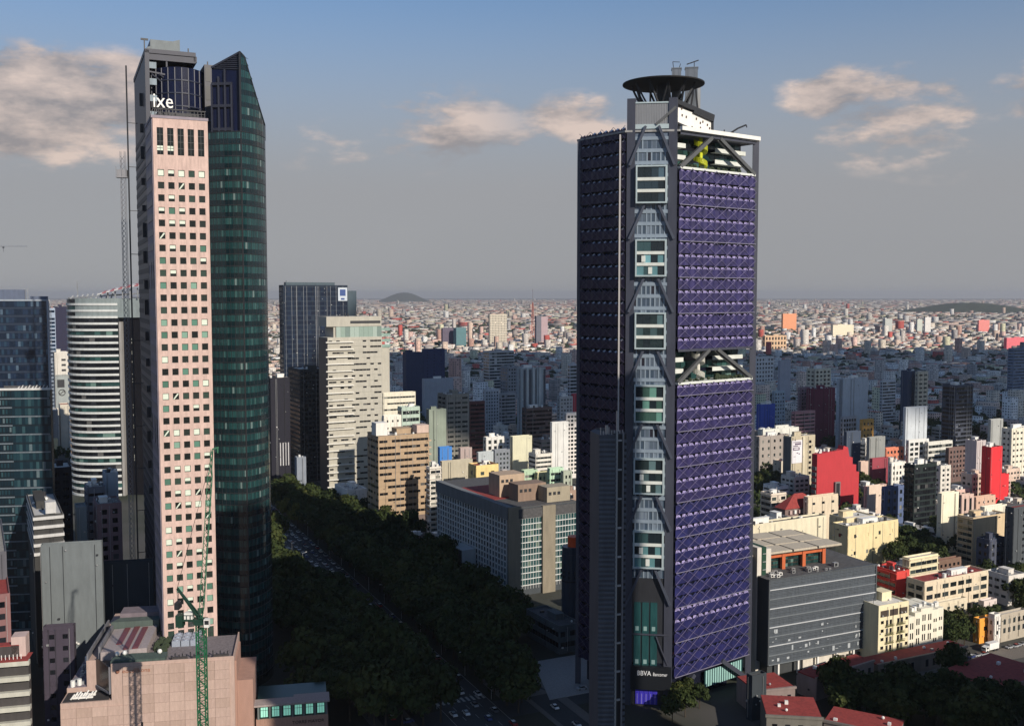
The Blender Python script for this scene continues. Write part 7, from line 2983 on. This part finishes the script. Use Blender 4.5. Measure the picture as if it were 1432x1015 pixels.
# ---------------------------------------------------------------- buildings added out of view, sized so their shade falls on avenue and park
def outside(nm, lb, x, y, w, d, h, yaw, col, st='grid'):
    building(nm, lb, 'tower', 2000, 2001, 2100, 0, None, None, col, st, None, 'g', 4, 3.8, .7, .6, PANES_DARK, None, 1, yaw, fit=(Vector((x, y, 0)), w, d, h), seed=int(x))


outside('unseen_shade_tower', 'tall concrete tower added out of view to shade the avenue', 135, 56, 122, 40, 255, radians(38), (.30, .29, .28), 'band')
outside('unseen_shade_block', 'broad slab block added out of view to shade the park', 214, 226, 96, 22, 92, radians(28), (.34, .32, .30))
# ---------------------------------------------------------------- avenue, park, trees, cars
AX = radians(24.8)                       # heading of the avenue to the left of straight ahead
AO = Vector((-20, 373, 0))
AD = Vector((-sin(AX), cos(AX), 0))
AN = Vector((cos(AX), sin(AX), 0))       # to the right of the avenue


def av(s, n, z=0.0):
    p = AO + AD * s + AN * n
    return (p.x, p.y, z)


def strip(name, s0, s1, n0, n1, z, m):
    mb = MB()
    mb.poly([av(s0, n0, z), av(s0, n1, z), av(s1, n1, z), av(s1, n0, z)])
    return mb.build(name, m, kind='structure')


ASPH = mat('asphalt', (.040, .041, .044), .9, var=.3, scale=.5, streak=False)
PAVE = mat('paving', (.13, .115, .105), .9, var=.3, scale=.8, streak=False)
EARTH = mat('earth_verge', (.035, .033, .022), .95, var=.4, scale=.5, streak=False)
strip('avenue_ground', -260, 640, -62, 62, .06, EARTH)
strip('carriageway', -260, 640, -10, 10, .10, ASPH)
strip('side_road', -260, 640, -33, -24, .10, ASPH)
strip('side_road', -260, 640, 24, 33, .10, ASPH)
for n0, n1 in ((-24, -22), (22, 24), (-37, -33), (33, 37)):
    mb = MB()
    p = [av(-260, n0), av(-260, n1), av(640, n1), av(640, n0)]
    mb.prism([(q[0], q[1]) for q in p], 0, .22)
    mb.build('pavement', PAVE, kind='structure')
mk = MB()
for n in (-5, 0.0, 5):
    for k in range(70):
        s = -200 + k * 9
        mk.poly([av(s, n - .08, .105), av(s, n + .08, .105), av(s + 3.6, n + .08, .105), av(s + 3.6, n - .08, .105)])
for n in (-9.7, 9.7):
    mk.poly([av(-200, n - .08, .105), av(-200, n + .08, .105), av(600, n + .08, .105), av(600, n - .08, .105)])
for k in range(10):                       # crossing
    mk.poly([av(-4, -9.6 + k * 2, .105), av(-4, -8.6 + k * 2, .105), av(0, -8.6 + k * 2, .105), av(0, -9.6 + k * 2, .105)])
mk.build('road_marking', mat('marking_white', (.34, .34, .32), .8, var=.2), kind='structure')
cross = MB()
cross.poly([av(-24, -62, .08), av(-24, 75, .08), av(-8, 75, .08), av(-8, -62, .08)])
cross.build('cross_street', ASPH, kind='structure')
pz = MB()
pz.prism([av(-16, 30)[:2], av(-16, 96)[:2], av(22, 92)[:2], av(22, 42)[:2]], .0, .24)
pz.build('plaza', mat('plaza_paving', (.30, .28, .27), .9, var=.25, scale=.6, streak=False), kind='structure')
sq = MB()
sq.prism([av(-10, 14)[:2], av(-10, 34)[:2], av(14, 22)[:2], av(14, 14)[:2]], .0, .20)
sq.build('traffic_island', PAVE, kind='structure')
A, B_, C_, D_ = ground(1060, 1030), ground(1470, 1030), ground(1440, 925), ground(1100, 925)
mb = MB()
mb.poly([(p.x, p.y, .03) for p in (A, B_, C_, D_)])
mb.build('park_ground', EARTH, kind='structure')
A, B_, C_, D_ = ground(1330, 925), ground(1500, 890), ground(1500, 900), ground(1350, 935)
mb = MB()
p0, p1, p2, p3 = ground(1225, 945), ground(1520, 880), ground(1520, 900), ground(1225, 962)
mb.poly([(p.x, p.y, .05) for p in (p3, p2, p1, p0)])
mb.build('street', mat('street_lit', (.16, .14, .12), .9, var=.3, scale=.5, streak=False), kind='structure')


def leaf_mat(name, cols):
    m = bpy.data.materials.new(name)
    m.use_nodes = True
    n, l = m.node_tree.nodes, m.node_tree.links
    b = n['Principled BSDF']
    b.inputs['Roughness'].default_value = .75
    b.inputs['Specular IOR Level'].default_value = .15
    g = n.new('ShaderNodeNewGeometry')
    oi = n.new('ShaderNodeObjectInfo')
    mx = n.new('ShaderNodeMath')
    mx.operation = 'MULTIPLY_ADD'
    l.new(oi.outputs['Random'], mx.inputs[0])
    mx.inputs[1].default_value = .55
    ml = n.new('ShaderNodeMath')
    ml.operation = 'MULTIPLY'
    ml.inputs[1].default_value = .45
    l.new(g.outputs['Random Per Island'], ml.inputs[0])
    l.new(ml.outputs[0], mx.inputs[2])
    cr_ = n.new('ShaderNodeValToRGB')
    e = cr_.color_ramp.elements
    for i, c in enumerate(cols):
        x = e[i] if i < 2 else e.new(.5)
        x.position = i / (len(cols) - 1)
        x.color = tuple(c) + (1,)
    l.new(mx.outputs[0], cr_.inputs[0])
    l.new(cr_.outputs[0], b.inputs['Base Color'])
    return m


LEAF = leaf_mat('leaf_dark', [(.013, .022, .008), (.032, .047, .014), (.066, .072, .02)])
LEAFY = leaf_mat('leaf_sunlit', [(.06, .07, .014), (.10, .10, .02), (.15, .13, .03)])  # sunlight painted into a yellower, brighter copy of the leaf colours
BARK = mat('bark', (.06, .045, .032), .95, var=.3, scale=1.0)


def tree_proto(name, label, h, r, nl, seed, leaf, size=.8, sq=.8):
    rr = random.Random(seed)
    root = thing(name, label, 'tree', (0, 0, -500))
    t = MB()
    t.bar((0, 0, 0), (0, 0, h * .45), .34, 0, 7, .2)
    lobes = [(0, 0, h * .66, r * .72)]
    for k in range(7):
        a = 2 * pi * k / 7 + rr.uniform(-.4, .4)
        q = r * rr.uniform(.42, .66)
        lobes.append((q * cos(a), q * sin(a), h * rr.uniform(.48, .80), r * rr.uniform(.36, .54)))
        t.bar((0, 0, h * rr.uniform(.25, .42)), (q * cos(a) * .8, q * sin(a) * .8, h * .56), .13, 0, 5, .05)
    lobes.append((r * .1, -r * .1, h * .86, r * .42))
    t.build('trunk', BARK, root)
    c = MB()
    for k in range(nl):
        L = rr.choice(lobes)
        th, ph = rr.uniform(0, 2 * pi), math.acos(rr.uniform(-.75, 1))
        q = L[3] * rr.uniform(.70, 1.08)
        p = Vector((L[0] + q * sin(ph) * cos(th), L[1] + q * sin(ph) * sin(th), L[2] + q * cos(ph) * sq))
        nrm = Vector((sin(ph) * cos(th), sin(ph) * sin(th), cos(ph))) + Vector((rr.uniform(-.7, .7), rr.uniform(-.7, .7), rr.uniform(-.5, .7)))
        nrm.normalize()
        u = nrm.orthogonal().normalized()
        v = nrm.cross(u)
        s = size * rr.uniform(.6, 1.3)
        a = rr.uniform(0, pi)
        u, v = u * cos(a) + v * sin(a), v * cos(a) - u * sin(a)
        c.poly([p - u * s, p - v * s * .7 + nrm * s * .15, p + u * s, p + v * s * .7 + nrm * s * .15])
    c.build('crown', leaf, root)
    return root


LAB_AV = 'dark leafy street tree in the shaded crowd of trees along the avenue'
PROTO = [tree_proto('avenue_tree', LAB_AV, 15, 6.6, 900, 21 + k, LEAF) for k in range(4)]
YPROTO = tree_proto('sunlit_tree', 'street tree with sunlight coloured into its yellowish leaves, below the beige tower', 14, 6.2, 900, 40, LEAFY)
rr = random.Random(31)
used = set()


def plant(protos, x, y, s, label, group, rz=None):
    p = rr.choice(protos)
    sc_ = (s * rr.uniform(.9, 1.12), s * rr.uniform(.9, 1.12), s * rr.uniform(.85, 1.18))
    a = rr.uniform(0, 6.28)
    if p.name not in used:
        used.add(p.name)
        p.location, p.rotation_euler, p.scale = (x, y, 0), (0, 0, a), sc_
        p['label'], p['group'] = label, group
        return p
    return copy_thing(p, (x, y, 0), a, label, group, sc_)


n_av = 0
for row, step, jit in ((14.2, 9.6, 1.2), (-14.2, 9.6, 1.2), (20.5, 13, 1.5), (-20.5, 12, 1), (29, 17, 1.4), (-27, 13, 1.8), (-34, 15, 2), (41, 12.5, 3), (-40, 13, 3), (52, 13, 4), (-52, 14, 4)):
    s = -30 + rr.uniform(0, 4)
    while s < 330:
        s += step * rr.uniform(.85, 1.2)
        x, y, _ = av(s + rr.uniform(-1, 1), row + rr.uniform(-jit, jit))
        if blocked(x, y, 3.2) or (row == 29 and rr.random() < .3):
            continue
        if row > 28 and s < 25 and row < 70:
            continue
        px, py = proj((x, y, 8))
        if px < 366 or py > 1060 or (row in (-14.2, -20.5) and s > 140 and rr.random() < .9):
            continue
        if 378 < px < 455 and 690 < py < 745 and row < -10:
            plant([YPROTO], x, y, rr.uniform(.85, 1.1), YPROTO['label'], 'yellowish trees by the avenue')
        else:
            side = 'left' if row < 0 else 'right'
            nm = {14.2: 'of the kerbside row', 20.5: 'of the second row', 29: 'beside the side road', 27: 'by the near side road', 34: 'by the near pavement', 41: 'of the pavement row'}.get(abs(row), 'of the outer belt')
            plant(PROTO, x, y, rr.uniform(1.08, 1.46), 'dark leafy avenue tree %s %s of the carriageway' % (nm, side), 'avenue trees %s %s' % (nm, side))
        n_av += 1
for px, py in ((392, 700), (402, 712), (416, 722), (428, 716), (440, 724), (450, 712)):
    g_ = ground(px, py + 18)
    plant([YPROTO] if px > 400 else PROTO, g_.x, g_.y, 1.05, YPROTO['label'] if px > 400 else LAB_AV, 'yellowish trees by the avenue' if px > 400 else 'trees along the avenue')
big = ground(402, 715)
copy_thing(PROTO[1], (big.x, big.y, 0), .7, 'largest round green tree beside the glass tower below the black slab', None, (2.0, 2.0, 1.75))
del_ = None
LAB_PK = 'dark broad tree of the shady park at the lower right'
for k in range(400):
    if len([1 for o in COL.objects if o.get('group') == 'park trees']) > 36:
        break
    px, py = rr.uniform(1165, 1450), rr.uniform(945, 1040)
    if py < 952 and px < 1240:
        continue
    g_ = ground(px, py)
    if blocked(g_.x, g_.y, 2.5) or (px > 1390 and py < 985):
        continue
    plant(PROTO, g_.x, g_.y, rr.uniform(.85, 1.15), LAB_PK, 'park trees')
for (px, py) in ((962, 985), (948, 992), (978, 990), (958, 1002), (940, 1012)):
    g_ = ground(px, py)
    plant(PROTO, g_.x, g_.y, .66, 'dark plaza tree at the foot of the purple tower', 'plaza trees')
for (px, py, s) in ((1205, 690, 1.0), (1216, 695, 1.1), (1228, 692, .9), (1190, 700, 1.0), (1178, 690, .9), (1205, 702, .8), (1148, 704, 1.1), (1162, 706, 1.2), (1176, 704, 1.1), (1190, 706, 1.2)):
    g_ = ground(px, py)
    plant(PROTO, g_.x, g_.y, s, 'green tree below the stepped red wall', 'trees below the red wall')
for (px, py) in ((1062, 690), (1072, 700), (1085, 690), (1098, 684), (1110, 690), (1120, 696), (1130, 688), (1070, 680), (1092, 700)):
    g_ = ground(px, py)
    plant(PROTO, g_.x, g_.y, 1.0, 'dark tree in the hollow between purple tower and red wall', 'trees in the hollow')
for k in range(26):
    px, py = rr.uniform(1242, 1345), rr.uniform(742, 802)
    g_ = ground(px, py)
    if not blocked(g_.x, g_.y, 3):
        plant(PROTO, g_.x, g_.y, .9, 'dark tree in the wood below the black curtain wall tower', 'trees below the black tower')
for k in range(30):
    t = rr.random()
    px, py = 1290 + 120 * t + rr.uniform(-14, 14), 862 + 60 * (1 - abs(t - .3)) * .6 + rr.uniform(-14, 10)
    g_ = ground(px, py + 8)
    if not blocked(g_.x, g_.y, 2.5):
        plant(PROTO, g_.x, g_.y, .72, 'green street tree among the low houses right of the hotel wing', 'trees right of the hotel')
for k in range(24):
    t = rr.random()
    px, py = 1385 + 60 * t + rr.uniform(-10, 10), 800 + 50 * t + rr.uniform(-18, 22)
    g_ = ground(px, py)
    if not blocked(g_.x, g_.y, 2.5):
        plant(PROTO, g_.x, g_.y, .9, 'dark street tree under the dark slate tower at the right edge', 'trees at the right edge')

# ---- cars
CARP = pane_mat('car_paint', [(0, (.60, .60, .60)), (.34, (.30, .31, .33)), (.5, (.03, .03, .035)), (.68, (.10, .10, .11)), (.78, (.25, .02, .02)), (.86, (.03, .05, .16)), (.92, (.66, .63, .56))], rough=.3, wob=0)


def car_proto():
    root = thing('car', 'small car among the traffic on the tree lined avenue', 'car', (0, 0, -500), 0, 'cars on the avenue')
    b = MB()
    sec = [(-2.15, .35, .62), (-2.0, .30, .86), (-1.1, .28, .92), (1.0, .28, .98), (2.0, .30, .82), (2.2, .38, .60)]
    pts, fs = [], []
    for (x, z0, z1) in sec:
        pts += [(x, -.86, z0), (x, .86, z0), (x, .80, z1), (x, -.80, z1)]
    for i in range(len(sec) - 1):
        for q in range(4):
            fs.append((i * 4 + q, i * 4 + (q + 1) % 4, (i + 1) * 4 + (q + 1) % 4, (i + 1) * 4 + q))
    fs += [(3, 2, 1, 0), tuple(range(20, 24))]
    k = len(pts)
    pts += [(-.75, -.60, 1.42), (.75, -.60, 1.42), (.75, .60, 1.42), (-.75, .60, 1.42), (-.75, -.60, 1.36), (.75, -.60, 1.36), (.75, .60, 1.36), (-.75, .60, 1.36)]
    fs += [(k, k + 1, k + 2, k + 3), (k + 4, k + 5, k + 1, k), (k + 5, k + 6, k + 2, k + 1), (k + 6, k + 7, k + 3, k + 2), (k + 7, k + 4, k, k + 3)]
    b.mesh(pts, fs)
    b.build('body', CARP, root)
    g = MB()
    g.mesh([(-1.35, -.76, .93), (1.25, -.76, .96), (1.25, .76, .96), (-1.35, .76, .93), (-.75, -.61, 1.37), (.75, -.61, 1.37), (.75, .61, 1.37), (-.75, .61, 1.37)],
           [(0, 1, 5, 4), (1, 2, 6, 5), (2, 3, 7, 6), (3, 0, 4, 7)])
    g.build('windows', PANES_DARK, root)
    for (x, y) in ((-1.3, -.88), (-1.3, .70), (1.3, -.88), (1.3, .70)):
        w_ = MB()
        w_.bar((x, y, .32), (x, y + .18, .32), .32, 0, 10)
        w_.build('wheel', mat('tyre', (.015, .015, .015), .8, var=0), root)
    return root


CAR = car_proto()
first = True
spots = []
for n in (-7.6, -2.6, 2.6, 7.6, -28.5, 28.5):
    s = 120 + rr.uniform(0, 6) if abs(n) < 14 else -40
    while s < 430:
        spots.append((s, n))
        s += rr.uniform(6.2, 11) if s > 150 else rr.uniform(12, 40)
for (s, n) in [(-40, 5), (-34, -3), (-14, -40), (-18, -30), (-13, -24), (-16, -48), (18, 4), (42, -7), (66, 6), (88, 3), (-22, 20), (-30, 9), (-12, 46), (30, -28), (60, 28)]:
    spots.append((s, n))
for n in (-7.6, -2.6, 2.6, 7.6, -28.5):
    s = -46
    while s < 110:
        s += rr.uniform(9, 24)
        spots.append((s, n))
rr.shuffle(spots)
for (s, n) in spots[:270]:
    x, y, _ = av(s, n + rr.uniform(-.4, .4))
    px, py = proj((x, y, 0))
    if not (375 < px < 1000 and py < 1018):
        continue
    a = AX + pi / 2 + (0 if n > 0 else pi) + rr.uniform(-.05, .05)
    if n in (-40, -30, -24, -48, 46):
        a += pi / 2
    if first:
        CAR.location, CAR.rotation_euler, first = (x, y, .12), (0, 0, a), False
    else:
        copy_thing(CAR, (x, y, .12), a)
for k in range(12):
    g_ = ground(1340 + 9 * k, 925 - 2.6 * k + rr.uniform(-3, 3))
    if not blocked(g_.x, g_.y, .5):
        copy_thing(CAR, (g_.x, g_.y, .06), radians(28) + rr.choice((0, pi)), 'small parked car on the sunlit street right of the hotel wing', 'cars on the sunlit street')

# ---- street lamps and the hire bicycles
lp = thing('street_lamp', 'slim street lamp post on the edge of the shaded avenue', 'street lamp', (*av(-6, 10.8)[:2], 0), AX, 'lamps along the avenue')
m = MB()
m.bar((0, 0, 0), (0, 0, 9.5), .11, 0, 6, .07)
m.bar((0, 0, 9.3), (1.8, 0, 9.8), .06)
m.build('post', METAL, lp)
m = MB()
m.box(1.5, 2.4, -.15, .15, 9.7, 9.9)
m.build('lamp_head', mat('lamp_head_pale', (.6, .6, .58), .5), lp)
for k in range(1, 24):
    s = -6 + (k // 2) * 26
    copy_thing(lp, (*av(s, 10.8 if k % 2 == 0 else -10.8)[:2], 0), AX + (0 if k % 2 else pi))
bk = thing('hire_bicycle', 'red hire bicycle in the rack on the traffic island', 'bicycle', (*av(-4, 20)[:2], .2), AX, 'hire bicycles in the rack')
for x in (-.55, .55):
    m = MB()
    for i in range(10):
        a0, a1 = 2 * pi * i / 10, 2 * pi * (i + 1) / 10
        m.bar((x + .34 * cos(a0), 0, .36 + .34 * sin(a0)), (x + .34 * cos(a1), 0, .36 + .34 * sin(a1)), .035)
    m.build('wheel', mat('tyre', (.015, .015, .015)), bk)
m = MB()
for a, b in (((-.55, 0, .36), (-.1, 0, .85)), ((-.1, 0, .85), (.4, 0, .9)), ((.4, 0, .9), (0, 0, .36)), ((0, 0, .36), (-.55, 0, .36)), ((.4, 0, 1.05), (.55, 0, .36)), ((0, 0, .36), (-.15, 0, .98))):
    m.bar(a, b, .06)
m.box(-.3, .0, -.1, .1, .98, 1.06)
m.bar((.38, -.3, 1.08), (.38, .3, 1.08), .03)
m.box(-.8, -.3, -.12, .12, .72, .86)
m.build('frame', mat('bike_red', (.65, .03, .03), .4, var=0), bk)
for k in range(1, 16):
    copy_thing(bk, (*av(-6 + (k % 8) * 1.25, 19 + 2.4 * (k // 8))[:2], .2), AX + .4)
# ---------------------------------------------------------------- fill-in blocks of the near and middle city, each a thing of its own
def colour_word(c):
    names = {(.66, .58, .48): 'sand', (.72, .68, .62): 'off white', (.70, .54, .44): 'peach', (.55, .50, .46): 'grey beige', (.62, .42, .34): 'terracotta', (.50, .30, .24): 'brick brown',
             (.62, .60, .42): 'pale olive', (.40, .38, .37): 'mid grey', (.80, .78, .75): 'white', (.50, .10, .08): 'deep red', (.30, .26, .24): 'dark brown', (.66, .46, .40): 'dusty pink'}
    return names[c]


MARKS = [(t, x0, x1, y0, y1) for t, x0, x1, y0, y1 in (
    ('the purple lattice tower', 806, 1058, 120, 985), ('the stepped red wall', 1143, 1200, 626, 673), ('the slim red tower', 1373, 1402, 625, 682), ('the black curtain wall tower', 1265, 1310, 650, 735),
    ('the pale grey blue tower', 1170, 1214, 527, 600), ('the blank maroon wall', 1128, 1168, 543, 574), ('the steel blue floor-lined tower', 1318, 1361, 540, 603), ('the yellow house', 1164, 1256, 728, 760),
    ('the tan balcony tower', 1340, 1408, 710, 760), ('the cream paired window tower', 1260, 1298, 518, 570), ('the white window tower', 1401, 1432, 600, 645), ('the grey louvred office', 1075, 1225, 790, 940),
    ('the tan office tower', 514, 600, 600, 745), ('the beige ledge tower', 446, 552, 440, 690), ('the navy twin block', 563, 622, 488, 532), ('the ribbed grey tower', 723, 763, 512, 575),
    ('the concrete grid office', 612, 656, 553, 640), ('the umber brown block', 730, 772, 568, 612), ('the glazed institute', 612, 806, 680, 840), ('the broad navy tower', 390, 486, 400, 520),
    ('the cream window tower', 1128, 1162, 515, 545), ('the hip roofed house', 1092, 1148, 690, 720), ('the long cream apartments', 1268, 1383, 815, 850), ('the advert banner', 1096, 1140, 608, 650))]


def where(px, py, n):
    """place the point by landmarks, nearest first"""
    c = []
    for (t, x0, x1, y0, y1) in MARKS:
        dx = max(x0 - px, 0, px - x1)
        dy = max(y0 - py, 0, py - y1)
        if px < x0:
            w_ = 'left of'
        elif px > x1:
            w_ = 'right of'
        elif py < (y0 + y1) / 2:
            w_ = 'behind'
        else:
            w_ = 'in front of'
        c.append((dx + dy * 1.6, w_ + ' ' + t))
    c.sort()
    return c[n][1]


ROOFN = {'g': 'grey roof', 'l': 'pale roof', 'r': 'red roof', 'd': 'dark roof', 'w': 'white roof'}
LABELS = {o['label'] for o in COL.objects if o.get('label')}


def fill():
    r = random.Random(101)
    bx, by = cos(YAW), sin(YAW)
    cand = []
    # street grid: blocks of 4 x 3 lots with streets between
    for i in range(-52, 92):
        for j in range(0, 92):
            u = i * 16.5 + (i // 5) * 11
            v = 300 + j * 17 + (j // 3) * 10
            x, y = u * bx - v * by * .999 + v * 0, u * by + v * bx
            if not (470 < y < 1500) or abs(x) > .56 * y:
                continue
            cand.append((y, x))
    cand.sort()
    n = 0
    trees = []
    for (y, x) in cand:
        ax = (x - AO.x) * AN.x + (y - AO.y) * AN.y
        as_ = (x - AO.x) * AD.x + (y - AO.y) * AD.y
        if abs(ax) < 66 and as_ < 560:
            continue
        if blocked(x + 6, y + 9, 9):
            continue
        px, py = proj((x, y, 0))
        if px < 372 and y < 900 or px > 1445:
            continue
        if 806 < px < 1050 or 1000 < px < 1056 and y < 600:
            continue
        if y < 560 and px > 1000 and not (px > 1240 and y > 480):
            continue
        k = r.random()
        if k < .27 + .14 * (sin(x * .011) * cos(y * .008) > .35) * 2:
            trees.append((x, y))
            continue
        st = r.choices(('grid', 'band', 'blank', 'ledge'), (50, 20, 22, 8))[0]
        hh = r.choices((7, 10, 13, 17, 24, 38), (22, 28, 23, 14, 9, 4))[0] * r.uniform(.85, 1.2)
        w, d = r.uniform(9.5, 15.5), r.uniform(9, 14.5)
        # keep clear of the placed buildings seen behind
        x1 = proj((x + w * bx, y + w * by, 0))[0]
        x0 = proj((x - d * by, y + d * bx, 0))[0]
        for (a, b, t, bt, Y) in RECT:
            if Y > y and a < x1 + 1 and b > x0 - 1:
                zmax = unproj(716, bt - 1, y).z
                if proj((x, y, hh + 2))[1] < bt and proj((x, y, 0))[1] > t:
                    hh = min(hh, zmax - 3.0)
        if hh < 4.0:
            if proj((x, y, 12))[1] > 0 and r.random() < .5:
                trees.append((x, y))
            continue
        col = pick(PAINTS, r)
        rf = r.choices('glrdw', (30, 22, 22, 14, 12))[0]
        if n >= FILL_MAX:
            MIDREST.append((x + w * .4, y + w * .4, w, d, hh, YAW, tuple(col), pick(ROOFS, r)))
            continue
        cxp, cyp = proj((x + w * .3, y, hh * .7))
        size = 'low' if hh < 9 else 'three storey' if hh < 12 else 'four storey' if hh < 15 else 'six storey' if hh < 22 else 'tall' if hh < 32 else 'high'
        sty = {'grid': 'windowed', 'band': 'strip windowed', 'blank': 'few windowed', 'ledge': 'balconied'}[st]
        lab = None
        for q in range(7):
            t = '%s %s %s block with %s %s' % (size, sty, colour_word(col), ROOFN[rf], where(cxp, cyp, q))
            if t not in LABELS and len(t.split()) <= 16:
                lab = t
                break
        if lab is None:
            lab = next(t for t in ('%s %s block %s, %s' % (size, colour_word(col), where(cxp, cyp, q), e) for q in range(20) for e in ('farther off', 'nearer')) if t not in LABELS)
        LABELS.add(lab)
        jit = r.uniform(.88, 1.06)
        fit = (Vector((x, y, 0)), w, d, hh)
        sp = st == 'blank'
        building('city_block', lab, 'building', 2000, 2001, 2100, 0, None, None, tuple(min(.8, c * jit) for c in col), 'grid' if sp else st, None, rf, r.uniform(3, 4.4), r.uniform(3.1, 3.7), r.uniform(.4, .7) * (.55 if sp else 1), r.uniform(.38, .55) * (.7 if sp else 1),
                 None, 'ordinary city blocks', (4 if y < 800 else 3 if y < 1100 else 2), YAW + r.uniform(-.03, .03), .66 if sp else .08, fit=fit, seed=n, zbase=1.2, proud=.2 if y < 950 and not sp else 0)
        n += 1
    return trees


FILL_MAX = 285
MIDREST = []
TREES_MID = fill()
if MIDREST:
    box_field('mid_city_blocks', MIDREST, SPM)
# trees of the side streets: the nearest stand singly, the rest are one mass
TREES_MID.sort(key=lambda p: p[1])
nt = sum(1 for o in COL.objects if o.name.startswith(('avenue_tree', 'sunlit_tree')))
leafless = MB()
rr = random.Random(8)
for (x, y) in TREES_MID:
    for q in range(3):
        tx, ty = x + rr.uniform(-2, 16), y + rr.uniform(-2, 14)
        if blocked(tx, ty, 1.5):
            continue
        if nt < 300:
            plant(PROTO, tx, ty, rr.uniform(.6, .95), 'dark street tree among the low city blocks', 'trees among the city blocks')
            nt += 1
        else:
            hh = rr.uniform(9, 14)
            for k in range(70):
                th, ph = rr.uniform(0, 6.28), math.acos(rr.uniform(-.7, 1))
                rad = hh * .42 * rr.uniform(.7, 1.1)
                p = Vector((tx + rad * sin(ph) * cos(th), ty + rad * sin(ph) * sin(th), hh * .6 + rad * cos(ph)))
                u = Vector((rr.uniform(-1, 1), rr.uniform(-1, 1), rr.uniform(-1, 1))).normalized() * 1.6
                v = u.orthogonal().normalized() * 1.3
                leafless.poly([p - u, p - v, p + u, p + v])
if leafless.f:
    leafless.build('street_trees_beyond', LEAF, kind='stuff')
# ---------------------------------------------------------------- far sprawl and far woods
def sprawl():
    r = random.Random(77)
    near, far, horizon, woods = [], [], [], []

    def region(x, y):       # slow variation of density / greenery / street direction over the plain
        return sin(x * .0017 + 1.3) * cos(y * .0013 + .4) + 0.6 * sin(x * .0041 - y * .0027 + 2.0)

    def pave(y0, y1, lot, out, hmean, tall):
        y = y0
        while y < y1:
            step = lot * (1 + 0.06 * (y - y0) / y0)
            half = 0.57 * y + 150
            x = -half
            while x < half:
                q = region(x, y)
                x += step
                jx, jy = x + r.uniform(-.25, .25) * step, y + r.uniform(-.3, .3) * step
                if blocked(jx, jy, step * 0.6):
                    continue
                k = r.random()
                if k < ((0.36 if y < 2700 else 0.2 if y < 4200 else 0.42) if q < 0.4 else 0.64) and step < 140:
                    woods.append((jx, jy, step * r.uniform(.34, .55), r.uniform(7, 14)))
                    if k < 0.16 or q > 0.4:
                        continue
                if r.random() < 0.10:
                    continue
                yaw = YAW + (0.0 if q < 0 else 0.5) + r.uniform(-.04, .04)
                hh = max(5.0, r.gauss(hmean, hmean * .35))
                w, d = step * r.uniform(.55, .95), step * r.uniform(.55, .95)
                if r.random() < tall:
                    hh *= r.uniform(2, 4.2)
                    w, d = min(w, 30) * .8, min(d, 30) * .8
                wc = pick(PAINTS, r)
                j = r.uniform(.82, 1.08) * (1 if y < 4500 else .8 if y < 12000 else .62)  # walls darkened with distance, haze dimming put into their paint
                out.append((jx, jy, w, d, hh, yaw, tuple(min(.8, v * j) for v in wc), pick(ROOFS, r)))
            y += step
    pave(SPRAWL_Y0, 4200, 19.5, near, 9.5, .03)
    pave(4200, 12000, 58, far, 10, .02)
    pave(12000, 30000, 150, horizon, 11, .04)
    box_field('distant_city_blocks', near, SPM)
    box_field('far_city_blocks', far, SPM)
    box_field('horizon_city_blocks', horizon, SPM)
    # clumps of trees between the far houses: lumpy low crowns
    N = len(woods)
    mb = MB()
    for (x, y, s, hh) in woods:
        for _ in range(2 if y < 4200 else 1):
            cx, cy = x + r.uniform(-.5, .5) * s, y + r.uniform(-.5, .5) * s
            rad = min(s, 14) * r.uniform(.55, 1.0)
            n = 6
            pts = [(cx, cy, hh * r.uniform(.9, 1.15))]
            for t, zz in ((.62, .86), (1.0, .5), (.75, .12)):
                for i in range(n):
                    a = 2 * pi * i / n + t * 2
                    q = rad * t * r.uniform(.75, 1.25)
                    pts.append((cx + q * cos(a), cy + q * sin(a), hh * zz * r.uniform(.85, 1.15)))
            fs = [(0, 1 + i, 1 + (i + 1) % n) for i in range(n)]
            for lv in (0, 1):
                b0, b1 = 1 + lv * n, 1 + (lv + 1) * n
                fs += [(b0 + i, b1 + i, b1 + (i + 1) % n, b0 + (i + 1) % n) for i in range(n)]
            mb.mesh(pts, fs)
    mb.build('distant_trees', mat('far_foliage', (.035, .045, .022), .95, var=.5, scale=.3, streak=False), kind='stuff')


SPRAWL_Y0 = 1420
sprawl()
